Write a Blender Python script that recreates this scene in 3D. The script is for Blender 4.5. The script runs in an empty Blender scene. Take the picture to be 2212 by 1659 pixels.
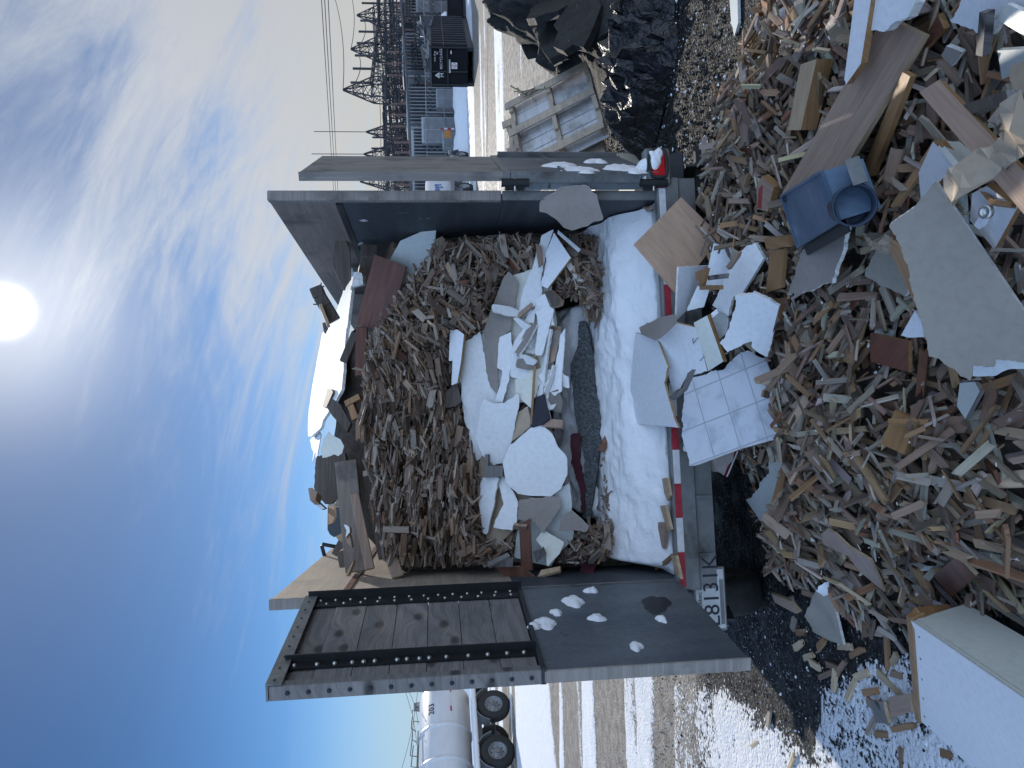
import bpy, math, random
import numpy as np
from mathutils import Vector, Matrix
from mathutils.geometry import delaunay_2d_cdt
rng = np.random.default_rng(11)
random.seed(5)
scene = bpy.context.scene
COL = scene.collection
# ------------------------------------------------------------------ camera
PIT, ROL, YAW, EYE = .0968, -.0247, .0931, 2.0
Fv = np.array([0, math.cos(PIT), -math.sin(PIT)]); Uv = np.array([0, math.sin(PIT), math.cos(PIT)]); Rv = np.array([1., 0, 0])
Rv, Uv = math.cos(ROL)*Rv+math.sin(ROL)*Uv, -math.sin(ROL)*Rv+math.cos(ROL)*Uv
CAM = np.array([0, 0, EYE]); FPX = 1662.
cd = bpy.data.cameras.new('camera'); co = bpy.data.objects.new('camera', cd); COL.objects.link(co)
cd.sensor_width = 36; cd.lens = FPX/2212*36; cd.clip_start = .05; cd.clip_end = 6000
mx = np.eye(4); mx[:3, 0] = -Uv; mx[:3, 1] = Rv; mx[:3, 2] = -Fv; mx[:3, 3] = CAM     # the phone was held on its side
co.matrix_world = Matrix(mx.tolist())
scene.camera = co
def ray(u, v): return Fv+Rv*(829.5-v)/FPX+Uv*(1106-u)/FPX
def proj(P):
    P = np.asarray(P, float)-CAM; d = P@Fv
    return 1106-FPX*(P@Uv)/d, 829.5-FPX*(P@Rv)/d
def hit(u, v, P0, n):
    d = ray(u, v); n = np.asarray(n, float); return CAM+d*(((np.asarray(P0)-CAM)@n)/(d@n))
def onz(u, v, z=0.): return hit(u, v, (0, 0, z), (0, 0, 1))
def onY(u, v, y): return hit(u, v, (0, y, 0), (0, 1, 0))
# ------------------------------------------------------------------ sky, sun, exposure
SUN = ray(7, 672); SUN = SUN/np.linalg.norm(SUN)
SEL = math.asin(SUN[2]); SAZ = math.atan2(SUN[0], SUN[1])
sd = bpy.data.lights.new('sun', 'SUN'); sd.energy = 4.7; sd.angle = math.radians(.5); sd.color = (1, .94, .84)
so = bpy.data.objects.new('sun', sd); COL.objects.link(so)
so.rotation_euler = Vector(SUN.tolist()).to_track_quat('Z', 'Y').to_euler()
scene.view_settings.view_transform = 'Standard'; scene.view_settings.look = 'None'
scene.view_settings.exposure = 0.0; scene.view_settings.gamma = 1
w = bpy.data.worlds.new('World'); scene.world = w; w.use_nodes = True

class N:
    """tiny node-tree writer: n('ShaderNodeX', prop=.., In=..)"""
    def __init__(s, t): s.t = t
    def __call__(s, typ, *pos, **kw):
        nd = s.t.nodes.new('ShaderNode'+typ)
        for k, x in kw.items():
            if hasattr(nd, k) and k not in nd.inputs: setattr(nd, k, x)
            else: s.set(nd.inputs[k.replace('_', ' ')] if k not in nd.inputs else nd.inputs[k], x)
        for i, x in enumerate(pos):
            if x is not None: s.set(nd.inputs[i], x)
        return nd
    def set(s, sock, x):
        if isinstance(x, bpy.types.Node): x = next(o for o in x.outputs if o.enabled)
        if isinstance(x, bpy.types.NodeSocket): s.t.links.new(x, sock)
        elif sock.type == 'RGBA' and len(x) == 3: sock.default_value = (*x, 1)
        else: sock.default_value = x
    def m(s, op, *a, clamp=False): return s('Math', *a, operation=op, use_clamp=clamp)
    def vm(s, op, *a, out=0):
        nd = s('VectorMath', operation=op)
        for i, x in enumerate(a):
            if op == 'SCALE' and i == 1: s.set(nd.inputs['Scale'], x)
            else: s.set(nd.inputs[i], x)
        return nd.outputs[out]
    def mix(s, f, a, b, blend='MIX'):
        nd = s('Mix', data_type='RGBA', blend_type=blend)
        s.set(nd.inputs[0], f); s.set(nd.inputs[6], a); s.set(nd.inputs[7], b); return nd.outputs[2]
    def step(s, x, lo, hi, a=0., b=1.):
        return s('MapRange', x, lo, hi, a, b, interpolation_type='SMOOTHSTEP').outputs[0]
    def noise(s, vec, scale, detail=4, rough=.55, dist=0.):
        return s('TexNoise', Vector=vec, Scale=scale, Detail=detail, Roughness=rough, Distortion=dist).outputs[0]

def sky():
    t = w.node_tree; t.nodes.clear(); n = N(t)
    d = n('TexCoord').outputs['Generated']
    st = n('TexSky', sky_type='NISHITA'); st.sun_disc = False
    st.sun_elevation = SEL; st.sun_rotation = SAZ; st.air_density = 1.0; st.dust_density = .06; st.ozone_density = 1.3; st.altitude = 100
    sx = n('SeparateXYZ', d)
    el = sx.outputs[2]
    hz = n.m('ADD', n.m('MAXIMUM', el, 0.), .16)
    px = n.m('DIVIDE', sx.outputs[0], hz); py = n.m('DIVIDE', sx.outputs[1], hz)
    pv = n('CombineXYZ', px, py, 0.).outputs[0]
    rot = n('VectorRotate', Vector=pv, Angle=math.radians(-38), rotation_type='Z_AXIS').outputs[0]
    st1 = n.vm('MULTIPLY', rot, (.6, 1.9, 1.))
    n1 = n.noise(st1, 1.5, 10, .64, 1.3)
    n2 = n.noise(n.vm('MULTIPLY', rot, (.35, .6, 1.)), .8, 4, .5, .4)
    n3 = n.noise(n.vm('MULTIPLY', rot, (1.3, 4.5, 1.)), 2.2, 8, .65, 1.2)
    # thin cloud: thicker to the right of the view and low over the skyline, clear at the upper left
    bias = n.m('ADD', n.m('MULTIPLY', sx.outputs[0], .60), n.m('SUBTRACT', n.m('MULTIPLY', n.step(el, .40, .08), .19), n.m('ADD', .10, n.step(el, .36, .60, 0., .16))))
    dens = n.m('ADD', n.m('ADD', n.m('MULTIPLY', n1, .62), n.m('MULTIPLY', n2, .36)), n.m('ADD', bias, n.m('MULTIPLY', n3, .26)))
    mk = n.m('POWER', n.step(dens, .46, .90), 1.15)
    dt = n.m('MAXIMUM', n.vm('DOT_PRODUCT', d, tuple(SUN), out=1), 0.)
    au = n.m('ADD', n.m('MULTIPLY', n.m('POWER', dt, 14.), .22), n.m('MULTIPLY', n.m('POWER', dt, 170.), .85))
    disc = n.m('MULTIPLY', n.m('POWER', dt, 8500.), 22.)
    cl = n.mix(n.step(el, .0, .45), (7.4, 7.0, 6.4), (6.2, 6.7, 7.5))
    cl = n.vm('SCALE', cl, n.m('ADD', .86, n.m('MULTIPLY', n.m('POWER', dt, 10.), .25)))
    blue = n.vm('SCALE', n.vm('MULTIPLY', st.outputs[0], (.53, .93, 1.42)), n.step(el, .0, .42, .88, .50))
    blue = n.mix(n.step(el, .20, .0, 0., .85), blue, (5.5, 7.0, 8.6))
    lp = n.mix(n.m('MULTIPLY', mk, .88), blue, cl)
    # brightness added to the unseen sky behind the viewer, to fill the shade
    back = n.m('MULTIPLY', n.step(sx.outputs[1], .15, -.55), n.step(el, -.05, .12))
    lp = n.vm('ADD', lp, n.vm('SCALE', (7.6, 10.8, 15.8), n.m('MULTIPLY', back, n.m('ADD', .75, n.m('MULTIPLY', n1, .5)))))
    lp = n.vm('ADD', lp, n.vm('SCALE', (7.5, 7.1, 6.2), n.m('ADD', au, disc)))
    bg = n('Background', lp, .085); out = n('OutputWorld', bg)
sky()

# ------------------------------------------------------------------ materials
MATS = {}
def new_mat(name):
    m = bpy.data.materials.new(name); m.use_nodes = True; t = m.node_tree; t.nodes.clear(); MATS[name] = m
    return m, N(t)
def finish(n, **kw):
    b = n('BsdfPrincipled')
    for k, x in kw.items(): n.set(b.inputs[k.replace('_', ' ')], x)
    n('OutputMaterial', b); return b
def M(name, c1, c2=None, sc=6., rough=.7, metal=0., bump=.15, stretch=(1, 1, 1), coord='Object', c3=None, sc3=2.5, lo3=.55, hi3=.7, fine=40., spec=.4, rvar=.1, detail=6, tint=False, bd=.01, coat=0.):
    m, n = new_mat(name)
    if coord == 'UV': vec = n('UVMap').outputs[0]
    else: vec = n('TexCoord').outputs['Object']
    vs = n.vm('MULTIPLY', vec, stretch)
    a = n.noise(vs, sc, detail, .6, .2)
    f = n.noise(vs, fine, 4, .6)
    c2 = c2 or tuple(x*.72 for x in c1)
    col = n.mix(n.step(a, .32, .68), c1, c2)
    col = n.mix(n.m('MULTIPLY', n.step(f, .35, .75), .22), col, tuple(x*.55 for x in c2))
    if c3: col = n.mix(n.step(n.noise(vec, sc3, 7, .62, .4), lo3, hi3), col, c3)
    if tint: col = n.mix(1., col, n('Attribute', attribute_name='tint').outputs[0], 'MULTIPLY')
    bp = n('Bump', Strength=bump, Distance=bd, Height=n.m('ADD', n.m('MULTIPLY', a, .6), n.m('MULTIPLY', f, .5)))
    ro = n.m('ADD', rough-rvar/2, n.m('MULTIPLY', f, rvar), clamp=True)
    kw = dict(Base_Color=col, Roughness=ro, Metallic=metal, Normal=bp, Specular_IOR_Level=spec)
    finish(n, **kw); return m

# broken and sawn wood: the tint attribute is each piece's own colour
def wood_mat():
    m, n = new_mat('wood'); uv = n('UVMap').outputs[0]
    g = n.noise(n.vm('MULTIPLY', uv, (2.2, 34., 1.)), 1.6, 7, .65, .5)
    g2 = n.noise(n.vm('MULTIPLY', uv, (7., 160., 1.)), 1., 4, .6)
    bl = n.noise(uv, 9., 5, .6)
    t = n('Attribute', attribute_name='tint').outputs[0]
    k = n.m('ADD', .42, n.m('ADD', n.m('MULTIPLY', g, .72), n.m('MULTIPLY', g2, .38)))
    col = n.vm('SCALE', t, k)
    col = n.mix(n.m('MULTIPLY', n.step(bl, .52, .75), .55), col, n.vm('MULTIPLY', col, (.5, .48, .47)))
    col = n.mix(n.m('MULTIPLY', n.step(n.noise(uv, 23., 3, .5), .66, .74), .5), col, (.42, .41, .38))
    bp = n('Bump', Strength=.5, Distance=.004, Height=n.m('ADD', g, n.m('MULTIPLY', g2, .6)))
    finish(n, Base_Color=col, Roughness=.82, Normal=bp, Specular_IOR_Level=.25)
wood_mat()
def grain(name, c1, c2, c3=None, rough=.55, s=(1.5, 26, 1), bump=.2, spec=.35, knots=False, dirt=.4):
    m, n = new_mat(name); uv = n('UVMap').outputs[0]
    v = uv
    if knots:
        ks = n('TexVoronoi', voronoi_dimensions='2D', Vector=n.vm('MULTIPLY', uv, (2.6, 5.2, 1.)), Scale=1., Randomness=1.)
        kd = n.step(ks.outputs[0], .16, .05)
        v = n.vm('ADD', uv, n('CombineXYZ', 0., n.m('MULTIPLY', n.step(ks.outputs[0], .45, .0), .05), 0.).outputs[0])
    g = n.noise(n.vm('MULTIPLY', v, s), 1.5, 7, .62, .8)
    g2 = n.noise(n.vm('MULTIPLY', v, (s[0]*3, s[1]*5, 1.)), 1., 4, .6)
    col = n.mix(n.step(g, .33, .68), c1, c2)
    col = n.mix(n.m('MULTIPLY', n.step(g2, .4, .75), .35), col, tuple(x*.5 for x in c2))
    if c3: col = n.mix(n.step(n.noise(uv, 3.2, 7, .65, .3), .5, .7), col, c3)
    if knots: col = n.mix(n.m('MULTIPLY', kd, .85), col, tuple(x*.25 for x in c2))
    col = n.mix(n.m('MULTIPLY', n.step(n.noise(uv, 1.6, 8, .7), .48, .72), dirt), col, n.vm('SCALE', col, .45))
    bp = n('Bump', Strength=bump, Distance=.004, Height=n.m('ADD', g, g2))
    finish(n, Base_Color=col, Roughness=rough, Normal=bp, Specular_IOR_Level=spec)
grain('plank_grey', (.23, .22, .215), (.15, .145, .14), rough=.85, knots=True, s=(2, 30, 1), bump=.4, dirt=.45)
grain('plank_brown', (.38, .265, .20), (.29, .20, .15), rough=.6, s=(1.2, 30, 1), dirt=.25)
grain('pink_board', (.34, .25, .21), (.27, .19, .16), rough=.55, s=(1.5, 30, 1), dirt=.25)
grain('orange_board', (.34, .19, .085), (.25, .13, .055), rough=.5, s=(1.2, 22, 1), dirt=.35)
grain('red_board', (.17, .07, .045), (.10, .04, .03), rough=.45, s=(1.2, 18, 1), dirt=.4)
grain('plywood', (.46, .295, .195), (.36, .225, .145), rough=.6, s=(2.2, 9, 1), dirt=.2)
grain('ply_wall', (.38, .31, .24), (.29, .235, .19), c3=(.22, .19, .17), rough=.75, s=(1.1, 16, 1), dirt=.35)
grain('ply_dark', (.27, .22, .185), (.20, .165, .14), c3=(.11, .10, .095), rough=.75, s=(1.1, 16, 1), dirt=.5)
grain('door_grey', (.30, .275, .25), (.22, .20, .185), c3=(.13, .12, .11), rough=.85, s=(1.0, 20, 1), dirt=.6, bump=.4)
grain('lumber_pale', (.48, .36, .24), (.38, .27, .17), rough=.65, dirt=.3)  # pale wood tone for cut edges, laths and splinters
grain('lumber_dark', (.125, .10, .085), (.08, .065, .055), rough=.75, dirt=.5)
grain('pallet_wood', (.47, .39, .30), (.36, .295, .23), c3=(.24, .21, .19), rough=.85, dirt=.3)
grain('pallet_deck', (.58, .58, .58), (.47, .47, .48), c3=(.30, .28, .26), rough=.8, dirt=.35)
M('drywall', (.80, .81, .82), (.74, .75, .77), sc=3, rough=.75, bump=.05, c3=(.58, .57, .54), sc3=5, lo3=.66, hi3=.8, coord='UV')
M('drywall_cream', (.74, .73, .66), (.66, .66, .58), sc=2.5, rough=.75, bump=.05, c3=(.5, .47, .4), sc3=4, lo3=.64, hi3=.8, coord='UV')
M('gypsum', (.78, .77, .74), (.62, .60, .56), sc=40, rough=.95, bump=.6, coord='UV')
M('paper_brown', (.30, .265, .24), (.25, .22, .20), sc=4, rough=.85, bump=.08, c3=(.60, .58, .55), sc3=9, lo3=.73, hi3=.76, coord='UV')
M('paper_grey', (.33, .29, .245), (.28, .25, .215), sc=2, rough=.85, bump=.08, c3=(.62, .61, .60), sc3=12, lo3=.74, hi3=.77, coord='UV')
M('kraft', (.46, .36, .26), (.38, .30, .22), sc=3, rough=.6, bump=.2, coord='UV')
M('melamine', (.78, .80, .84), (.74, .76, .80), sc=2, rough=.32, bump=.02, c3=(.50, .48, .45), sc3=10, lo3=.72, hi3=.76, coord='UV', spec=.5)
M('melamine_cream', (.70, .71, .66), (.64, .66, .60), sc=2, rough=.4, bump=.03, c3=(.52, .50, .44), sc3=7, lo3=.7, hi3=.76, coord='UV')
M('panel_grey', (.56, .59, .58), (.50, .53, .52), sc=2, rough=.45, bump=.03, c3=(.42, .42, .40), sc3=8, lo3=.7, hi3=.76, coord='UV')
M('chipboard', (.42, .29, .15), (.31, .20, .10), sc=50, rough=.9, bump=.5, coord='UV')
M('steel_paint', (.15, .165, .18), (.085, .10, .118), sc=3.5, rough=.5, metal=.2, bump=.12, c3=(.03, .035, .04), sc3=7, lo3=.64, hi3=.69, coord='UV', rvar=.4, stretch=(1.2, .5, 1), fine=60.)
M('steel_grey', (.20, .205, .205), (.13, .135, .135), sc=5, rough=.5, metal=.3, bump=.1, c3=(.07, .065, .06), sc3=5, lo3=.55, hi3=.72, coord='UV', rvar=.25)
M('steel_black', (.028, .03, .033), (.018, .02, .022), sc=8, rough=.5, metal=.3, bump=.1, c3=(.06, .05, .045), sc3=7, lo3=.6, hi3=.75, coord='UV')
M('wall_steel', (.062, .070, .082), (.040, .047, .056), sc=2.5, rough=.6, metal=.1, bump=.08, c3=(.11, .115, .12), sc3=3, lo3=.6, hi3=.75, coord='UV', stretch=(.6, 4, 1), rvar=.3)
M('bolt_zinc', (.62, .61, .58), (.45, .44, .42), sc=30, rough=.35, metal=.9, bump=0)
M('rubber', (.022, .022, .023), (.035, .034, .033), sc=18, rough=.85, bump=.25)
M('rim_grey', (.30, .31, .32), (.20, .21, .22), sc=12, rough=.5, metal=.4)
M('white_letter', (.62, .62, .62), rough=.7, bump=0)
M('tape_red', (.36, .03, .045), (.28, .022, .035), sc=20, rough=.4, bump=.02, c3=(.16, .05, .05), sc3=14, lo3=.6, hi3=.75)
M('tape_white', (.62, .62, .63), (.50, .50, .51), sc=15, rough=.4, bump=.02, c3=(.30, .29, .28), sc3=16, lo3=.6, hi3=.75)
M('lamp_red', (.50, .008, .015), (.40, .006, .012), sc=30, rough=.25, bump=.02)
M('plate_white', (.48, .49, .49), (.40, .41, .41), sc=12, rough=.5, bump=.03, c3=(.30, .29, .27), sc3=22, lo3=.60, hi3=.7)
M('ink_dark', (.018, .02, .035), rough=.6, bump=0)
M('duct_blue', (.085, .14, .215), (.13, .185, .26), sc=5, rough=.5, metal=.35, bump=.06, c3=(.24, .31, .40), sc3=4, lo3=.5, hi3=.75, coord='UV', rvar=.2)
M('black_plastic', (.010, .011, .013), (.006, .007, .008), sc=6, rough=.28, bump=.12, spec=.6)
M('carpet', (.14, .15, .155), (.045, .05, .055), sc=70, rough=1., bump=.8, fine=160., c3=(.42, .43, .41), sc3=95, lo3=.63, hi3=.68)
M('cloth_red', (.085, .016, .028), (.05, .01, .018), sc=14, rough=.8, bump=.3)
M('white_paint', (.74, .75, .77), (.68, .69, .71), sc=3, rough=.35, bump=.02)
M('tank_white', (.60, .62, .65), (.55, .57, .60), sc=1.2, rough=.32, bump=.01, spec=.5, stretch=(1, 1, 3))
M('blue_ink', (.12, .20, .42), rough=.6, bump=0)
M('container_black', (.008, .009, .011), (.012, .013, .016), sc=1.5, rough=.8, bump=.05, spec=.12)
M('duct_dark', (.03, .045, .075), (.045, .06, .09), sc=5, rough=.45, metal=.3, bump=.05)
M('galv', (.24, .25, .265), (.17, .18, .195), sc=2, rough=.55, metal=.35, bump=0)
M('galv_dark', (.06, .062, .072), (.04, .042, .05), sc=2, rough=.6, metal=.2, bump=0)
M('porcelain', (.20, .12, .10), (.14, .09, .08), sc=4, rough=.3, bump=0)
M('wire_dark', (.10, .105, .115), rough=.6, bump=0)
M('orange_paint', (.55, .21, .03), rough=.5, bump=0)
M('grey_cabinet', (.36, .38, .39), (.30, .32, .33), sc=2, rough=.5, bump=0)
M('beige_plastic', (.50, .44, .34), (.42, .37, .29), sc=4, rough=.5, bump=.02)
M('cardboard', (.46, .33, .20), (.38, .27, .16), sc=5, rough=.85, bump=.1, coord='UV')
M('rubble_dark', (.010, .011, .012), (.028, .027, .025), sc=9, rough=.75, bump=.9, fine=60., c3=(.30, .30, .30), sc3=28, lo3=.66, hi3=.71, bd=.03)
M('heap_base', (.045, .036, .030), (.09, .07, .055), sc=22, rough=.95, bump=.8)

def snow_mat():
    m, n = new_mat('snow'); o = n('TexCoord').outputs['Object']
    a = n.noise(o, 5., 8, .65); b = n.noise(o, 70., 4, .6); dirt = n.noise(n.vm('MULTIPLY', o, (2.5, 7., 2.5)), 1.6, 8, .7, .6)
    col = n.mix(n.step(a, .3, .7), (.84, .84, .86), (.77, .78, .81))
    e = n('Attribute', attribute_name='dirt').outputs[2]
    col = n.mix(n.step(n.m('ADD', n.m('MULTIPLY', dirt, .9), n.m('SUBTRACT', e, .45)), .52, .74), col, (.40, .40, .40))
    bp = n('Bump', Strength=.55, Distance=.03, Height=n.m('ADD', a, n.m('MULTIPLY', b, .28)))
    finish(n, Base_Color=col, Roughness=.75, Normal=bp, Specular_IOR_Level=.25, Subsurface_Weight=0.)
snow_mat()

def ground_mat():
    m, n = new_mat('ground'); o = n('TexCoord').outputs['Object']
    sn = n('Attribute', attribute_name='snow').outputs[2]; md = n('Attribute', attribute_name='mud').outputs[2]
    big = n.noise(o, 1.1, 7, .62, .4); mid = n.noise(o, 6.5, 6, .65, .3); fin = n.noise(o, 34., 5, .62); fin2 = n.noise(o, 95., 3, .6)
    vor = n('TexVoronoi', Vector=o, Scale=42.).outputs[0]
    asph = n.mix(n.step(fin, .35, .7), (.017, .017, .019), (.055, .053, .050))
    mudc = n.mix(n.step(mid, .3, .7), (.33, .30, .265), (.20, .18, .16))
    base = n.mix(n.step(n.m('ADD', md, n.m('MULTIPLY', n.m('SUBTRACT', mid, .5), .8)), .35, .65), asph, mudc)
    # light stones and crumbs of ice among the gravel
    st = n.m('MULTIPLY', n.step(n.noise(o, 52., 3, .6), .61, .66), n.step(mid, .36, .6))
    base = n.mix(n.m('MULTIPLY', st, .85), base, (.50, .50, .50))
    nz = n.m('ADD', n.m('MULTIPLY', n.m('SUBTRACT', big, .5), .5), n.m('ADD', n.m('MULTIPLY', n.m('SUBTRACT', mid, .5), .55), n.m('MULTIPLY', n.m('SUBTRACT', fin, .5), .85)))
    mk = n.step(n.m('ADD', sn, nz), .47, .53)
    col = n.mix(mk, base, n.mix(n.step(mid, .3, .7), (.80, .82, .86), (.70, .72, .76)))
    hgt = n.m('ADD', n.m('ADD', n.m('MULTIPLY', fin, 1.1), n.m('MULTIPLY', vor, -.5)), n.m('ADD', n.m('MULTIPLY', mid, 1.2), n.m('MULTIPLY', mk, .5)))
    far = n.step(n.vm('LENGTH', o, out=1), 60., 8., .12, 1.)
    bp = n('Bump', Strength=n.m('MULTIPLY', far, .9), Distance=.022, Height=hgt)
    ro = n.mix(mk, n.mix(n.step(mid, .4, .6), (.42, .42, .42), (.8, .8, .8)), (.7, .7, .7))
    finish(n, Base_Color=col, Roughness=ro, Normal=bp, Specular_IOR_Level=n.mix(mk, n.mix(n.step(fin2, .60, .70), (.06, .06, .06), (.9, .9, .9)), (.2, .2, .2)))
ground_mat()
def tile_mat():
    m, n = new_mat('wall_tile'); uv = n('UVMap').outputs[0]
    s = n('SeparateXYZ', uv)
    def line(x):
        f = n.m('FRACT', x); return n.m('LESS_THAN', n.m('MINIMUM', f, n.m('SUBTRACT', 1., f)), .018)
    ln = n.m('MAXIMUM', line(s.outputs[0]), line(s.outputs[1]))
    sm = n.noise(uv, 1.3, 6, .65, .4)
    t = n.mix(n.step(sm, .45, .75), (.50, .52, .57), (.30, .33, .39))
    col = n.mix(ln, t, (.30, .31, .34))
    bp = n('Bump', Strength=.4, Distance=.002, Height=n.m('SUBTRACT', 1., ln))
    finish(n, Base_Color=col, Roughness=n.m('ADD', .32, n.m('MULTIPLY', sm, .3)), Normal=bp)
tile_mat()
def tarp_mat():
    m, n = new_mat('black_film'); o = n('TexCoord').outputs['Object']
    a = n.noise(o, 9., 3, .5, 1.2); f = n.noise(o, 26., 4, .6, .6)
    bp = n('Bump', Strength=.8, Distance=.05, Height=n.m('ADD', a, n.m('MULTIPLY', f, .35)))
    finish(n, Base_Color=(.004, .004, .005), Roughness=n.m('ADD', .20, n.m('MULTIPLY', f, .3)), Normal=bp, Specular_IOR_Level=.6)
tarp_mat()

# ------------------------------------------------------------------ mesh helpers
class MB:
    def __init__(s): s.v = []; s.f = []; s.mi = []; s.uv = []; s.tint = None; s.tl = []; s.sm = []
    def add(s, V, Fs, mi=0, uv=None, tint=None, smooth=False):
        k = len(s.v); s.v += [tuple(map(float, p)) for p in V]
        for i, f in enumerate(Fs):
            s.f.append([k+j for j in f]); s.mi.append(mi); s.uv.append(uv[i] if uv else None); s.sm.append(smooth)
            s.tl.append(tint)
    def box(s, c, size, R=None, mi=0, bev=0., tint=None):
        c = np.asarray(c, float); h = np.asarray(size, float)/2
        R = np.eye(3) if R is None else np.asarray(R, float)
        if bev <= 0:
            V = [c+R@(h*np.array(q)) for q in ((-1,-1,-1),(1,-1,-1),(1,1,-1),(-1,1,-1),(-1,-1,1),(1,-1,1),(1,1,1),(-1,1,1))]
            F = [(0,3,2,1),(4,5,6,7),(0,1,5,4),(1,2,6,5),(2,3,7,6),(3,0,4,7)]
            L = size
            s.add(V, F, mi, tint=tint)
        else:
            b = min(bev, .45*min(size)); V = []; idx = {}
            for sx in (-1,1):
                for sy in (-1,1):
                    for sz in (-1,1):
                        for ax in range(3):
                            q = h.copy()-b; q[ax] = h[ax]; idx[(sx,sy,sz,ax)] = len(V); V.append(c+R@(q*np.array((sx,sy,sz))))
            F = []
            def g(sg, ax): return idx[(*sg, ax)]
            def quad(a): F.append(a)
            for ax in range(3):
                a1, a2 = (ax+1) % 3, (ax+2) % 3
                for sg in (-1, 1):
                    r = []
                    for p, q in ((-1,-1),(1,-1),(1,1),(-1,1)):
                        t = [0,0,0]; t[ax] = sg; t[a1] = p; t[a2] = q; r.append(g(t, ax))
                    F.append(r if sg > 0 else r[::-1])
            for ax in range(3):           # edges along ax
                a1, a2 = (ax+1) % 3, (ax+2) % 3
                for p in (-1, 1):
                    for q in (-1, 1):
                        t0 = [0,0,0]; t0[ax] = -1; t0[a1] = p; t0[a2] = q; t1 = list(t0); t1[ax] = 1
                        r = [g(t0,a1), g(t1,a1), g(t1,a2), g(t0,a2)]
                        F.append(r[::-1] if p*q > 0 else r)
            for sx in (-1,1):
                for sy in (-1,1):
                    for sz in (-1,1):
                        t = (sx,sy,sz); r = [g(t,0), g(t,1), g(t,2)]
                        F.append(r if sx*sy*sz > 0 else r[::-1])
            s.add(V, F, mi, tint=tint)
    def bar(s, p, q, w, h=None, mi=0, up=(0,0,1), bev=0.):
        p = np.asarray(p, float); q = np.asarray(q, float); d = q-p; L = np.linalg.norm(d); x = d/L
        up = np.asarray(up, float)
        if abs(up@x) > .95: up = np.array([1., 0, 0])
        y = np.cross(up, x); y /= np.linalg.norm(y); z = np.cross(x, y)
        s.box((p+q)/2, (L, w, h or w), np.stack([x, y, z], 1), mi, bev)
    def tube(s, pts, r, n=8, mi=0, caps=True, smooth=True):
        pts = [np.asarray(p, float) for p in pts]; rs = r if hasattr(r, '__len__') else [r]*len(pts)
        V = []; F = []; up = None
        for i, p in enumerate(pts):
            d = pts[min(i+1, len(pts)-1)]-pts[max(i-1, 0)]; d = d/np.linalg.norm(d)
            if up is None: up = np.array([0, 0, 1.]) if abs(d[2]) < .9 else np.array([1., 0, 0])
            a = np.cross(up, d); a /= np.linalg.norm(a); b = np.cross(d, a); up = b
            for k in range(n):
                t = 2*math.pi*k/n; V.append(p+rs[i]*(a*math.cos(t)+b*math.sin(t)))
        for i in range(len(pts)-1):
            for k in range(n): F.append((i*n+k, i*n+(k+1) % n, (i+1)*n+(k+1) % n, (i+1)*n+k))
        s.add(V, F, mi, smooth=smooth)
        if caps: s.add(V[:n], [tuple(range(n))[::-1]], mi); s.add(V[-n:], [tuple(range(n))], mi)
    def lathe(s, c, axis, prof, n=24, mi=0, smooth=True, ref=None):
        """prof: list of (radius, distance along axis)"""
        c = np.asarray(c, float); x = np.asarray(axis, float); x = x/np.linalg.norm(x)
        up = np.array([0, 0, 1.]) if abs(x[2]) < .9 else np.array([1., 0, 0])
        a = np.cross(up, x); a /= np.linalg.norm(a); b = np.cross(x, a); V = []; F = []
        for rr, t in prof:
            for k in range(n):
                th = 2*math.pi*k/n; V.append(c+x*t+rr*(a*math.cos(th)+b*math.sin(th)))
        for i in range(len(prof)-1):
            for k in range(n): F.append((i*n+k, i*n+(k+1) % n, (i+1)*n+(k+1) % n, (i+1)*n+k))
        s.add(V, F, mi, smooth=smooth)
    def build(s, name, mats, parent=None, origin=None):
        if not isinstance(mats, (list, tuple)): mats = [mats]
        me = bpy.data.meshes.new(name)
        V = np.array(s.v, float).reshape(-1, 3)
        if parent is not None: off = np.array(world_loc(parent))
        elif origin is None:
            off = np.array([(V[:, 0].min()+V[:, 0].max())/2, (V[:, 1].min()+V[:, 1].max())/2, V[:, 2].min()])
        else: off = np.array(origin, float)
        me.from_pydata((V-off).tolist(), [], s.f)
        for m in mats: me.materials.append(MATS[m] if isinstance(m, str) else m)
        me.polygons.foreach_set('material_index', s.mi)
        me.polygons.foreach_set('use_smooth', s.sm)
        ul = me.uv_layers.new(name='UVMap'); data = np.zeros((len(me.loops), 2)); li = 0
        for f, uv in zip(s.f, s.uv):
            k = len(f)
            if uv is not None: data[li:li+k] = uv
            else:
                P = V[f]; nn = np.abs(np.cross(P[1]-P[0], P[2]-P[0]))
                ax = int(np.argmax(nn)); q = [(1, 2), (0, 2), (0, 1)][ax]
                data[li:li+k] = P[:, q]
            li += k
        ul.data.foreach_set('uv', data.ravel())
        if any(t is not None for t in s.tl):
            at = me.color_attributes.new('tint', 'FLOAT_COLOR', 'CORNER'); cdt = np.ones((len(me.loops), 4)); li = 0
            for f, t in zip(s.f, s.tl):
                if t is not None: cdt[li:li+len(f), :3] = t
                li += len(f)
            at.data.foreach_set('color', cdt.ravel())
        me.update(); o = bpy.data.objects.new(name, me); COL.objects.link(o)
        if parent is not None: o.parent = parent
        else: o.location = off.tolist()
        return o
def world_loc(o):
    l = Vector(o.location)
    while o.parent: o = o.parent; l = l+o.location
    return l
def tag(o, label=None, cat=None, group=None, kind=None):
    if label: o['label'] = label
    if cat: o['category'] = cat
    if group: o['group'] = group
    if kind: o['kind'] = kind
    return o
def thing(name, loc, label, cat, group=None):
    o = bpy.data.objects.new(name, None); COL.objects.link(o); o.location = tuple(float(x) for x in loc); o.empty_display_size = .1
    return tag(o, label, cat, group)
def copy_tree(o, parent=None):
    c = o.copy(); COL.objects.link(c)
    if parent is not None: c.parent = parent
    for ch in list(o.children): copy_tree(ch, c)
    return c
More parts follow.
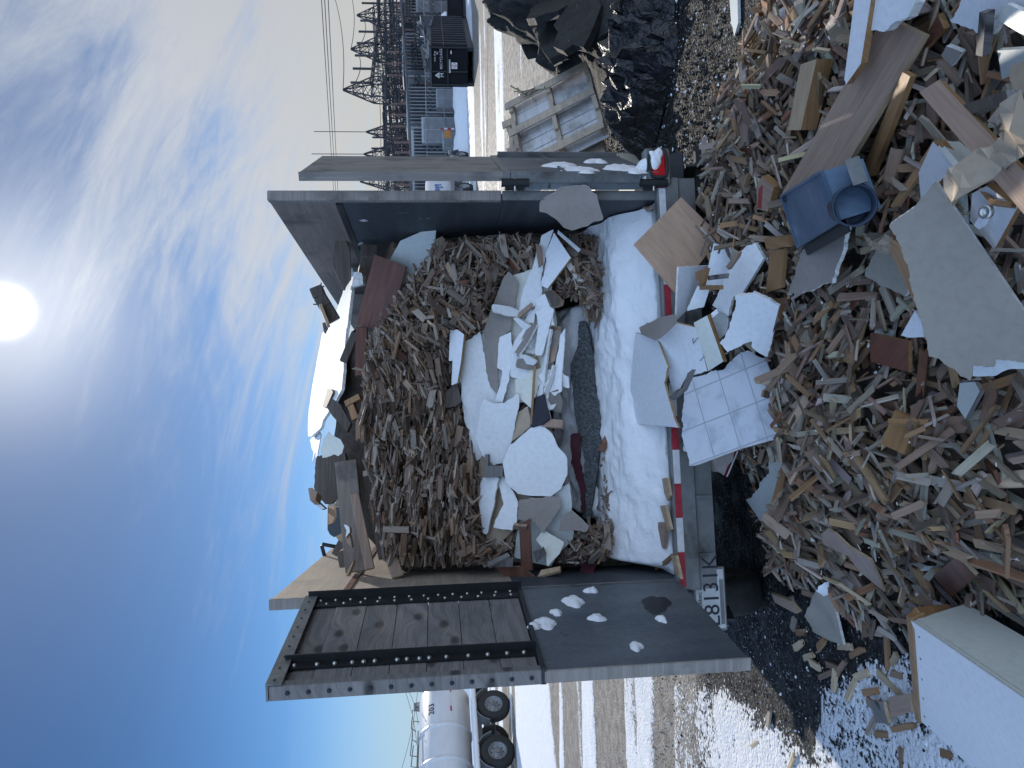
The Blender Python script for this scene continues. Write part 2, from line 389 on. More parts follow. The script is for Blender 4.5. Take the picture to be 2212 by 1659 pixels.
def unit(x): x = np.asarray(x, float); return x/np.linalg.norm(x)
def ragline(p, q, amp, rg, depth=4):
    """fractal torn edge from p to q (2-D), without the end point"""
    pts = [np.asarray(p, float), np.asarray(q, float)]
    L = np.linalg.norm(pts[1]-pts[0]); a = min(amp*.8, L*.045)
    for _ in range(depth):
        o = []
        for A, B in zip(pts[:-1], pts[1:]):
            d = B-A; l = np.linalg.norm(d)
            nrm = np.array([-d[1], d[0]])/max(l, 1e-9)
            o += [A, (A+B)/2+nrm*rg.normal()*a]
        pts = o+[pts[-1]]; a *= .62
        if np.linalg.norm(pts[1]-pts[0]) < .006: break
    return pts[:-1]
CAPS = []
def plane3(pts):
    a, b, c = [np.asarray(p, float) for p in pts[:3]]; n = np.cross(b-a, c-a); n /= np.linalg.norm(n)
    if n@(CAM-a) < 0: n = -n
    return a, n
def sheet(name, label, cat, poly, plane, th=.013, mats=('drywall', 'paper_brown', 'gypsum'), rag=(), amp=.012, warp=.0, wk=(3., 1.), seed=1, parent=None, group=None, cap=False, uvo=None, step=None, crumple=0.):
    """a flat or slightly warped board: outline given by picture points on its real plane, front towards the viewer, thickness th"""
    P0, n = plane; rg = np.random.default_rng(seed)
    e1 = np.cross((0, 0, 1.), n); e1 = unit(e1) if np.linalg.norm(e1) > 1e-3 else np.array([1., 0, 0]); e2 = np.cross(n, e1)
    P3 = [hit(u, v, P0, n) for u, v in poly]
    q = [np.array([(p-P0)@e1, (p-P0)@e2]) for p in P3]
    ar = sum(q[i][0]*q[(i+1) % len(q)][1]-q[(i+1) % len(q)][0]*q[i][1] for i in range(len(q)))
    m = len(q); out = []
    for i in range(m):
        A, B = q[i], q[(i+1) % m]
        if rag != 'all' and i in rag: out += ragline(A, B, amp, rg)
        else: out.append(A)
    if rag == 'all':                                  # a torn outline all the way round: resample, then displace along the normal
        Q = np.array(q); E_ = np.roll(Q, -1, 0)-Q; LL_ = np.linalg.norm(E_, axis=1); tot = LL_.sum(); cs = np.concatenate([[0], np.cumsum(LL_)]); nn_ = int(np.clip(tot/.011, 24, 260))
        ss = (np.arange(nn_)+.5)/nn_*tot; kk = np.searchsorted(cs, ss, 'right')-1; P_ = Q[kk]+E_[kk]*((ss-cs[kk])/LL_[kk])[:, None]
        nr_ = np.stack([-E_[kk, 1], E_[kk, 0]], 1)/LL_[kk][:, None]; o_ = rg.uniform(0, 50)
        dsp = (fbm(ss*9+o_, ss*0+o_, 3)-.5)*2.2+(fbm(ss*45+o_, ss*0+3, 3, 1)-.5)*1.5*(fbm(ss*4+o_, ss*0+7, 1, 2) > .45)
        out = list(P_+nr_*(dsp*amp)[:, None])
    if ar < 0: out = out[::-1]
    pts = [Vector((float(a), float(b))) for a, b in out]
    size = max(np.ptp([p[0] for p in out]), np.ptp([p[1] for p in out]))
    nb = len(pts)
    if warp:
        st = step or size/14; O = np.array(out)
        gx = np.arange(O[:, 0].min()+st/2, O[:, 0].max(), st); gy = np.arange(O[:, 1].min()+st/2, O[:, 1].max(), st)
        for x in gx:
            for y in gy:
                ins = False; j = nb-1
                for i in range(nb):
                    if (O[i, 1] > y) != (O[j, 1] > y) and x < (O[j, 0]-O[i, 0])*(y-O[i, 1])/(O[j, 1]-O[i, 1])+O[i, 0]: ins = not ins
                    j = i
                if ins: pts.append(Vector((float(x+rg.normal()*st*.1), float(y+rg.normal()*st*.1))))
    vs, es, fs, *_ = delaunay_2d_cdt(pts, [], [list(range(nb))], 1, 1e-6)
    V2 = np.array([(p[0], p[1]) for p in vs])
    ph = rg.uniform(0, 6, 4)
    def hh(x, y): return warp*(np.sin(wk[0]*x+wk[1]*y+ph[0])+.5*np.sin(wk[1]*2.1*x-wk[0]*1.7*y+ph[1])+.25*np.sin(9*x+7*y+ph[2])) if warp else 0*x
    hz = hh(V2[:, 0], V2[:, 1])
    if crumple: hz = hz+rg.normal(size=len(V2))*crumple
    top = P0+np.outer(V2[:, 0], e1)+np.outer(V2[:, 1], e2)+np.outer(hz, n); bot = top-n*th
    mb = MB()
    if uvo is None: U2 = V2+rg.uniform(0, 20, 2)
    else:
        o, x1, y1, sx, sy = uvo
        o3, x3, y3 = [hit(*t, P0, n) for t in (o, x1, y1)]
        A = np.stack([x3-o3, y3-o3], 1); U2 = np.array([np.linalg.lstsq(A, t-o3, rcond=None)[0] for t in top])*np.array([sx, sy])
    F = [tuple(f) for f in fs if len(f) == 3]
    F = [f if np.cross(V2[f[1]]-V2[f[0]], V2[f[2]]-V2[f[0]]) > 0 else f[::-1] for f in F]
    mb.add(top, F, 0, uv=[U2[list(f)] for f in F], smooth=bool(warp) and not crumple)
    mb.add(bot, [f[::-1] for f in F], 1, uv=[U2[list(f[::-1])] for f in F], smooth=bool(warp) and not crumple)
    cnt = {}
    for f in F:
        for i in range(3): cnt[(f[i], f[(i+1) % 3])] = 1
    SV = []; SF = []; SU = []
    for (a, b) in cnt:
        if (b, a) not in cnt:
            k = len(SV); SV += [top[a], top[b], bot[b], bot[a]]; SF.append((k+3, k+2, k+1, k))
            SU.append(np.array([U2[a]+[0, .9*th], U2[b]+[0, .9*th], U2[b], U2[a]]))
    SF2 = [tuple(reversed(f)) for f in SF]
    mb.add(SV, SF, 2, uv=SU)
    if cap: CAPS.append((np.array([p[:2] for p in P3]), P0, n, th))
    o = mb.build(name, list(mats), parent)
    if parent is None: tag(o, label, cat, group)
    elif label: o['label'] = label
    return o
TXT = {}
def text_mesh(mb, s, org, xd, yd, size, mi=0, depth=.002, align='LEFT'):
    """flat raised lettering added to mb: org = base-line start, xd / yd = reading and up directions"""
    cu = bpy.data.curves.new('t', 'FONT'); cu.body = s; cu.size = 1; cu.align_x = align; cu.resolution_u = 3; cu.extrude = .5
    ob = bpy.data.objects.new('t', cu); COL.objects.link(ob)
    me = ob.to_mesh(); V = np.array([v.co[:] for v in me.vertices]); Fs = [tuple(p.vertices) for p in me.polygons]
    ob.to_mesh_clear(); bpy.data.objects.remove(ob); bpy.data.curves.remove(cu)
    xd = unit(xd); yd = unit(yd); zd = np.cross(xd, yd); org = np.asarray(org, float)
    W = org+np.outer(V[:, 0]*size, xd)+np.outer(V[:, 1]*size, yd)+np.outer((V[:, 2]+.5)*depth, zd)
    mb.add(W, Fs, mi)
# smooth value noise for shaping ground and heaps
_vn = rng.random((64, 64, 4))
def vnoise(x, y, k=0):
    x = np.asarray(x, float); y = np.asarray(y, float)
    xi = np.floor(x).astype(int); yi = np.floor(y).astype(int); fx = x-xi; fy = y-yi
    fx = fx*fx*(3-2*fx); fy = fy*fy*(3-2*fy); g = _vn[:, :, k % 4]
    a = g[xi % 64, yi % 64]; b = g[(xi+1) % 64, yi % 64]; c = g[xi % 64, (yi+1) % 64]; d = g[(xi+1) % 64, (yi+1) % 64]
    return (a*(1-fx)+b*fx)*(1-fy)+(c*(1-fx)+d*fx)*fy
def fbm(x, y, o=4, k=0): return sum(vnoise(x*2**i+i*7.3, y*2**i+i*3.1, k)*.5**i for i in range(o))/sum(.5**i for i in range(o))
def sstep(x, a, b): t = np.clip((x-a)/(b-a), 0, 1); return t*t*(3-2*t)
def zc(r):
    u0, v0, s = dict(A1=(548.6, 274.3, .26454), A2=(548.6, 713.2, .26454), A3=(548.6, 1097.2, .26454), A4=(987.5, 329.2, .26454), A5=(987.5, 713.2, .26454), A6=(1042.4, 1097.2, .33864), A7=(713.2, 0, .26448), A8=(822.9, 1426.4, .17361),
      B1=(1042.4, 0, .26454), B2=(1536.1, 0, .33067), B3=(1536.1, 384, .33067), B4=(1591, 768, .29757), B5=(1591, 1152, .30562), B6=(1316.7, 384, .23148), B7=(1371.5, 713.2, .26455), B8=(1371.5, 1152, .17361), C7=(647.4, 548.6, .1323), C8=(647.4, 1014.9, .14878))[r]
    return lambda *p: [(u0+s*x, v0+s*y) for x, y in p]
# ------------------------------------------------------------------ ground
EX = np.array([math.cos(YAW), math.sin(YAW), 0]); EY = np.array([-math.sin(YAW), math.cos(YAW), 0]); EZ = np.array([0, 0, 1.])
OT = np.array([-.0276, 4.059, 0]); RT = np.stack([EX, EY, EZ], 1)
def T(x, y, z): return OT+EX*x+EY*y+EZ*z
def loc(P): d = np.asarray(P)-OT; return np.array([d@EX, d@EY, P[2]])
def axis_grid(lo, hi, a, b, st, gr):
    c = list(np.arange(a, b, st)); s = st; x = c[-1]
    while x < hi: s *= gr; x += s; c.append(x)
    s = st; x = a
    while x > lo: s *= gr; x -= s; c.insert(0, x)
    return np.array(c)
def sdist(X, Y, P):
    """signed distance to a polygon, positive inside"""
    d = np.full(X.shape, 1e9); ins = np.zeros(X.shape, bool); m = len(P)
    for i in range(m):
        a, b = P[i], P[(i+1) % m]; e = b-a; wx, wy = X-a[0], Y-a[1]
        t = np.clip((wx*e[0]+wy*e[1])/(e@e), 0, 1); d = np.minimum(d, np.hypot(wx-e[0]*t, wy-e[1]*t))
        c = ((a[1] > Y) != (b[1] > Y)) & (X < (b[0]-a[0])*(Y-a[1])/(b[1]-a[1]+1e-12)+a[0]); ins ^= c
    return np.where(ins, d, -d)
def make_ground():
    gx = axis_grid(-900, 900, -4, 6, .06, 1.06); gy = axis_grid(-40, 2500, 1.4, 11, .06, 1.045)
    X, Y = np.meshgrid(gx, gy)
    D = np.hypot(X, Y)
    Z = ((fbm(X*2.3, Y*2.3, 4)-.5)*.05+(fbm(X*9, Y*9, 2, 1)-.5)*.016)*np.clip(1-D/40, .0, 1)
    streak = fbm(X*.10+3, Y*.9, 4, 2)                       # ruts and swept snow run across the yard
    streak2 = fbm(X*.35, Y*2.2, 3, 3)
    snow = np.zeros_like(X)+.06
    # yard behind on the right: muddy ice with long swept ribbons of snow
    far = sstep(Y, 10, 14)
    snow = snow*(1-far)+far*(.02+.62*sstep(streak, .50, .64)+.12*sstep(streak2, .55, .7))
    snow = snow+.55*sstep(Y, 30, 40)*sstep(X, -5, 5)
    # left of the trailer: trodden snow, then mud, then stripes
    left = sstep(-X, 1.7, 2.3)
    sl = .60+.45*(streak2-.5)+.0*Y
    sl = np.where(Y > 6.6, .16+.5*sstep(streak2, .56, .7), sl)
    sl = np.where(Y > 9.6, .12+.72*sstep(fbm(X*.12+9, Y*.8, 3, 1), .47, .6), sl)
    snow = snow*(1-left)+left*sl
    near = sstep(-X, 1.15, 1.5)*sstep(Y, 4.3, 3.3)         # specked snow at the photographer's left
    band = np.exp(-((X+1.55+.28*(Y-3.6))/.20)**2)*sstep(Y, 2.9, 3.3)
    snow = np.maximum(snow, near*.60)*(1-.85*band)
    snow = np.where(Y > 16, snow+.25*sstep(-X, 4, 9)*sstep(streak, .45, .6), snow)
    bed = ((np.abs(X+.1) < 1.35) & (Y > 4.0) & (Y < 9.)); snow = np.where(bed, .20+.25*(streak2-.4), snow)
    snow = np.where((X > 2.2) & (Y > 5) & (Y < 6.5), snow+.10*(streak2 > .55), snow)
    mud = sstep(Y, 9, 12)*.9+.0*X
    mud = np.maximum(mud, left*sstep(Y, 5.2, 6.6)*.95)
    mud = np.maximum(mud, .35*left*(1-band))
    mud = np.maximum(mud, .42*np.exp(-((X-1.95)/.35)**2-((Y-4.9)/.5)**2)/1.)
    pg = lambda pts: np.array([onz(1591+.30562*a, 1152+.30562*b)[:2] for a, b in pts])
    dk = sstep(sdist(X, Y, pg([(-60, -200), (300, -200), (470, 300), (620, 800), (640, 1080), (520, 1400), (300, 1280), (90, 1010), (-20, 930), (-120, 300)]))+(fbm(X*4, Y*4, 3)-.5)*.3, -.03, .06)
    wh = sstep(sdist(X, Y, pg([(560, 980), (900, 850), (1260, 850), (1350, 1500), (2000, 1750), (900, 1900), (450, 1900), (520, 1450)]))+(fbm(X*3, Y*3, 3, 1)-.5)*.3, -.05, .1)
    snow = snow*(1-dk)+.10*dk; mud = mud*(1-dk); snow = np.maximum(snow, .555*wh)
    gr = sstep(X, 1.3, 1.6)*sstep(Y, 9.5, 8.); mud = mud*(1-gr)+gr*.0; snow = snow*(1-gr)+gr*.12
    Z = Z+.02*sstep(snow, .35, .7)
    nx, ny = len(gx), len(gy); idx = np.arange(nx*ny).reshape(ny, nx)
    F = np.stack([idx[:-1, :-1], idx[:-1, 1:], idx[1:, 1:], idx[1:, :-1]], -1).reshape(-1, 4)
    me = bpy.data.meshes.new('ground'); me.from_pydata(np.stack([X, Y, Z], -1).reshape(-1, 3).tolist(), [], F.tolist())
    for nm, a in (('snow', snow), ('mud', mud)):
        at = me.attributes.new(nm, 'FLOAT', 'POINT'); at.data.foreach_set('value', a.ravel().astype(np.float32))
    me.polygons.foreach_set('use_smooth', [True]*len(F)); me.materials.append(MATS['ground'])
    o = bpy.data.objects.new('ground', me); COL.objects.link(o); o['kind'] = 'structure'
make_ground()

# ------------------------------------------------------------------ the dump trailer
TR = thing('dump_trailer', T(0, 0, 0), 'grey dump trailer with its rear doors open, loaded high with demolition debris', 'trailer')
HW, WT = 1.03, .045
def tb(mb, x0, x1, y0, y1, z0, z1, mi=0, bev=0.): mb.box(T((x0+x1)/2, (y0+y1)/2, (z0+z1)/2), (x1-x0, y1-y0, z1-z0), RT, mi, bev)
mb = MB(); tb(mb, -HW-.02, HW+.02, 0.002, 4.4, .68, .752); mb.build('bed_floor', 'wall_steel', TR)
mb = MB()
for s in (-1, 1): tb(mb, s*.42-.05, s*.42+.05, .1, 5.6, .46, .678)
for y in (.5, 1.2, 2.0, 2.8, 3.6): tb(mb, -1.0, 1.0, y, y+.07, .58, .677)
mb.bar(T(0, 5.4, .5), T(0, 6.4, .5), .12, .12); mb.build('chassis', 'steel_black', TR)
for s in (-1, 1):
    mb = MB(); x0, x1 = sorted((s*HW, s*(HW+WT)))
    tb(mb, x0, x1, .003, 4.4, .60, 1.62)
    for y in np.arange(.55, 4.3, .75): tb(mb, *sorted((s*(HW+WT), s*(HW+WT+.05))), y, y+.07, .60, 1.62)
    wl = mb.build('side_wall', 'wall_steel', TR)
    mb = MB(); tb(mb, x0, x1, .03, 4.4, 1.622, 2.50); mb.build('lower_board', 'ply_wall' if s < 0 else 'wall_steel', wl)
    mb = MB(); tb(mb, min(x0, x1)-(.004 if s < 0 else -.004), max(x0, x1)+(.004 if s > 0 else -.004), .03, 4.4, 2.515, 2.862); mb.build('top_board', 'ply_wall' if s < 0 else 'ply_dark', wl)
    mb = MB(); tb(mb, *sorted((s*(HW-.006), s*HW-s*.001)), .05, 4.35, 2.485, 2.52); mb.build('joint_strip', 'red_board' if s < 0 else 'steel_black', wl)
    mb = MB(); tb(mb, *sorted((s*HW-s*.004, s*(HW+WT+.006))), -.012, .028, 1.63, 2.866, 0, .004); mb.build('end_post', 'door_grey', wl)
    mb = MB(); tb(mb, *sorted((s*HW-s*.003, s*(HW+WT+.004))), -.012, .002, .62, 1.625, 0, .003); mb.build('end_plate', 'steel_grey', wl)
    for z in (.80, 1.56):
        mb = MB(); c = T(s*(HW+WT+.028), -.035, z); mb.box(c, (.052, .05, .11), RT, 0, .006)
        mb.tube([c-EZ*.075-EY*.03, c+EZ*.075-EY*.03], .022, 10, 0); mb.tube([c-EX*.045-EY*.03, c+EX*.045-EY*.03], .008, 6, 1)
        mb.build('hinge', ['steel_black', 'bolt_zinc'], TR)
for pts in (((858, 762), (900, 752), (935, 766), (890, 774)), ((1345, 744), (1362, 740), (1368, 750), (1350, 753)), ((1402, 742), (1436, 738), (1440, 746), (1408, 753)), ((845, 955), (868, 940), (895, 942), (880, 958), (852, 970)), ((700, 1190), (712, 1180), (716, 1200)), ((1180, 700), (1260, 696), (1262, 699), (1182, 704))):
    mb = MB(); P = [hit(548.6+.26454*a, 274.3+.26454*b, T(HW-.0025, 0, 0), EX) for a, b in pts]; mb.add(P, [tuple(range(len(P)))]); o = mb.build('scrape_mark', 'steel_grey' if pts[0][0] > 1150 else 'white_letter', wl); sol = o.modifiers.new('t', 'SOLIDIFY'); sol.thickness = .001
mb = MB(); tb(mb, -HW, HW, 4.4, 4.46, .60, 2.7); mb.build('front_wall', 'wall_steel', TR)
# rear sill with its reflective tape
mb = MB(); tb(mb, -HW-.05, HW+.11, -.055, .0, .655, .782, 0, .006); tb(mb, -HW-.05, HW+.11, -.035, 0, .56, .654)
for x in np.arange(-.9, 1., .3): tb(mb, x-.006, x+.006, -.05, -.036, .565, .653)
sill = mb.build('rear_sill', 'steel_grey', TR)
x = -1.06; k = 0
while x < 1.08:
    mb = MB(); mb.box(T(x+.0885, -.0565, .7525), (.177, .003, .036), RT); x += .178; mb.build('red_tape' if k % 2 == 0 else 'white_tape', 'tape_red' if k % 2 == 0 else 'tape_white', sill); k += 1
# number plate under the sill
mb = MB(); PX = -1.135; tb(mb, PX-.165, PX+.165, -.03, -.012, .515, .69, 0, .004); pl = mb.build('plate_holder', 'steel_grey', TR)
mb = MB(); tb(mb, PX-.152, PX+.152, -.034, -.0305, .525, .678, 0)
mb2 = MB(); text_mesh(mb2, 'L8131K', T(PX-.142, -.0345, .557), EX, EZ, .118, depth=.0015); text_mesh(mb2, 'Québec', T(PX-.07, -.0345, .648), EX, EZ, .034, depth=.0015)
mb.build('number_plate', 'plate_white', pl); mb2.build('plate_lettering', 'ink_dark', pl)
mb = MB(); tb(mb, PX+.05, PX+.145, -.0362, -.0345, .645, .668); tb(mb, PX-.13, PX+.10, -.0364, -.0345, .529, .55); mb.build('plate_dirt', 'steel_grey', pl)
# tail lamp on its bracket at the right
def tail_lamp(s, snow):
    mb = MB(); cx = s*1.195; tb(mb, cx-.105, cx+.105, -.075, -.005, .70, .845, 0, .012); tl = mb.build('tail_lamp', 'steel_grey', TR)
    mb = MB(); P = []
    for i in range(28):
        t = 2*math.pi*i/28; a, b = math.cos(t), math.sin(t); P.append(T(cx+.012*s+.078*np.sign(a)*abs(a)**.5, -.082, .773+.047*np.sign(b)*abs(b)**.5))
    mb.tube(P+[P[0]], .010, 6, caps=False); mb.build('rubber_ring', 'rubber', tl)
    mb = MB(); tb(mb, cx-.06, cx+.08, -.087, -.076, .736, .81, 0, .01); mb.build('lens', 'lamp_red', tl)
    return tl
tl = tail_lamp(1, True); tail_lamp(-1, False)
# left side marker seen beyond the door
mb = MB(); mb.tube([T(-1.62, 2.2, 1.0), T(-1.45, 2.2, 1.0)], .03, 10); mb.build('side_marker', 'lamp_red', TR)
mb = MB(); mb.bar(T(-1.47, 2.2, 1.0), T(-1.02, 2.2, 1.0), .03, .03); mb.build('marker_arm', 'steel_black', TR)
# wheels under the body
def wheel(c, ax, r=.37, w=.22, parent=TR, name='wheel', rim='rim_grey', rr=.6):
    mb = MB(); h = w/2
    mb.lathe(c, ax, [(r*rr, -h*.8), (r*.78, -h), (r*.93, -h*.93), (r, -h*.7), (r, h*.7), (r*.93, h*.93), (r*.78, h), (r*rr, h*.8)], 36)
    o = mb.build(name, 'rubber', parent)
    mb = MB(); R = r*rr
    mb.lathe(c, ax, [(R, -h*.8), (R*.96, -h*.3), (R*.96, h*.35), (R, h*.8), (R*.98, h*.85), (R*.93, h*.78), (R*.86, h*.2), (R*.45, h*.1), (R*.40, h*.5), (R*.34, h*.62), (0, h*.62)], 28)
    a = unit(np.cross((0, 0, 1.), ax)); b = np.cross(unit(ax), a)
    for k in range(8):
        t = 2*math.pi*k/8; p = np.asarray(c)+R*.64*(a*math.cos(t)+b*math.sin(t)); mb.tube([p+unit(ax)*h*.14, p+unit(ax)*h*.32], R*.055, 6, 1)
    mb.build('rim', [rim, 'steel_black'], o); return o
for s in (-1, 1):
    for y in (.80, 1.72): wheel(T(s*1.24, y, .37), EX*s)
    mb = MB(); P = [T(s*1.24, .10, .44), T(s*1.24, .13, .56), T(s*1.24, .24, .68), T(s*1.24, .45, .76), T(s*1.24, 1.25, .79), T(s*1.24, 2.1, .77), T(s*1.24, 2.35, .60), T(s*1.24, 2.42, .44)]
    for A, B in zip(P[:-1], P[1:]): mb.bar(A, B, .25, .012, up=EZ)
    mb.build('fender', 'steel_black', TR)
    if s < 0: continue
    mb = MB(); tb(mb, s*1.24-.125, s*1.24+.125, .075, .088, .10, .50, 0, .004); tb(mb, s*1.24-.13, s*1.24+.13, .06, .10, .48, .51)
    fl = mb.build('mud_flap', 'rubber', TR)
    mb = MB(); text_mesh(mb, 'LAKOTA', T(s*1.24-.10, .0742, .405), EX, EZ, .052, depth=.0015); fl2 = mb.build('flap_lettering', 'white_letter', fl)
    mb = MB(); text_mesh(mb, 'GR', T(s*1.24+.03, .0742, .35), EX, EZ, .042, depth=.0015); mb.box(T(s*1.24-.04, .0738, .365), (.12, .0015, .004), RT); mb.build('flap_emblem', 'white_letter', fl)

# ------------------------------------------------------------------ the two rear doors
def rear_door(h, far, side, face):
    """h: hinge foot, far: free-edge foot (x, y), face: +1 if the inside of the leaf is on the left of hinge->far"""
    d = np.array([far[0]-h[0], far[1]-h[1], 0.]); L = np.linalg.norm(d); d /= L
    nn = np.array([-d[1], d[0], 0])*face              # inside face normal
    R = np.stack([d, nn, EZ], 1); h = np.array([h[0], h[1], 0.])
    B = lambda m, s0, s1, t0, t1, z0, z1, mi=0, bev=0.: m.box(h+d*(s0+s1)/2+nn*(t0+t1)/2+EZ*(z0+z1)/2, (s1-s0, t1-t0, z1-z0), R, mi, bev)
    m = MB(); B(m, .0, L-.012, -.02, .02, .775, 1.60)
    B(m, L-.014, L, -.028, .026, .765, 1.612, 1, .004)
    for s0 in (0., .44): B(m, s0, s0+.06, -.07, -.021, .80, 1.58, 0)
    door = m.build('rear_door', ['steel_paint', 'door_grey'], TR)
    return door, B, L, h, d, nn
HL = T(-HW-.02, -.06, 0); 
door, B, L, h, d, nn = rear_door(HL[:2], (-1.155, 3.0), -1, 1)
m = MB(); z = 1.625; nb = 7; bh = (2.665-1.625)/nb
for i in range(nb):
    o = random.uniform(-.002, .002); B(m, .02, L-.045, -.025+o, .013+o, z+i*bh+.0015, z+(i+1)*bh-.0015, 0)
m.uv = [None]*len(m.f)
B(m, .02, L-.045, -.034, -.028, z, 2.66, 0)  # backing board added to stop sunlight showing through the gaps
# lengthwise grain follows the boards
Vn = np.array(m.v); 
for k, f in enumerate(m.f):
    P = Vn[f]-h; m.uv[k] = np.stack([P@d+3.1*(k//6), P[:, 2]+.5*(P@nn)+1.7*(k//6)], 1)
m.build('board_panel', 'plank_grey', door)
m = MB(); B(m, .0, .105, .018, .026, 1.60, 2.665, 0); B(m, .0, .008, .026, .066, 1.60, 2.66, 0)
for i in range(14): p = h+d*.035+nn*.026+EZ*(1.66+i*.072); m.lathe(p, nn, [(.008, -.002), (.008, .005), (.004, .007), (0, .007)], 6, 1)
for i in range(12): p = h+d*.08+nn*.026+EZ*(1.66+i*.082); m.lathe(p, nn, [(.008, -.002), (.008, .005), (0, .007)], 6, 1)
m.build('hinge_angle', ['steel_black', 'bolt_zinc'], door)
m = MB(); B(m, .70, .755, .018, .026, 1.615, 2.64); B(m, .70, .708, .026, .06, 1.615, 2.64)
for z in (2.60, 2.51, 2.44, 2.37, 2.325, 2.28, 2.19, 2.15, 2.10, 2.06, 1.99, 1.90, 1.82, 1.74, 1.67): m.lathe(h+d*.735+nn*.026+EZ*z, nn, [(.0105, -.002), (.0105, .006), (.005, .010), (0, .010)], 6, 1)
m.build('outer_angle', ['steel_black', 'bolt_zinc'], door)
m = MB(); B(m, -.005, L+.004, -.028, .034, 2.668, 2.676); B(m, -.005, L+.004, .034, .042, 2.615, 2.676)
for i in range(9): m.box(h+d*(.08+i*.1)+nn*.0425+EZ*2.648, (.012, .004, .008), np.stack([d, nn, EZ], 1), 1)
m.build('top_angle', ['steel_grey', 'ink_dark'], door)
m = MB(); B(m, L-.045, L, -.03, .03, 1.615, 2.667, 0, .003)
for i in range(13): p = h+d*(L+.0005)+nn*0+EZ*(1.66+i*.078); m.lathe(p, d, [(.009, -.002), (.009, .004), (0, .005)], 6, 1)
m.build('edge_post', ['plank_grey', 'ink_dark'], door)
m = MB(); B(m, 0, L, -.03, .036, 1.602, 1.622); m.build('middle_rail', 'steel_black', door)
m = MB(); P = [h+d*(.14+.36*(.5+.5*math.cos(t)))*.9+nn*.0205+EZ*(.98+.17*math.sin(t)+.06*math.cos(t)) for t in np.linspace(0, 2*math.pi, 24)[:-1]]
rg_ = np.random.default_rng(3); cP = sum(P)/len(P); P = [cP+(p-cP)*(.68+.08*math.sin(3*k_+1)+.05*math.sin(7*k_))*np.array([1, 1, .6]) for k_, p in zip(np.linspace(0, 6.283, 24)[:-1], P)]
m.add(P, [tuple(range(len(P)))[::-1]]); m.build('dark_stain', 'steel_black', door)
LD = (h, d, nn, L)
# right leaf, folded right back along the side
hr = np.array([1.112, 4.10]); bb = math.radians(21.6)
door, B, L, h, d, nn = rear_door(hr, hr+.95*np.array([math.sin(bb), math.cos(bb)]), 1, -1)
m = MB(); B(m, .0, L-.01, -.018, .018, 1.612, 2.69)
Vn = np.array(m.v)
for k, f in enumerate(m.f): P = Vn[f]-h; m.uv[k] = np.stack([P[:, 2], P@d+.5*(P@nn)], 1)
m.build('board_panel', 'door_grey', door)
m = MB(); B(m, -.008, .0, -.024, .022, 1.60, 2.692, 0)
Vn = np.array(m.v)
for k, f in enumerate(m.f): P = Vn[f]-h; m.uv[k] = np.stack([P[:, 2], P@nn+P@d], 1)
m.build('edge_post', 'door_grey', door)
m = MB(); B(m, -.01, L, -.026, .026, 1.585, 1.625); B(m, -.012, .0, -.03, .028, .775, 1.58, 1); m.build('middle_rail', ['steel_grey', 'steel_grey'], door)
m = MB(); B(m, .0, L, .021, .03, 1.28, 1.292); B(m, L-.05, L, .021, .05, .80, 1.58); m.build('stiffener', 'steel_grey', door)
RD = (h, d, nn, L)

# ------------------------------------------------------------------ lying snow
def blob(name, c, e1, e2, n, r, hgt, seed, label, cat='snow', group=None, mat='snow', parent=None):
    """irregular clump of snow frozen on to a surface"""
    rg = np.random.default_rng(seed); K, Rr = 40, 6; mb = MB(); V = []; F = []
    ph = rg.uniform(0, 6, 5); am = rg.uniform(.08, .24, 5)/np.array([1, 1.4, 1.8, 2.4, 3])
    for j in range(Rr+1):
        for k in range(K):
            t = 2*math.pi*k/K; q = 1+sum(am[i]*math.sin((i+2)*t+ph[i]) for i in range(5))*.8
            rr = r*q*(1-j/Rr)**.8
            V.append(np.asarray(c)+(e1*math.cos(t)+e2*math.sin(t)*.8)*rr+n*(hgt*math.sin(j/Rr*math.pi/2)**.6*(.6+.8*float(fbm(np.array([math.cos(t)*rr*30+seed]), np.array([math.sin(t)*rr*30+seed]), 2)[0]))-.001))
    for j in range(Rr):
        for k in range(K): F.append((j*K+k, j*K+(k+1) % K, (j+1)*K+(k+1) % K, (j+1)*K+k))
    mb.add(V, F, 0, smooth=True); o = mb.build(name, mat, parent)
    if parent is None: tag(o, label, cat, group)
    return o
def on_leaf(u, v, LDx, t): h, d, nn, L = LDx; return hit(u, v, h+nn*t, nn)
h, d, nn, L = LD
for i, (x, y, r, lab) in enumerate([(580, 600, .068, 'largest snow clump stuck to the grey lower panel of the left door'), (690, 530, .04, 'snow clump on the left door nearest its hinge'), (405, 735, .062, 'snow clump stuck to the left door just under its boards'), (730, 705, .046, 'snow clump on the left door just below the largest clump'), (1140, 712, .034, 'small lone snow clump low on the left door'), (980, 888, .038, 'snow clump near the free edge of the left door'), (470, 672, .035, 'thin snow clump between two larger clumps on the left door'), (330, 760, .035, 'snow clump in the joint below the boards of the left door')]):
    (q,) = zc('A6')((x, y)); blob('snow_clump', on_leaf(*q, LD, .02), d, EZ, nn, r, .02, 20+i, lab, group='snow clumps on the left door')
for i, (x, y, r, lab) in enumerate([(840, 110, .11, 'snow clump on the right door nearest the bare upper steel'), (1010, 150, .12, 'wide snow clump in the middle of the right door'), (1130, 80, .08, 'snow clump along the far edge of the right door'), (1330, 130, .12, 'snow clump low on the right door'), (1440, 160, .08, 'lowest snow clump on the right door')]):
    (q,) = zc('A4')((x, y)); blob('snow_clump', on_leaf(*q, RD, .021), RD[1], EZ, RD[2], r, .02, 40+i, lab, group='snow clumps on the right door')
c = T(1.20, -.09, .775)
blob('snow_clump', T(1.235, -.087, .786), EX, EZ, -EY, .052, .016, 61, 'snow packed over the red tail lamp', group='snow about the tail lamp')
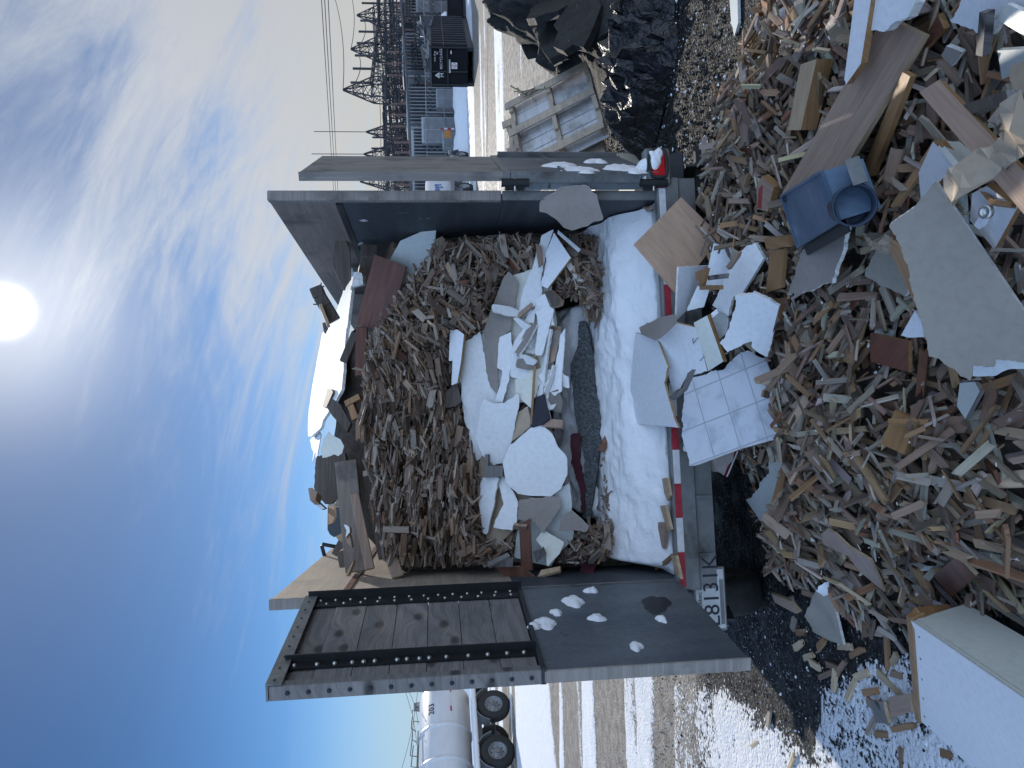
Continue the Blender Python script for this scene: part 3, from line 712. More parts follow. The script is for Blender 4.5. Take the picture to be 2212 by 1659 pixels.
blob('snow_clump', T(1.17, -.04, .845), EX, EY, EZ, .07, .05, 62, 'snow heaped on top of the tail lamp bracket', group='snow about the tail lamp')

# slab of snow on the trailer bed
def bed_snow():
    nx, ny = 170, 110; xs = np.linspace(-1.02, 1.02, nx); ys = np.linspace(-.03, .66, ny); X, Y = np.meshgrid(xs, ys)
    wv = (fbm(X*1.6+3, Y*0, 3, 2)-.5)*.07
    Z = .757+.035*sstep(Y, .02, .14)+.13*sstep(Y+wv, .10, .30)+.13*sstep(Y+wv*.6, .22, .58)+.02*sstep(X, .2, .9)
    Z += (fbm(X*3, Y*7, 4, 1)-.5)*.075*sstep(Y, .06, .3)+(fbm(X*13, Y*18, 3, 2)-.5)*.028*sstep(Y, -.02, .1)
    e = sstep(X, -1.02, -.94+.06*(fbm(Y*6, X*0, 2, 3)-.5)-.03)
    Z = .752+(Z-.752)*e; dirt = 1.1*sstep(Y, .16, .0)-.08+.25*np.exp(-((X-.5)/.3)**2-((Y-.3)/.2)**2)
    V = [T(a, b, c) for a, b, c in zip(X.ravel(), Y.ravel(), Z.ravel())]; id_ = np.arange(nx*ny).reshape(ny, nx)
    F = np.stack([id_[:-1, :-1], id_[:-1, 1:], id_[1:, 1:], id_[1:, :-1]], -1).reshape(-1, 4)
    mb = MB(); mb.add(V, [tuple(f) for f in F], 0, smooth=True); o = mb.build('snow_slab', 'snow')
    at = o.data.attributes.new('dirt', 'FLOAT', 'POINT'); at.data.foreach_set('value', dirt.ravel().astype(np.float32))
    tag(o, 'thick white slab of packed snow covering the trailer bed', 'snow')
bed_snow()
# ------------------------------------------------------------------ the heap spilled in front of the trailer
FOOT = np.array([(-1.10, 4.15), (-.80, 4.38), (0, 4.30), (.95, 4.42), (1.42, 4.62), (1.72, 4.25), (1.98, 3.70), (2.35, 3.0), (2.7, 2.0), (2.7, .6), (-.75, .6), (-.85, 2.2), (-1.02, 2.9), (-1.20, 3.5)])
def H0(X, Y):
    X = np.asarray(X, float); Y = np.asarray(Y, float)
    d = sdist(X, Y, FOOT)+(fbm(X*2.2, Y*2.2, 3)-.5)*.25
    h = .40*sstep(d, -.02, .75)+.10*sstep(X, .1, 1.2)*sstep(d, .1, .6)
    h = h-.16*np.exp(-((X-.20)/.6)**2-((Y-1.95)/.45)**2)
    h = h+.07*(fbm(X*1.7+4, Y*1.7, 3, 1)-.5)*sstep(d, 0, .4)
    h = h+.16*np.exp(-((X-.45)/.5)**2-((Y-3.85)/.35)**2)       # boards are heaped up against the sill
    return np.where(d > -.05, h, -.03)
G0 = .0125
gx = np.arange(-1.9, 2.8, G0); gy = np.arange(1.45, 4.8, G0)
GX, GY = np.meshgrid(gx, gy); HB = np.maximum(H0(GX, GY)-.03, 0.0); HM = HB.copy()
def hs(x, y): return float(H0(np.array([x]), np.array([y]))[0])
def surf(u, v, lift=0.):
    """where the sight line through a picture point meets the heap, raised by lift"""
    d = ray(u, v); t = np.linspace(1.2, 7, 1200); P = CAM+t[:, None]*d; H = np.maximum(H0(P[:, 0], P[:, 1]), 0)+lift
    k = np.argmax(P[:, 2] <= H); return P[k]
def psurf(pts): return plane3([surf(*p) for p in pts])
def pz(pts): return plane3([onz(u, v, z) for u, v, z in pts])
def heap_core():
    st = 4; X, Y, Z = GX[::st, ::st], GY[::st, ::st], HB[::st, ::st]-.004; ny, nx = X.shape; id_ = np.arange(nx*ny).reshape(ny, nx)
    keep = (H0(X, Y) > 0.01); F = []
    for j in range(ny-1):
        for i in range(nx-1):
            q = [id_[j, i], id_[j, i+1], id_[j+1, i+1], id_[j+1, i]]
            if keep.ravel()[q].any(): F.append(tuple(q))
    mb = MB(); mb.add(np.stack([X, Y, Z], -1).reshape(-1, 3), F, 0, smooth=True)
    return mb
CORE = heap_core()
# ---- the big pieces: each on its own plane, resting on the heap
ZB2, ZB3, ZB4, ZB5, ZB6, ZB7, ZA5 = zc('B2'), zc('B3'), zc('B4'), zc('B5'), zc('B6'), zc('B7'), zc('A5')
WD = ('plank_brown',)*2
S = sheet
# brown board
q = ZB2((1128, 105), (1390, 232), (832, 1165), (450, 1285))
S('brown_board', 'long wide brown wood-grain board sloping down the right of the heap', 'board', q, psurf([(*q[0], .13), (*q[1], .15), (*q[2], .17)]), .02, ('plank_brown', 'plank_brown', 'lumber_pale'), cap=True, seed=2, uvo=(q[0], q[3], q[1], 1.2, .3))
q = ZB2((1250, 470), (1300, 500), (1075, 1080), (1052, 1150), (990, 1130), (1010, 1050))
S('long_lath', 'long narrow orange-brown lath alongside the wide brown board', 'lath', q, pz([(*q[0], .63), (*q[1], .64), (*q[3], .50)]), .018, ('orange_board',)*3, cap=True, seed=3, uvo=(q[1], q[3], q[0], 1.2, .05))
q = ZB2((945, -70), (1055, -70), (978, 415), (882, 552), (870, 520))
S('white_trim_board', 'narrow white painted board with a brown edge, half in sun, on top of the brown board', 'board', q, psurf([(*q[0], .20), (*q[2], .21), (*q[3], .19)]), .022, ('melamine', 'orange_board', 'orange_board'), cap=True, seed=4)
q = ZB2((1075, -60), (1345, -60), (1330, 20), (1285, 112), (1110, 205), (1012, 195))
S('broken_drywall_piece', 'white drywall piece with a crumbling broken edge at the upper right of the heap', 'drywall', q, psurf([(*q[0], .20), (*q[2], .22), (*q[5], .19)]), .03, ('drywall', 'paper_brown', 'gypsum'), rag=(2, 3, 4), amp=.012, cap=True, seed=5)
q = ZB2((570, 395), (690, 385), (600, 930), (515, 880))
S('tan_plank', 'tan plank with a bright orange edge standing in the right flank of the heap', 'plank', ZB2((585, 420), (690, 385), (585, 850), (500, 850)), psurf([(*q[0], .10), (*q[1], .12), (*q[2], .12)]), .06, ('lumber_pale', 'orange_board', 'orange_board'), cap=True, seed=6, uvo=(q[0], q[3], q[1], .5, .1))
# grey drywall sheet, its white core showing along the edges
q = ZB3((1465, 22), (1330, 190), (1168, 305), (1245, 455), (1290, 570), (1322, 750), (1392, 1005), (1425, 1165), (1492, 1178), (1690, 1328), (1705, 1225), (1850, 1235), (1860, 1180), (2120, 1215), (2260, 1180), (2250, 1130), (2044, 870))
S('grey_drywall_sheet', 'largest drywall sheet, grey-brown paper side up, with a white broken edge, near the viewer', 'drywall', q, pz([(*q[0], .76), (*q[6], .68), (*q[14], .45)]), .02, ('paper_grey', 'drywall', 'gypsum'), rag=(1, 2, 3, 4, 5, 6, 7, 8, 9, 10, 11, 12, 13), amp=.008, warp=.006, wk=(4, 2), cap=True, seed=7)
q = ZB3((1700, 1228), (1850, 1236), (1862, 1184), (2100, 1200), (2240, 1190), (2240, 1260), (1960, 1268), (1850, 1300), (1700, 1300))
S('white_drywall_strip', 'white strip of broken gypsum core below the largest grey drywall sheet', 'drywall', q, pz([(*q[0], .50), (*q[2], .50), (*q[5], .46)]), .015, ('drywall', 'gypsum', 'gypsum'), rag='all', amp=.012, seed=8)
# brown-paper drywall under the duct box
q = ZB3((600, 470), (905, 300), (875, 470), (832, 560), (792, 690), (600, 742), (497, 768), (550, 610))
S('brown_drywall_piece', 'torn brown-paper drywall piece directly under the blue-grey duct box', 'drywall', q, psurf([(*q[0], .16), (*q[1], .20), (*q[6], .15)]), .016, ('paper_brown', 'drywall', 'gypsum'), rag=(1, 2, 3, 4, 5, 6, 7), amp=.01, warp=.008, cap=True, seed=9)
q = ZB3((1075, 470), (1250, 455), (1300, 640), (1270, 755), (1120, 700), (1010, 640), (1040, 540))
S('creamy_drywall_piece', 'small cream drywall piece tucked under the left edge of the largest grey sheet', 'drywall', q, psurf([(*q[0], .12), (*q[1], .14), (*q[4], .11)]), .014, ('paper_grey', 'drywall', 'gypsum'), rag='all', amp=.012, warp=.006, cap=True, seed=10)
q = ZB3((955, 378), (1070, 405), (1180, 350), (1250, 455), (1170, 495), (1045, 470), (1000, 420))
S('torn_paper_scrap', 'torn scrap of tan paper between the duct box and the largest grey sheet', 'paper', q, psurf([(*q[0], .16), (*q[2], .20), (*q[5], .15)]), .002, ('kraft', 'kraft', 'kraft'), rag=(0, 2, 4), amp=.01, warp=.02, wk=(12, 7), seed=11, crumple=.006)
q = ZB3((1240, 1030), (1330, 870), (1370, 930), (1390, 1040), (1290, 1045))
S('white_hinge_rail', 'small white plastic rail poking out from the left edge of the largest grey sheet', 'rail', q, psurf([(*q[0], .10), (*q[1], .13), (*q[3], .12)]), .012, ('melamine', 'melamine', 'melamine'), cap=True, seed=12)
q = ZB3((1040, 1015), (1290, 1070), (1290, 1270), (1040, 1200))
S('red_brown_panel', 'red-brown square panel half buried left of the largest grey sheet', 'panel', q, psurf([(*q[0], .09), (*q[1], .11), (*q[2], .09)]), .015, ('red_board', 'red_board', 'orange_board'), cap=True, seed=13)
# upper right: planks, white panels
q = ZB2((1360, 603), (1490, 520), (2130, 1215), (2130, 1500))
S('wide_brown_plank', 'smooth orange-brown plank crossing the right of the heap to the picture edge', 'plank', q, pz([(*q[0], .66), (*q[1], .66), (*q[2], .78)]), .018, ('plank_brown', 'orange_board', 'orange_board'), cap=True, seed=14, uvo=(q[0], q[3], q[1], 1., .15))
q = ZB2((1560, 135), (1660, -60), (2120, -60), (2120, 160), (1900, 130), (1835, 228), (1700, 190))
S('melamine_sheet', 'white panel sheet at the top right corner of the heap, lying flat', 'panel', q, psurf([(*q[0], .13), (*q[1], .15), (*q[4], .16)]), .016, ('melamine', 'drywall', 'gypsum'), rag=(0, 5, 6), amp=.008, cap=True, seed=15)
q = ZB2((1850, 118), (1935, 25), (2120, 110), (2120, 285), (2030, 225))
S('beige_ribbed_panel', 'beige panel lying on the white panel at the top right corner of the heap', 'panel', q, psurf([(*q[0], .19), (*q[1], .20), (*q[3], .21)]), .012, ('melamine_cream', 'kraft', 'gypsum'), cap=True, seed=16)
q = ZB2((1780, 50), (1790, 85), (1770, 380), (1735, 360), (1750, 80))
S('grey_lath', 'grey lath lying across the edge of the white panel at the top right', 'lath', ZB2((1752, 80), (1795, 85), (1772, 370), (1728, 360)), psurf([(*q[0], .24), (*q[1], .24), (*q[2], .17)]), .02, ('plank_grey',)*3, seed=17)
q = ZB2((1630, 690), (1925, 590), (1940, 655), (1650, 765))
S('dark_batten', 'dark grey batten with pale fibres caught on its end, lying over the brown plank', 'batten', q, pz([(*q[0], .69), (*q[1], .74), (*q[2], .74)]), .03, ('lumber_dark', 'lumber_dark', 'plank_grey'), seed=18)
q = ZB2((2080, 560), (1975, 640), (1925, 720), (1905, 890), (1840, 955), (1700, 985), (1600, 1080), (1530, 1165), (1570, 1270), (1622, 1335), (1645, 1290), (1850, 1160), (2080, 985))
S('crumpled_paper_sheet', 'crumpled tan kraft paper sheet draped over the brown plank at the right', 'paper', q, pz([(*q[0], .84), (*q[5], .79), (*q[9], .74)]), .002, ('kraft', 'kraft', 'kraft'), rag=(2, 4, 6, 8, 11), amp=.008, warp=.022, wk=(17, 11), seed=19, step=.035, crumple=.007)
q = ZB2((1960, 430), (2100, 400), (2100, 560), (1985, 590), (1955, 520))
S('tan_paper_piece', 'small tan paper piece at the picture edge above the crumpled sheet', 'paper', q, pz([(*q[0], .72), (*q[1], .74), (*q[3], .72)]), .003, ('kraft', 'kraft', 'kraft'), rag='all', amp=.008, warp=.008, seed=20)
q = ZB2((1535, 300), (1640, 340), (1570, 435), (1505, 365))
S('speckled_panel_piece', 'small speckled grey panel offcut in the upper right of the heap', 'panel', q, psurf([(*q[0], .11), (*q[1], .11), (*q[2], .10)]), .015, ('paper_brown', 'panel_grey', 'gypsum'), cap=True, seed=21)
q = ZB2((1870, 330), (2060, 320), (2060, 450), (1900, 520))
S('pale_board_offcut', 'pale grey board offcut below the beige panel at the right picture edge', 'panel', q, psurf([(*q[0], .12), (*q[1], .13), (*q[2], .12)]), .015, ('panel_grey', 'panel_grey', 'gypsum'), cap=True, seed=22)
q = ZB2((1265, 30), (1540, 40), (1370, 330), (1360, 310))
S('dark_red_plank', 'dark red-brown plank between the broken drywall and the white panel', 'plank', ZB2((1480, 95), (1520, 190), (1395, 325), (1365, 305)), psurf([(*q[0], .10), (*q[1], .11), (*q[2], .09)]), .02, ('red_board', 'red_board', 'orange_board'), cap=True, seed=23)

def box_from(corners, th):   # helper for carcasses: list of (u,v,z)
    return [onz(*c) for c in corners]
# white cabinet, broken, at the right
CB = thing('broken_cabinet', surf(*ZB2((1600, 1150))[0]), 'broken white cabinet carcass with brown edging, wedged under the brown plank at the right', 'cabinet')
def cab_panel(nm, q, zs, mats, th=.016, seed=1):
    return sheet(nm, None, None, q, pz([(*q[i], z) for i, z in zs]), th, mats, parent=CB, cap=True, seed=seed)
q = ZB2((1448, 925), (1600, 1075), (1490, 1190), (1370, 1310), (1355, 1130)); cab_panel('side_panel', q, ((0, .62), (1, .66), (3, .55)), ('melamine', 'melamine', 'orange_board'), seed=31)
q = ZB2((1470, 922), (1500, 920), (1615, 1062), (1598, 1078)); cab_panel('edge_band', q, ((0, .632), (1, .64), (2, .672)), ('orange_board',)*3, .014, seed=32)
q = ZB2((1500, 922), (1625, 925), (1730, 1020), (1615, 1062)); cab_panel('top_panel', q, ((0, .63), (1, .56), (2, .60)), ('melamine_cream',)*3, seed=33)
q = ZB2((1705, 1265), (1800, 1215), (1960, 1330), (2010, 1340), (1850, 1630), (1690, 1440)); cab_panel('door_panel', q, ((0, .68), (2, .74), (4, .58)), ('melamine', 'melamine', 'orange_board'), seed=34)
q = ZB2((1745, 1238), (1760, 1222), (1840, 1300), (1965, 1322), (1958, 1345), (1820, 1330)); cab_panel('door_edging', q, ((0, .70), (2, .735), (4, .765)), ('orange_board',)*3, .012, seed=35)
q = ZB2((1795, 1345), (1825, 1355), (1750, 1500), (1715, 1470)); cab_panel('hinge_rail', q, ((0, .72), (1, .72), (2, .665)), ('melamine',)*3, .02, seed=36)
mb = MB(); (a,) = ZB2((1810, 1385)); p = onz(*a, .735); mb.lathe(p, (0, -.3, 1), [(.016, 0), (.016, .012), (.009, .014), (.009, .004), (0, .004)], 16); mb.build('hinge_cup', 'bolt_zinc', CB)

# blue-grey sheet metal duct box with a round collar
DB = thing('duct_box', surf(*ZB2((650, 1400))[0]), 'blue-grey sheet metal duct box with a round collar, lying on the brown board', 'duct box')
q = ZB2((460, 1283), (722, 1122), (838, 1440), (567, 1612))
p0, n = pz([(*q[0], .66), (*q[1], .77), (*q[3], .61)])
C = [hit(*t, p0, n) for t in q]; nd = -n*.13
mb = MB(); V = C+[c+nd for c in C]; mb.add(V, [(0, 1, 2, 3) if np.cross(C[1]-C[0], C[2]-C[0])@n > 0 else (3, 2, 1, 0)])
for i in range(4):
    j = (i+1) % 4; mb.add([C[i], C[j], C[j]+nd, C[i]+nd], [(3, 2, 1, 0)]); mb.bar(C[i], C[j], .010, .010, 0)
mb.add([c+nd for c in C], [(3, 2, 1, 0)]); mb.build('box_body', 'duct_blue', DB)
rgt = unit((C[1]+C[2])/2-(C[0]+C[3])/2); dn = unit(C[2]-C[1])
mb = MB(); A = C[1]-nd*.05+rgt*.002; Bp = C[1]+(C[2]-C[1])*.50; mb.box((A+Bp)/2+rgt*.045-n*.085, (np.linalg.norm(Bp-A), .11, .004), np.stack([dn, rgt, n], 1)); mb.box((A+Bp)/2+rgt*.10-n*.065, (np.linalg.norm(Bp-A), .004, .045), np.stack([dn, rgt, n], 1))
mb.build('side_flange', 'steel_grey', DB)
mb = MB(); c0 = C[1]+(C[2]-C[1])*.76-n*.055-rgt*.045; ax = unit(rgt*1.+dn*.12+n*.15)
mb.lathe(c0, ax, [(.062, -.01), (.062, .10), (.066, .102), (.066, .108), (.060, .108), (.058, .0)], 32); mb.lathe(c0, ax, [(.058, .012), (0, .012)], 32); mb.build('collar', 'duct_dark', DB)
mb = MB(); mb.box((C[2]+C[3])/2+dn*.022-n*.02, (np.linalg.norm(C[2]-C[3]), .045, .004), np.stack([unit(C[2]-C[3]), unit(np.cross(n, unit(C[2]-C[3]))), n], 1)); mb.build('lower_flange', 'steel_black', DB)
mb = MB(); (a,) = ZB2((480, 1300)); p = hit(*a, p0+n*.003, n); mb.lathe(p, n, [(.013, 0), (.013, .004), (.008, .005), (.007, .001), (0, .001)], 16); mb.build('bolt_hole', 'ink_dark', DB)
CAPS.append((np.array([c[:2] for c in C]), C[0]+nd, n, 0.)); CAPS.append((np.array([(p_)[:2] for p_ in (C[1]-rgt*.02, C[1]+rgt*.16, C[2]+rgt*.20, C[2]-rgt*.02)]), C[0]+nd*.8, n, 0.))
# ---- boards leaning between the trailer sill and the heap
q = ZB6((222, 625), (668, 180), (1038, 545), (620, 1092))
S('plywood_square', 'square plywood panel set on its corner, leaning on the trailer sill', 'plywood', q, pz([(*q[0], .93), (*q[2], .50), (*q[1], .70)]), .012, ('plywood', 'plywood', 'orange_board'), cap=True, seed=41, uvo=(q[0], q[3], q[1], .34, .34))
q = ZB6((798, 235), (858, 155), (1112, 408), (1050, 502))
S('brown_plank_end', 'short thick brown plank just right of the plywood square', 'plank', q, pz([(*q[0], .62), (*q[1], .62), (*q[3], .42)]), .04, ('plank_brown', 'orange_board', 'orange_board'), cap=True, seed=42, uvo=(q[0], q[3], q[1], .3, .1))
q = ZB6((645, 835), (930, 820), (980, 1040), (760, 1200), (622, 1335))
S('white_board', 'white board leaning directly against the lower edge of the plywood square', 'board', q, pz([(*q[0], .80), (*q[1], .60), (*q[4], .78)]), .012, ('melamine', 'drywall', 'gypsum'), cap=True, seed=43)
q = ZB6((972, 610), (1167, 660), (1150, 900), (1040, 1012), (880, 1010), (892, 950))
S('white_board', 'white board below the plywood square with a wood scrap lying across it', 'board', q, pz([(*q[0], .625), (*q[1], .545), (*q[4], .655)]), .012, ('melamine', 'drywall', 'gypsum'), cap=True, seed=44)
q = ZB6((1210, 700), (1285, 632), (1365, 605), (1442, 750), (1330, 940), (1240, 1085), (1160, 1110), (1112, 1290), (965, 1190), (1100, 880))
S('torn_white_drywall', 'long torn white drywall piece between the plywood square and the duct box', 'drywall', q, pz([(*q[0], .595), (*q[3], .54), (*q[8], .64)]), .016, ('drywall', 'paper_brown', 'gypsum'), rag=(0, 1, 2, 6, 7, 8, 9), amp=.008, cap=True, warp=.003, seed=45)
q = ZB6((820, 1010), (930, 1048), (880, 1205), (800, 1225), (722, 1245), (770, 1120))
S('white_drywall_flap', 'small white drywall flap folded over the cabinet door below the plywood square', 'drywall', q, pz([(*q[0], .71), (*q[1], .66), (*q[4], .74)]), .012, ('drywall', 'paper_brown', 'gypsum'), rag=(2, 3, 4), amp=.008, cap=True, seed=46)
q = ZB6((1090, 1440), (1170, 1112), (1350, 1075), (1420, 1110), (1582, 1200), (1530, 1400), (1472, 1670), (1335, 1590), (1325, 1530), (1220, 1575), (1100, 1630), (1025, 1545))
S('torn_white_drywall', 'white drywall piece with a notched lower edge, just right of the tiled panel', 'drywall', q, pz([(*q[0], .67), (*q[4], .54), (*q[10], .64)]), .016, ('drywall', 'paper_brown', 'gypsum'), rag=(0, 1, 2, 3, 5, 6, 7, 8, 9, 10, 11), amp=.010, warp=.006, wk=(8, 3), cap=True, seed=47)
q = ZB6((950, 1290), (1080, 1210), (1110, 1330), (1090, 1440), (1010, 1520))
S('grey_board', 'shaded grey board behind the white drywall piece beside the cabinet door', 'board', q, pz([(*q[0], .64), (*q[1], .60), (*q[4], .62)]), .01, ('panel_grey',)*3, cap=True, seed=48)
q = ZB6((925, 1285), (1000, 1222), (1015, 1260), (940, 1325))
S('white_block', 'small white painted block lying in the gap beside the cabinet door', 'block', q, pz([(*q[0], .69), (*q[1], .66), (*q[2], .655)]), .025, ('melamine',)*3, seed=49)
# cabinet door: white face, cream stile, brown edge
KD = thing('cabinet_door', onz(*ZB7((400, 250))[0], .70), 'white cabinet door with a cream stile and rusty staples, leaning on the trailer sill', 'cabinet door')
q = ZB7((178, 55), (250, 5), (330, -60), (500, -20), (592, 335), (450, 370), (372, 470), (310, 507), (255, 300))
pk = pz([(*q[0], .86), (*q[4], .66), (*q[7], .76)])
sheet('face', None, None, q, pk, .014, ('melamine', 'melamine', 'chipboard'), rag=(4, 5, 6), amp=.006, parent=KD, cap=True, seed=50)
q = ZB7((480, -60), (590, -120), (722, 255), (600, 335)); sheet('stile', None, None, q, (pk[0]+pk[1]*.004, pk[1]), .016, ('melamine_cream', 'melamine', 'orange_board'), parent=KD, seed=51)
q = ZB7((588, -120), (605, -125), (740, 262), (722, 256)); sheet('edge_band', None, None, q, (pk[0]-pk[1]*.003, pk[1]), .014, ('orange_board',)*3, parent=KD, seed=52)
mb = MB()
for a, b in (((470, 75), (480, 115)), ((480, 100), (515, 62)), ((530, 250), (568, 214))):
    A, B_ = [hit(*t, pk[0]+pk[1]*.012, pk[1]) for t in ZB7(a, b)]; mb.tube([A-pk[1]*.012, A, B_], .0016, 5)
mb.build('staples', 'lumber_dark', KD)
q = ZA5((1455, 20), (1505, 35), (1640, 82), (1720, 300), (1690, 430), (1745, 620), (1812, 797), (1390, 755), (1432, 260))
S('melamine_sheet', 'large white panel lying on the trailer bed over the sill, left of the cabinet door', 'panel', q, pz([(*q[0], .905), (*q[7], .90), (*q[6], .79)]), .012, ('melamine', 'drywall', 'chipboard'), rag=(3, 4, 5), amp=.006, seed=53, cap=True)
q = ZA5((1485, -20), (1600, -80), (1780, -130), (1790, -60), (1660, 60), (1620, 85), (1500, 30))
S('brown_paper_scrap', 'brown paper-faced scrap between the large white panel and the cabinet door', 'paper', q, pz([(*q[0], .90), (*q[2], .86), (*q[5], .90)]), .004, ('paper_brown',)*3, rag='all', amp=.008, seed=54)
# tiled drywall
q = ZB7((385, 832), (392, 640), (400, 520), (470, 390), (620, 330), (722, 322), (800, 235), (862, 180), (922, 165), (1070, 235), (1110, 345), (1127, 560), (1162, 770), (1165, 885), (860, 967), (500, 1102), (440, 1107), (425, 995), (395, 985))
o, x1, y1 = ZB7((570, 757), (776, 676), (493, 489))
S('tiled_panel', 'broken drywall panel faced with white wall tiles and grey grout, leaning on the trailer sill', 'tile panel', q, pz([(*q[0], .78), (*q[3], .72), (*q[12], .42)]), .022, ('wall_tile', 'paper_brown', 'gypsum'), rag=(0, 1, 2, 3, 4, 5, 6, 7, 8, 15, 16, 17, 18), amp=.007, cap=True, seed=55, uvo=(o, x1, y1, 1., 1.))
q = ZB7((500, 1100), (810, 985), (710, 1172))
S('brown_paper_triangle', 'brown paper triangle hanging from the lower edge of the tiled panel', 'paper', ZB7((500, 1100), (810, 985), (800, 1060), (712, 1172), (580, 1130)), pz([(*q[0], .60), (*q[1], .48), (*q[2], .50)]), .004, ('paper_brown',)*3, rag=(2, 3, 4), amp=.01, seed=56)
q = ZB7((702, 1172), (745, 1197), (832, 990), (792, 980))
S('red_stamped_lath', 'lath with a red and white printed band, under the lower edge of the tiled panel', 'lath', q, pz([(*q[0], .47), (*q[1], .46), (*q[2], .44)]), .01, ('tape_red', 'plywood', 'tape_white'), seed=57)
q = ZB7((702, 1170), (722, 1184), (806, 984), (790, 980)); o2 = S('printed_band', None, None, q, pz([(*ZB7((702, 1172))[0], .472), (*ZB7((745, 1197))[0], .462), (*ZB7((832, 990))[0], .442)]), .003, ('tape_white',)*3, parent=bpy.data.objects['red_stamped_lath'])
q = ZB7((800, 1050), (830, 990), (985, 1000), (980, 1075))
S('dark_plank_end', 'dark brown plank end in the shade under the tiled panel', 'plank', q, pz([(*q[0], .36), (*q[1], .40), (*q[3], .36)]), .03, ('lumber_dark', 'lumber_dark', 'red_board'), seed=58)
q = ZB7((890, 1078), (1045, 955), (1140, 1080), (1100, 1250), (1000, 1295))
S('grey_steel_sheet', 'smooth grey metal sheet behind the torn pale panel at the left edge of the heap', 'sheet', q, pz([(*q[0], .30), (*q[1], .33), (*q[4], .24)]), .006, ('steel_grey',)*3, seed=59)
q = ZB7((1105, 978), (1150, 1003), (1292, 1240), (1265, 1278), (1150, 1440), (1045, 1592), (905, 1382), (1000, 1312), (1040, 1225), (1095, 1170), (1095, 1060))
S('torn_pale_panel', 'pale grey-white torn panel with a thick brown edge, at the left edge of the heap', 'panel', q, pz([(*q[0], .40), (*q[3], .32), (*q[6], .28)]), .022, ('panel_grey', 'chipboard', 'chipboard'), rag=(6, 7, 8, 9, 10), amp=.01, cap=True, seed=60)
q = ZB7((1140, 1500), (1180, 1440), (1165, 1540), (1135, 1545)); 
S('white_scrap', 'small white scrap below the torn pale panel', 'scrap', q, pz([(*q[0], .26), (*q[1], .27), (*q[2], .24)]), .006, ('melamine',)*3, seed=61)
# left part of the heap
q = ZB4((1090, 430), (1160, 395), (1290, 440), (1395, 470), (1385, 505), (1300, 760), (1270, 805), (1050, 650))
S('glued_strip_board', 'tan board of glued wood strips with an open slot, in the middle of the heap', 'board', ZB4((1150, 395), (1300, 470), (1220, 720), (1045, 640)), psurf([(*q[0], .13), (*q[2], .13), (*q[6], .12)]), .015, ('orange_board', 'plank_brown', 'orange_board'), cap=True, seed=62, uvo=(ZB4((1045, 640))[0], ZB4((1150, 395))[0], ZB4((1220, 720))[0], .3, .2))
S('tan_lath', 'tan lath laid across the top of the glued strip board', 'lath', ZB4((1100, 458), (1392, 462), (1392, 502), (1100, 490)), psurf([(*q[0], .16), (*q[2], .15), (*q[4], .15)]), .014, ('orange_board',)*3, seed=63, uvo=(ZB4((1100, 458))[0], ZB4((1392, 462))[0], ZB4((1100, 490))[0], .3, .04))
S('tan_lath', 'tan lath forming the right side of the slot in the glued strip board', 'lath', ZB4((1340, 505), (1388, 515), (1265, 730), (1220, 705)), psurf([(*q[3], .13), (*q[4], .13), (*q[6], .12)]), .014, ('orange_board',)*3, seed=64)
q = ZB5((690, 0), (790, 95), (950, 195), (1045, 415), (870, 270), (790, 165), (612, 80), (598, 0), (640, -30))
S('pink_panel', 'pinkish smooth board with a pointed end, in the left part of the heap', 'board', q, psurf([(*q[0], .12), (*q[3], .11), (*q[6], .11)]), .012, ('pink_board', 'pink_board', 'lumber_pale'), rag=(7, 8), cap=True, seed=65, uvo=(q[0], q[3], q[6], .7, .15))
q = ZB5((1388, 300), (1560, 160), (1690, 300), (1520, 455))
S('red_square_board', 'dark red square board set on its corner above the white cabinet', 'board', q, psurf([(*q[0], .13), (*q[1], .14), (*q[2], .15)]), .014, ('red_board', 'red_board', 'lumber_pale'), cap=True, seed=66, uvo=(q[0], q[3], q[1], .25, .25))
q = ZB5((570, 400), (640, 345), (665, 420), (705, 560), (742, 800), (540, 700), (485, 580), (520, 480))
S('beige_drywall_piece', 'folded beige drywall piece with a white torn corner at the left edge of the heap', 'drywall', q, psurf([(*q[0], .10), (*q[3], .11), (*q[5], .07)]), .014, ('paper_grey', 'drywall', 'gypsum'), rag=(0, 1, 5, 6, 7), amp=.006, warp=.008, wk=(20, 5), cap=True, seed=67)
q = ZB5((570, 395), (640, 340), (665, 400), (610, 460))
S('white_paper_scrap', 'white crumpled paper scrap on the corner of the folded beige drywall', 'paper', q, psurf([(*q[0], .125), (*q[1], .135), (*q[2], .13)]), .003, ('drywall',)*3, rag='all', warp=.01, wk=(25, 18), seed=68)
q = ZB5((1020, 480), (1080, 700), (1030, 700), (990, 500))
S('pale_lath', 'pale lath sloping down beside the white cabinet', 'lath', ZB5((970, 480), (1022, 478), (1085, 705), (1040, 700)), psurf([(*q[0], .07), (*q[1], .06), (*q[2], .06)]), .014, ('plank_grey', 'lumber_pale', 'lumber_pale'), seed=69)
q = ZB5((262, -60), (285, -60), (283, 285), (258, 275))
S('white_stick', 'thin white painted stick standing off the left edge of the heap', 'stick', q, pz([(*q[0], .20), (*q[1], .20), (*q[2], .03)]), .015, ('melamine',)*3, seed=70)
q = ZB5((245, 425), (380, 480), (445, 560), (420, 570), (270, 490))
S('grey_board_end', 'split grey board end poking out of the left edge of the heap', 'board', q, pz([(*q[0], .10), (*q[1], .13), (*q[3], .10)]), .018, ('plank_brown', 'plank_brown', 'lumber_pale'), rag=(4,), seed=71)
q = ZB5((1070, 1160), (1225, 1135), (1238, 1260), (1085, 1310))
S('brown_board_square', 'short wide brown board on the snow at the corner of the white cabinet', 'board', q, pz([(*q[0], .06), (*q[1], .10), (*q[2], .08)]), .016, ('plank_brown', 'plank_brown', 'lumber_pale'), seed=72, uvo=(q[0], q[1], q[3], .2, .15))
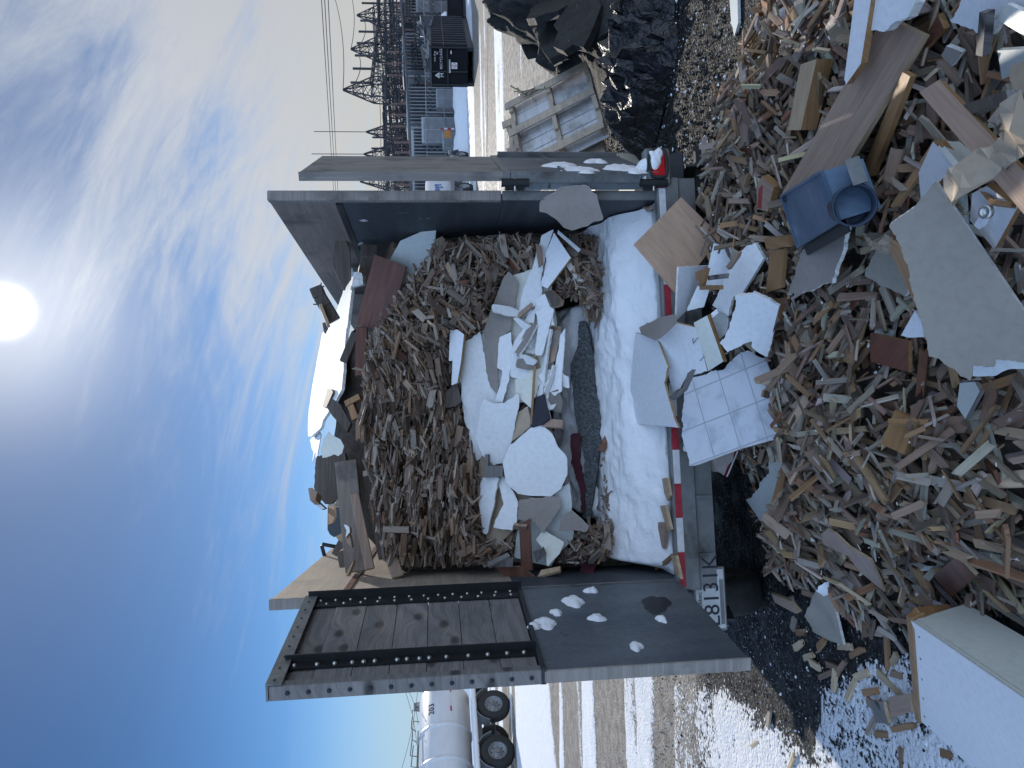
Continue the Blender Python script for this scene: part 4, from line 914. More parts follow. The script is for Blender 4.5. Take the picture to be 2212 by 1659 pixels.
q = ZB5((940, 1180), (1035, 1195), (1075, 1345), (985, 1340))
S('grey_board_square', 'short grey split board on the snow next to the short brown board', 'board', q, pz([(*q[0], .04), (*q[1], .06), (*q[2], .05)]), .016, ('plank_grey', 'plank_grey', 'lumber_pale'), rag=(1,), seed=73)
q = ZB4((1620, 200), (1730, 190), (1765, 260), (1660, 460), (1600, 370))
S('cracked_white_offcut', 'pale grey cracked-paint board offcut just left of the largest grey drywall sheet', 'board', q, psurf([(*q[0], .13), (*q[1], .15), (*q[3], .13)]), .014, ('panel_grey', 'plank_grey', 'plank_grey'), cap=True, seed=74)
q = ZB3((345, 400), (500, 382), (515, 450), (360, 465))
S('tan_board_end', 'tan board end lying across the pile between the white drywall and the duct box', 'board', q, psurf([(*q[0], .15), (*q[1], .16), (*q[2], .15)]), .02, ('orange_board',)*3, cap=True, seed=75)
q = ZB3((385, 475), (470, 465), (455, 720), (360, 750))
S('ribbed_tan_board', 'ribbed tan board standing between the white drywall pieces and the brown drywall', 'board', q, psurf([(*q[0], .13), (*q[1], .14), (*q[2], .12)]), .02, ('orange_board', 'plank_brown', 'orange_board'), cap=True, seed=76, uvo=(q[0], q[3], q[1], .3, .1))
q = ZB3((295, 60), (330, -10), (410, 60), (370, 220), (300, 205))
S('marked_board', 'tan board with a red paint streak at the heap edge', 'board', q, psurf([(*q[0], .14), (*q[2], .16), (*q[3], .13)]), .03, ('plank_brown', 'plank_brown', 'orange_board'), cap=True, seed=77)
q = ZB3((312, 70), (335, 50), (325, 205), (303, 195)); S('red_streak', None, None, q, psurf([(*ZB3((295, 60))[0], .142), (*ZB3((410, 60))[0], .162), (*ZB3((370, 220))[0], .132)]), .002, ('tape_red',)*3, parent=bpy.data.objects['marked_board'])
# laths lying on the white boards
for i, (pp, zz, mt, nm, lab) in enumerate([
  (ZB6((915, 915), (1085, 892), (1080, 940), (918, 958)), .70, 'plank_grey', 'grey_lath', 'small grey lath lying across the middle white board'),
  (ZB6((840, 1005), (1030, 1005), (1032, 1045), (838, 1046)), .72, 'orange_board', 'brown_lath', 'small red-brown lath lying across the folded drywall flap'),
  (ZB6((800, 880), (910, 840), (870, 1000), (830, 1005), (835, 955), (800, 960)), .72, 'orange_board', 'brown_scrap', 'stepped brown wood scrap on the white board below the plywood'),
  (ZB6((1085, 830), (1195, 690), (1205, 700), (1195, 740), (1110, 860)), .66, 'plank_brown', 'brown_lath', 'thin brown lath lying along the long torn white drywall'),
  (ZA5((1745, 555), (1720, 520), (1830, 480), (1905, 320), (1850, 330), (1915, 340), (1840, 500)), .84, 'plank_grey', 'grey_splinter', 'grey splintered lath lying over the corner of the cabinet door')]):
    if nm == 'grey_splinter': pp = ZB7((270, 540), (390, 470), (430, 350), (470, 320), (440, 400), (400, 490), (300, 570))
    S(nm, lab, 'wood scrap', pp, pz([(*pp[0], zz), (*pp[1], zz+.004), (*pp[2], zz+.002)]), .016, (mt,)*3, seed=80+i)

# the long white cabinet at the lower left
LC = thing('long_cabinet', onz(*ZB5((1300, 1000))[0], .0), 'long white cabinet lying at the lower left, with a brown wooden face frame', 'cabinet')
def lcab():
    A = onz(*ZB5((1253, 628))[0], .36); Bq = onz(*ZB5((1305, 1330))[0], .05)          # the frame end of the upper face
    e = (Bq-A); far = onz(*ZB5((2032, 1165))[0], .40); d = unit(far-A); nrm = unit(np.cross(d, e)); nrm = nrm if nrm[2] > 0 else -nrm
    Lc = 1.25; wd = e
    mb = MB(); mb.add([A, A+d*Lc, A+d*Lc+wd, A+wd], [(0, 1, 2, 3) if np.cross(d, wd)@nrm > 0 else (3, 2, 1, 0)])
    dep = -nrm*.34
    mb.add([A+wd, A+wd+d*Lc, A+wd+d*Lc+dep, A+wd+dep], [(0, 1, 2, 3)]); mb.add([A+d*Lc, A+d*Lc+wd, A+d*Lc+wd+dep, A+d*Lc+dep], [(0, 1, 2, 3)])
    f = mb.build('back_panel', 'melamine', LC)
    # side panel that faces the viewer
    P1 = onz(*ZB5((1335, 600))[0], .34); P2 = onz(*ZB5((1520, 568))[0], .22); s = (P2-P1)
    mb = MB(); A2 = A+nrm*.002-unit(wd)*.012
    mb.add([A2, A2+d*Lc, A2+d*Lc+s*1.1+dep*.25, A2+s*1.1+dep*.25], [(0, 1, 2, 3)]); mb.add([A2-nrm*.012, A2+d*Lc-nrm*.012, A2+d*Lc+s*1.1+dep*.25-nrm*.012, A2+s*1.1+dep*.25-nrm*.012], [(3, 2, 1, 0)]); mb.build('side_panel', 'melamine_cream', LC)
    mb = MB(); mb.bar(A+unit(wd)*.012+nrm*.003, A+unit(wd)*.012+d*Lc+nrm*.003, .03, .006, up=nrm); mb.build('edge_strip', 'melamine', LC)
    # brown face frame
    R = np.stack([unit(wd), unit(d), np.cross(unit(wd), unit(d))], 1); Lw = np.linalg.norm(wd)
    up_ = R[:, 2] if R[2, 2] > 0 else -R[:, 2]
    mb = MB(); mb.box(A+wd*.5-d*.022+up_*(-.025), (Lw+.05, .042, .062), R, 0, .004); mb.bar(A-d*.022-unit(wd)*.012-up_*.02, A-d*.022+s*1.3-up_*.02, .04, .05, 0, up=up_, bev=.004)
    mb.build('face_frame', 'orange_board', LC)
    mb = MB()
    for i in range(8):
        for t in (.03, .97):
            p = A+d*(.06+i*.15)+wd*(t if t < .5 else t-.0)+nrm*.0005; mb.lathe(p, nrm, [(.0045, 0), (.0045, .001), (0, .001)], 8)
    for i in range(5): mb.lathe(A+d*.03+wd*(.1+.2*i)+nrm*.0005, nrm, [(.0045, 0), (.0045, .001), (0, .001)], 8)
    mb.build('screw_heads', 'lumber_dark', LC)
    Q = [A, A+d*Lc, A+d*Lc+wd, A+wd]; CAPS.append((np.array([p[:2] for p in Q]), A, nrm, .36))
lcab()
# ------------------------------------------------------------------ loose wood: every piece settles on what already lies there
PAL = [((.29, .245, .20), 'weathered grey'), ((.37, .32, .265), 'pale grey'), ((.235, .165, .12), 'brown'), ((.28, .17, .095), 'orange-brown'), ((.155, .11, .082), 'dark brown'), ((.45, .35, .235), 'pale tan'), ((.19, .085, .055), 'reddish'), ((.52, .51, .49), 'white-painted')]
PW = np.array([.25, .11, .27, .15, .14, .06, .018, .010]); PW = PW/PW.sum()
def piece_geo(L, W, Tk, rg, jag):
    """a snapped stick: strips across the width end at different lengths"""
    k = 2 if W < .03 else (3 if W < .06 else 4); ys = np.sort(np.concatenate([[-W/2, W/2], rg.uniform(-W*.4, W*.4, k-1)]))
    tap = rg.uniform(.8, 1.05); V = []
    split = rg.random() < .45
    for e in (-1, 1):
        j = jag*(rg.random() < .72)+.003
        x = e*L/2-e*np.abs(rg.normal(0, j, k+1))
        if rg.random() < .25: x = x+e*np.linspace(-1, 1, k+1)*rg.uniform(-.35, .35)*W
        for i in range(k+1):
            sc = tap if e > 0 else 1.
            zt = Tk/2*(1+rg.normal()*.04); V.append((x[i], ys[i]*sc, -zt)); V.append((x[i]-e*abs(rg.normal(0, j*.4)), ys[i]*sc, zt*(rg.uniform(.4, 1) if split and rg.random() < .3 else 1)))
    n = 2*(k+1); F = []
    for i in range(k):
        a, b = 2*i, 2*i+2
        F += [(a, b, n+b, n+a)[::-1], (a+1, b+1, n+b+1, n+a+1), (a, a+1, b+1, b)[::-1] if False else (a, b, b+1, a+1)[::-1], (n+a, n+b, n+b+1, n+a+1)]
    F += [(0, 1, n+1, n)[::-1], (2*k, 2*k+1, n+2*k+1, n+2*k)]
    Fx = []
    V = np.array(V); c = V.mean(0)
    for f in F:                                     # outward winding
        P = V[list(f)]; nn = np.cross(P[1]-P[0], P[2]-P[0])
        Fx.append(f if nn@(P.mean(0)-c) > 0 else f[::-1])
    o = rg.uniform(0, 40, 2); uv = []
    for f in Fx:
        P = V[list(f)]; nn = np.abs(np.cross(P[1]-P[0], P[2]-P[0])); ax = int(np.argmax(nn/np.array([1., 1., 1.])))
        uv.append(P[:, [1, 2]]*np.array([.4, 1.])+o if ax == 0 else (P[:, [0, 2]]+o+.3 if ax == 1 else P[:, [0, 1]]+o))
    return V, Fx, uv
def settle(hm, x0, y0, g, cx, cy, yaw, L, W, Tk, roll=0., tiltmax=.8):
    """rest a stick on a height map; returns centre, rotation"""
    n = max(5, int(L/g/1.3)); s = np.linspace(-L/2, L/2, n); w = np.array([-.4, 0, .4])*W
    c, sn = math.cos(yaw), math.sin(yaw)
    X = cx+s[:, None]*c-w*sn; Y = cy+s[:, None]*sn+w*c
    i = np.round((Y-y0)/g).astype(int); j = np.round((X-x0)/g).astype(int)
    if i.min() < 0 or j.min() < 0 or i.max() >= hm.shape[0] or j.max() >= hm.shape[1]: return None
    h = hm[i, j].max(1)
    neg, pos = s <= 0, s >= 0
    sa, ha, sb, hb = s[neg], h[neg], s[pos], h[pos]
    z0 = (ha[:, None]*sb-hb*sa[:, None])/np.maximum(sb-sa[:, None], 1e-6)
    z0[(sb-sa[:, None]) < 1e-6] = -9
    k = np.unravel_index(np.argmax(z0), z0.shape); m = (hb[k[1]]-ha[k[0]])/max(sb[k[1]]-sa[k[0]], 1e-6)
    m = max(-tiltmax, min(tiltmax, m)); z = z0[k]
    return i, j, s, z, m
def rot(yaw, m, roll):
    x = unit((math.cos(yaw), math.sin(yaw), m)); y = unit(np.cross((0, 0, 1.), x)); z = np.cross(x, y)
    return np.stack([x, y*math.cos(roll)+z*math.sin(roll), z*math.cos(roll)-y*math.sin(roll)], 1)
CAPH = np.full(GX.shape, 9.)
for poly, P0, n, th in CAPS:
    if abs(n[2]) < .05: continue
    ins = sdist(GX, GY, poly) > -.012; zz = P0[2]-((GX-P0[0])*n[0]+(GY-P0[1])*n[1])/n[2]-th
    CAPH = np.where(ins, np.minimum(CAPH, zz), CAPH)
def capped(V):
    P = np.concatenate([V, V.mean(0)[None]])
    i = np.clip(np.round((P[:, 1]-gy[0])/G0).astype(int), 0, len(gy)-1); j = np.clip(np.round((P[:, 0]-gx[0])/G0).astype(int), 0, len(gx)-1)
    return bool((P[:, 2] > CAPH[i, j]-.004).any())
def pile_pieces(count, rg):
    out = []; tries = 0
    while len(out) < count and tries < count*4:
        tries += 1; late = len(out)/count
        x, y = rg.uniform(-1.45, 2.2), rg.uniform(1.65, 4.5)
        d = float(sdist(np.array([x]), np.array([y]), FOOT)[0])
        if d < -.02 and rg.random() > .0: continue
        r = rg.random()
        if r < .05: L, W, Tk = rg.uniform(.10, .17), rg.uniform(.042, .065), rg.uniform(.007, .012)
        elif r < .62: L, W, Tk = rg.uniform(.08, .165), rg.uniform(.018, .032), rg.uniform(.006, .012)
        else: L, W, Tk = rg.uniform(.04, .13), rg.uniform(.007, .020), rg.uniform(.004, .009)
        if rg.random() < .12: L *= 1.7
        yaw = rg.normal(math.radians(70), .55) if (x < -.55 and rg.random() < .6) else rg.uniform(0, math.pi)
        if d < .22 and rg.random() < .6:      # at the foot sticks lie up and down the slope
            yaw = math.atan2(y-3.0, x-.6)+rg.normal()*.4
        roll = rg.normal()*.28 if rg.random() < .75 else rg.normal()*1.0
        s_ = settle(HM, gx[0], gy[0], G0, x, y, yaw, L, W, Tk)
        if s_ is None: continue
        i, j, s, z, m = s_
        if rg.random() < .22: m = max(-1.3, min(1.3, m+rg.normal()*.45))
        R = rot(yaw, m, roll); th = (abs(math.cos(roll))*Tk+abs(math.sin(roll))*W)
        C = np.array([x, y, z+th*.42-.004])
        V, F, uv = piece_geo(L, W, Tk, rg, .012); Wd = C+V@R.T
        if capped(Wd): continue
        col = int(rg.choice(len(PAL), p=PW)); t = np.array(PAL[col][0])*rg.uniform(.72, 1.22)*(1+rg.normal(0, .04, 3))
        hz = z+m*s+th*.85
        np.maximum.at(HM, (i, j), np.minimum(hz[:, None]+0*i, HM[i, j]+.06))
        out.append(dict(V=Wd, F=F, uv=uv, t=t, col=col, C=C, R=R, L=L, W=W, yaw=yaw, m=m))
    return out
PCS = pile_pieces(7600, np.random.default_rng(21))
# strays on the ground round about
def strays(rg):
    out = []
    spots = [((.9, 1.3), (0, 0)), ]
    B5p = [(235, 1312, 0), (130, 1495, .9), (400, 1620, .6), (1180, 1640, .1), (560, 930, 1.2), (700, 1050, .3), (820, 1100, .6), (690, 940, 1.1), (640, 1000, 1.3), (900, 1000, 1.0), (960, 1120, 1.2), (450, 790, .9), (520, 870, 1.1), (470, 700, 1.3), (1010, 1250, 1.3), (1030, 1420, 1.4), (960, 1360, 1.2), (1090, 1060, 1.3), (1190, 1370, 1.1), (1440, 1480, .8), (1500, 1560, .9), (410, 640, .4), (380, 470, .7), (740, 960, 1.), (610, 780, .6), (570, 650, 1.2), (1150, 1000, 1.4), (1120, 900, .4), (860, 840, 1.2), (780, 800, .8), (1360, 1400, .4), (1080, 840, .3), (980, 700, 1.4)]
    B2p = [(165, 765, 1.), (260, 975, 1.2), (765, 40, 1.4), (620, 235, .9), (690, 120, 1.3), (440, 380, 1.2)]
    for pts, zz, bl in ((B5p, ZB5, 1), (B2p, ZB2, 0)):
        for u, v, a in pts:
            (q,) = zz((u, v)); p = onz(*q, .012); L, W, Tk = rg.uniform(.09, .2), rg.uniform(.022, .042), rg.uniform(.012, .02)
            yaw = -a+rg.normal()*.25 if bl else a+rg.normal()*.3
            R = rot(yaw, rg.normal()*.05, rg.normal()*.12); V, F, uv = piece_geo(L, W, Tk, rg, .010); C = p+EZ*Tk*.45; Wd = C+V@R.T
            if capped(Wd): continue
            col = int(rg.choice([0, 2, 3, 5])); t = np.array(PAL[col][0])*rg.uniform(.8, 1.25)
            out.append(dict(V=Wd, F=F, uv=uv, t=t, col=col, C=C, R=R, L=L, W=W, yaw=yaw, m=0., stray=True))
    return out
STR = strays(np.random.default_rng(8))
# which pieces can be seen, and how large
def visible_size(p):
    u, v = proj(p['C']); 
    if not (-10 < u < 2222 and -10 < v < 1669): return -1
    if p.get('stray'): return 1e4
    i = int(round((p['C'][1]-gy[0])/G0)); j = int(round((p['C'][0]-gx[0])/G0))
    top = p['V'][:, 2].max()
    if HM[max(i-1, 0):i+2, max(j-1, 0):j+2].mean() > top+.012: return 0
    for poly, P0, n, th in CAPS:
        if sdist(np.array([p['C'][0]]), np.array([p['C'][1]]), poly)[0] > 0: return 0
    uu, vv = zip(*[proj(q) for q in p['V']]); return (max(uu)-min(uu))*(max(vv)-min(vv))**.5*p['W']
LAND = [(ZB7((780, 700))[0], 'the tiled panel'), (ZB3((1600, 800))[0], 'the largest grey drywall sheet'), (ZB2((650, 1380))[0], 'the blue-grey duct box'), (ZB3((700, 600))[0], 'the brown drywall piece'), (ZB4((1200, 600))[0], 'the glued strip board'), (ZB5((850, 250))[0], 'the pink pointed board'), (ZB5((1540, 300))[0], 'the dark red square board'), (ZB5((600, 600))[0], 'the folded beige drywall'), (ZB5((1290, 900))[0], 'the long white cabinet'), (ZB7((1100, 1350))[0], 'the torn pale panel'), (ZB3((1160, 1130))[0], 'the buried red-brown panel'), (ZB2((900, 700))[0], 'the long brown board'), (ZB2((1750, 900))[0], 'the orange-brown plank'), (ZB2((1500, 1150))[0], 'the broken white cabinet'), (ZB6((1330, 1300))[0], 'the notched white drywall'), (ZB6((600, 600))[0], 'the plywood square'), (ZB2((600, 620))[0], 'the tan plank'), (ZB2((1750, 100))[0], 'the top right white panel'), (ZB4((1680, 330))[0], 'the cracked grey offcut')]
def wood_label(p, where=None):
    u, v = proj(p['C']); c = PAL[p['col']][1]
    size = 'long' if p['L'] > .21 else ('short' if p['L'] < .12 else 'medium')
    wid = 'wide ' if p['W'] > .05 else ('thin ' if p['W'] < .025 else '')
    k = min(LAND, key=lambda l: (l[0][0]-u)**2+(l[0][1]-v)**2)
    du, dv = u-k[0][0], v-k[0][1]; dd = math.hypot(du, dv)
    rel = ('beside' if dd < 45 else (('below' if du > 0 else 'above') if abs(du) > abs(dv) else ('left of' if dv > 0 else 'right of')))
    if p.get('stray'): return f"{size} {wid}{c} stick loose on the ground {rel} {k[1]}"
    A = np.array(proj(p['C']+p['R'][:, 0]*.05))-np.array(proj(p['C']-p['R'][:, 0]*.05)); an = math.degrees(math.atan2(-A[0], -A[1])) % 180   # angle seen upright: 0 = level
    o = 'level' if an < 25 or an > 155 else ('upright' if 65 < an < 115 else ('leaning right' if an < 90 else 'leaning left'))
    return f"{size} {wid}{c} wood scrap, {o}, {rel} {k[1]}"
ALLP = STR+PCS; SZ = np.array([visible_size(p) for p in ALLP]); ordr = np.argsort(-SZ); IND = set(ordr[:262].tolist())
NIND = 0
stuff = MB(); stuff.add(CORE.v, CORE.f, 1, smooth=True, tint=(1, 1, 1))
for k, p in enumerate(ALLP):
    if k in IND and SZ[k] > 0:
        mb = MB(); mb.add(p['V'], p['F'], 0, uv=p['uv'], tint=p['t']); o = mb.build('wood_scrap', 'wood')
        tag(o, wood_label(p), 'wood scrap', 'loose wood scraps of the spilled heap'); NIND += 1
    elif SZ[k] > -1 or p['C'][1] > 1.9: stuff.add(p['V'], p['F'], 0, uv=p['uv'], tint=p['t'])
o = stuff.build('wood_debris', ['wood', 'heap_base']); tag(o, 'heap of countless small broken wood sticks spilled in front of the trailer', 'wood debris', kind='stuff')
# crumbs of white gypsum scattered over the heap
def crumbs(rg, n, spot, name, label, cat):
    mb = MB()
    for _ in range(n):
        p = spot(rg)
        if p is None: continue
        r = rg.uniform(.003, .009)*(1 if rg.random() < .8 else 2.0); e1 = unit(rg.normal(size=3)*np.array([1, 1, .4])); e2 = unit(np.cross(unit(rg.normal(size=3)*.4+EZ), e1)); e3 = np.cross(e1, e2)
        K = int(rg.integers(4, 7)); V = [p+EZ*.004+e1*math.cos(t)*r*rg.uniform(.5, 1.7)+e2*math.sin(t)*r*rg.uniform(.4, 1.) for t in np.linspace(0, 6.283, K+1)[:-1]]
        V2 = [v+e3*.003 for v in V]
        mb.add(V+V2, [tuple(range(K, 2*K)), tuple(range(K))[::-1]]+[(i, (i+1) % K, K+(i+1) % K, K+i) for i in range(K)])
    o = mb.build(name, 'gypsum'); tag(o, label, cat, kind='stuff')
def on_heap(rg):
    x, y = rg.uniform(-1.1, 1.9), rg.uniform(2.0, 4.2); i, j = int((y-gy[0])/G0), int((x-gx[0])/G0)
    if HM[i, j] < .05: return None
    q = np.array([x, y, HM[i, j]+.002])
    if capped(q[None]): return None
    return q
crumbs(np.random.default_rng(4), 380, on_heap, 'gypsum_crumbs', 'white gypsum crumbs scattered over the wood heap', 'crumbs')
# ------------------------------------------------------------------ the load still in the trailer
ZA1, ZA2, ZA3, ZA4, ZA6, ZC7, ZC8 = zc('A1'), zc('A2'), zc('A3'), zc('A4'), zc('A6'), zc('C7'), zc('C8')
FO = T(0, .50, 1.05); FS = RT@unit((0, .17, 1.)); FN = RT@unit((0, -1., .17)); FR = np.stack([EX, FS, FN], 1)
def pf(pts): return plane3([hit(u, v, FO+FN*l, FN) for u, v, l in pts])
def pl(yl, nx=0., nz=.2, z=2.): return (T(0, yl, z), RT@unit((nx, -1., nz)))
def ztop(x): return np.interp(x, (-1.03, -.8, -.2, .35, .55, .85, 1.03), (2.27, 2.36, 2.44, 2.42, 2.26, 2.02, 1.96))
def stop(x): return (ztop(x)-1.05)/FS[2]
def load_core():
    xs = np.linspace(-1.025, 1.025, 70); V = []; prof = []
    for x in xs:
        zt = float(ztop(x)); row = [(.53, .755), (.51, 1.05)]
        for t in np.linspace(.08, 1, 16): z = 1.05+(zt-1.05)*t; row.append((.50+.17*(z-1.05), z))
        zb = float(np.interp(x, (-1.03, -.7, -.35, .3, .55, .70, .84, 1.03), (2.40, 2.66, 2.74, 2.70, 2.60, 2.36, 2.06, 1.98)))
        for y, z in ((.92, zt+.01), (1.06, zt+.02), (1.12, max(zt, zb-.12)), (1.3, max(zb, zt)), (1.8, max(zb, zt)+.02), (2.8, max(zb, zt)), (4.35, max(zb, zt)-.05)): row.append((max(y, row[-1][0]+.02), z))
        row = [(y+(.36*float(sstep(x, -.88, -.78)*sstep(x, .80, .70)) if .9 < z < 1.42 and y < .6 else 0), z) for y, z in row]
        prof.append(row)
    m = len(prof[0])
    for i, row in enumerate(prof):
        for k, (y, z) in enumerate(row):
            nz = (fbm(np.array([xs[i]*4]), np.array([z*4+y*3]), 3)[0]-.5)*.09*(k > 1); V.append(T(xs[i], y+.04-nz, z-.02+nz*.4))
    F = [(i*m+k, (i+1)*m+k, (i+1)*m+k+1, i*m+k+1) for i in range(len(xs)-1) for k in range(m-1)]
    return V, F
LV, LF = load_core()
GL = .01; lx = np.arange(-1.0, 1.0, GL); ly = np.arange(-.12, 1.75, GL); LXg, LYg = np.meshgrid(lx, ly)
HL_ = (fbm(LXg*3, LYg*3, 3, 2)-.5)*.10-.015
def face_pieces(count, rg):
    out = []; tries = 0
    while len(out) < count and tries < count*4:
        tries += 1
        x, s0 = rg.uniform(-.98, .98), rg.uniform(-.05, 1.7)
        if s0 > stop(x)-.01: continue
        drywall_zone = s0 < .95-.15*(x+.3) and -.85 < x < .5
        mess = x > .30 or (s0 < .55) or (x < -.55 and s0 < .8)
        r = rg.random()
        if r < .06: L, W, Tk = rg.uniform(.10, .18), rg.uniform(.026, .042), rg.uniform(.008, .013)
        elif r < .40: L, W, Tk = rg.uniform(.06, .13), rg.uniform(.011, .023), rg.uniform(.005, .010)
        else: L, W, Tk = rg.uniform(.03, .10), rg.uniform(.005, .012), rg.uniform(.003, .006)
        yaw = rg.normal()*(.75 if mess else .17) + (.25 if x > 0 else -.1)
        if rg.random() < .1: yaw = rg.uniform(0, 3.14)
        roll = rg.normal()*.9
        st_ = settle(HL_, lx[0], ly[0], GL, x, s0, yaw, L, W, Tk, tiltmax=.6)
        if st_ is None: continue
        i, j, s, z, m = st_
        if rg.random() < .2: m = m+rg.normal()*.35
        R = rot(yaw, m, roll); th = abs(math.cos(roll))*Tk+abs(math.sin(roll))*W
        V, F, uv = piece_geo(L, W, Tk, rg, .010); C = np.array([x, s0, z+th*.35-.004]); Lw = C+V@R.T
        if np.abs(Lw[:, 0]).max() > 1.02: continue
        pu, pv = proj(FO+FR@C)
        if 900 < pu < 1318 and 400 < pv < 1268 and FMASK[int((pu-900)/2), int((pv-400)/2)]: continue
        Wd = FO+Lw@FR.T
        col = int(rg.choice(len(PAL), p=PW)); t = (np.array(PAL[col][0])*.8+np.array(PAL[col][0]).mean()*.2)*rg.uniform(.65, 1.2)*np.array([1.02, .955, .92])
        np.maximum.at(HL_, (i, j), np.minimum((z+m*s+th*.75)[:, None]+0*i, HL_[i, j]+.035))
        out.append(dict(V=Wd, F=F, uv=uv, t=t, col=col, C=FO+FR@C, R=FR@R, L=L, W=W, lx=x, ls=s0, lh=C[2]))
    return out
# drywall sheets bedded in the lower half of the face
DW = ('drywall', 'paper_brown', 'gypsum'); FPOLY = []
def F_(name, label, cat, z, pts, lifts, mats=DW, th=.014, rag='all', amp=.008, warp=.006, seed=1, wk=(4, 2)):
    q = z(*pts); FPOLY.append(np.array(q)); return sheet(name, label, cat, q, pf([(*q[i], l+.055+np.random.default_rng(seed*7+i).uniform(-.018, .03)) for i, l in lifts]), th, mats, rag=rag, amp=amp, warp=warp, wk=wk, seed=seed)
F_('drywall_sheet', 'tall white drywall sheet, uppermost of the stack in the trailer load, behind the others', 'drywall', ZA5, [(40, 115), (120, 60), (195, 0), (215, 160), (285, 300), (360, 345), (350, 480), (260, 560), (200, 720), (155, 870), (95, 700), (30, 560)], ((0, .06), (4, .05), (9, .05)), seed=101, warp=.012)
F_('drywall_sheet', 'brown-faced pointed drywall sheet standing in the trailer load, right of the white sheets', 'drywall', ZA4, [(420, 962), (500, 1050), (470, 1260), (440, 1440), (345, 1520), (330, 1640), (325, 1700), (330, 1960), (315, 1968), (270, 1920), (235, 1790), (225, 1600), (220, 1450), (290, 1250), (370, 1035)], ((0, .09), (3, .10), (9, .085)), ('paper_brown', 'drywall', 'gypsum'), seed=102)
F_('drywall_sheet', 'white drywall strip overlapping the lower tip of the brown-faced pointed sheet', 'drywall', ZA5, [(345, 60), (440, 15), (452, 190), (405, 470), (372, 592), (300, 590), (352, 430), (362, 335), (325, 312)], ((0, .10), (2, .12), (5, .10)), seed=103)
F_('drywall_sheet', 'broad white drywall sheet with a wavy face in the middle of the trailer load', 'drywall', ZA5, [(220, 560), (290, 597), (385, 592), (500, 522), (502, 640), (432, 930), (375, 1080), (300, 1112), (205, 1015), (150, 875), (190, 640)], ((0, .11), (3, .13), (7, .10)), seed=104, warp=.014, wk=(9, 3))
F_('drywall_sheet', 'big rounded white drywall sheet, lowest of the stack, with a grey dusty corner', 'drywall', ZA5, [(440, 930), (600, 805), (690, 772), (778, 850), (820, 950), (897, 1035), (890, 1180), (842, 1290), (760, 1352), (620, 1352), (498, 1342), (400, 1240), (380, 1080)], ((0, .15), (5, .20), (10, .16)), ('drywall', 'paper_brown', 'gypsum'), seed=105, warp=.018, wk=(6, 4))
F_('drywall_sheet', 'tan drywall back showing between two white sheets in the trailer load', 'drywall', ZA5, [(500, 660), (582, 608), (602, 790), (450, 905), (432, 880)], ((0, .10), (2, .12), (3, .10)), ('kraft', 'drywall', 'gypsum'), seed=106)
F_('drywall_sheet', 'narrow white drywall sheet with a peeled flap, right of the brown stick', 'drywall', ZA5, [(452, 130), (610, 20), (622, 100), (565, 270), (578, 430), (440, 375), (436, 240)], ((0, .11), (1, .13), (4, .12)), seed=107)
F_('drywall_sheet', 'white drywall sheet behind the small black screen', 'drywall', ZA5, [(640, -10), (760, -20), (735, 200), (700, 330), (640, 545), (610, 640), (480, 520), (470, 400), (560, 400), (600, 210)], ((1, .12), (4, .13), (7, .09)), ('drywall_cream', 'paper_brown', 'gypsum'), seed=108)
F_('edge_stick', 'straight brown stick along the edge of the cream drywall sheet in the load', 'stick', ZA5, [(628, 205), (648, 203), (612, 770), (596, 770)], ((0, .15), (1, .15), (2, .16)), ('orange_board',)*3, rag=(), warp=0, seed=109)
F_('drywall_strip', 'thin white drywall strip, first of the layered strips above the snow', 'drywall', ZA5, [(740, 0), (765, -10), (700, 520), (650, 600), (655, 520), (700, 300)], ((0, .14), (3, .15), (4, .14)), seed=110, warp=0)
F_('drywall_strip', 'pale layered strip above the grey carpet, right of the brown scraps', 'drywall', ZA5, [(848, 30), (885, -20), (850, 500), (785, 530), (800, 300)], ((0, .16), (2, .18), (4, .16)), seed=111, warp=0)
F_('wood_lath', 'grey-brown lath standing among the layered drywall strips', 'lath', ZA5, [(770, -20), (845, -30), (800, 250), (740, 290)], ((0, .12), (1, .13), (2, .13)), ('plank_brown',)*3, seed=112, warp=0)
F_('drywall_strip', 'crumbled white strip beside the black screen', 'drywall', ZA5, [(790, 280), (812, 290), (745, 560), (715, 500)], ((0, .16), (1, .16), (2, .17)), seed=113, warp=0)
BS = F_('black_screen', 'small black panel with a white frame wedged in the load beside a wood block', 'panel', ZA5, [(622, 556), (706, 524), (755, 720), (695, 770), (610, 795)], ((0, .155), (1, .17), (4, .155)), ('ink_dark', 'ink_dark', 'ink_dark'), rag=(), warp=0, seed=114)
q = ZA5((706, 508), (722, 515), (770, 722), (752, 726)); sheet('frame', None, None, q, pf([(*q[0], .185), (*q[1], .185), (*q[2], .19)]), .02, ('melamine',)*3, parent=BS)
q = ZA5((622, 545), (715, 505), (718, 522), (624, 562)); sheet('frame', None, None, q, pf([(*q[0], .175), (*q[1], .188), (*q[2], .187)]), .02, ('melamine',)*3, parent=BS)
F_('wood_block', 'small red-brown block below the black screen', 'block', ZA5, [(693, 722), (864, 732), (855, 797), (690, 787)], ((0, .20), (1, .22), (2, .22)), ('plank_brown',)*3, th=.03, rag=(), warp=0, seed=115)
F_('L_shaped_block', 'grey L-shaped wood block lying against the broad white drywall sheet', 'block', ZA5, [(225, 1015), (252, 1015), (252, 1110), (372, 1110), (372, 1197), (225, 1207)], ((0, .13), (2, .135), (4, .145)), ('plank_grey',)*3, th=.03, rag=(), warp=0, seed=116)
bpy.data.objects['L_shaped_block'].name = 'wood_block'
F_('drywall_shard', 'long pointed white drywall shard at the left end of the stack', 'drywall', ZA5, [(212, 1205), (335, 1205), (300, 1420), (240, 1660), (215, 1660), (180, 1420), (190, 1250)], ((0, .10), (1, .12), (3, .09)), seed=117)
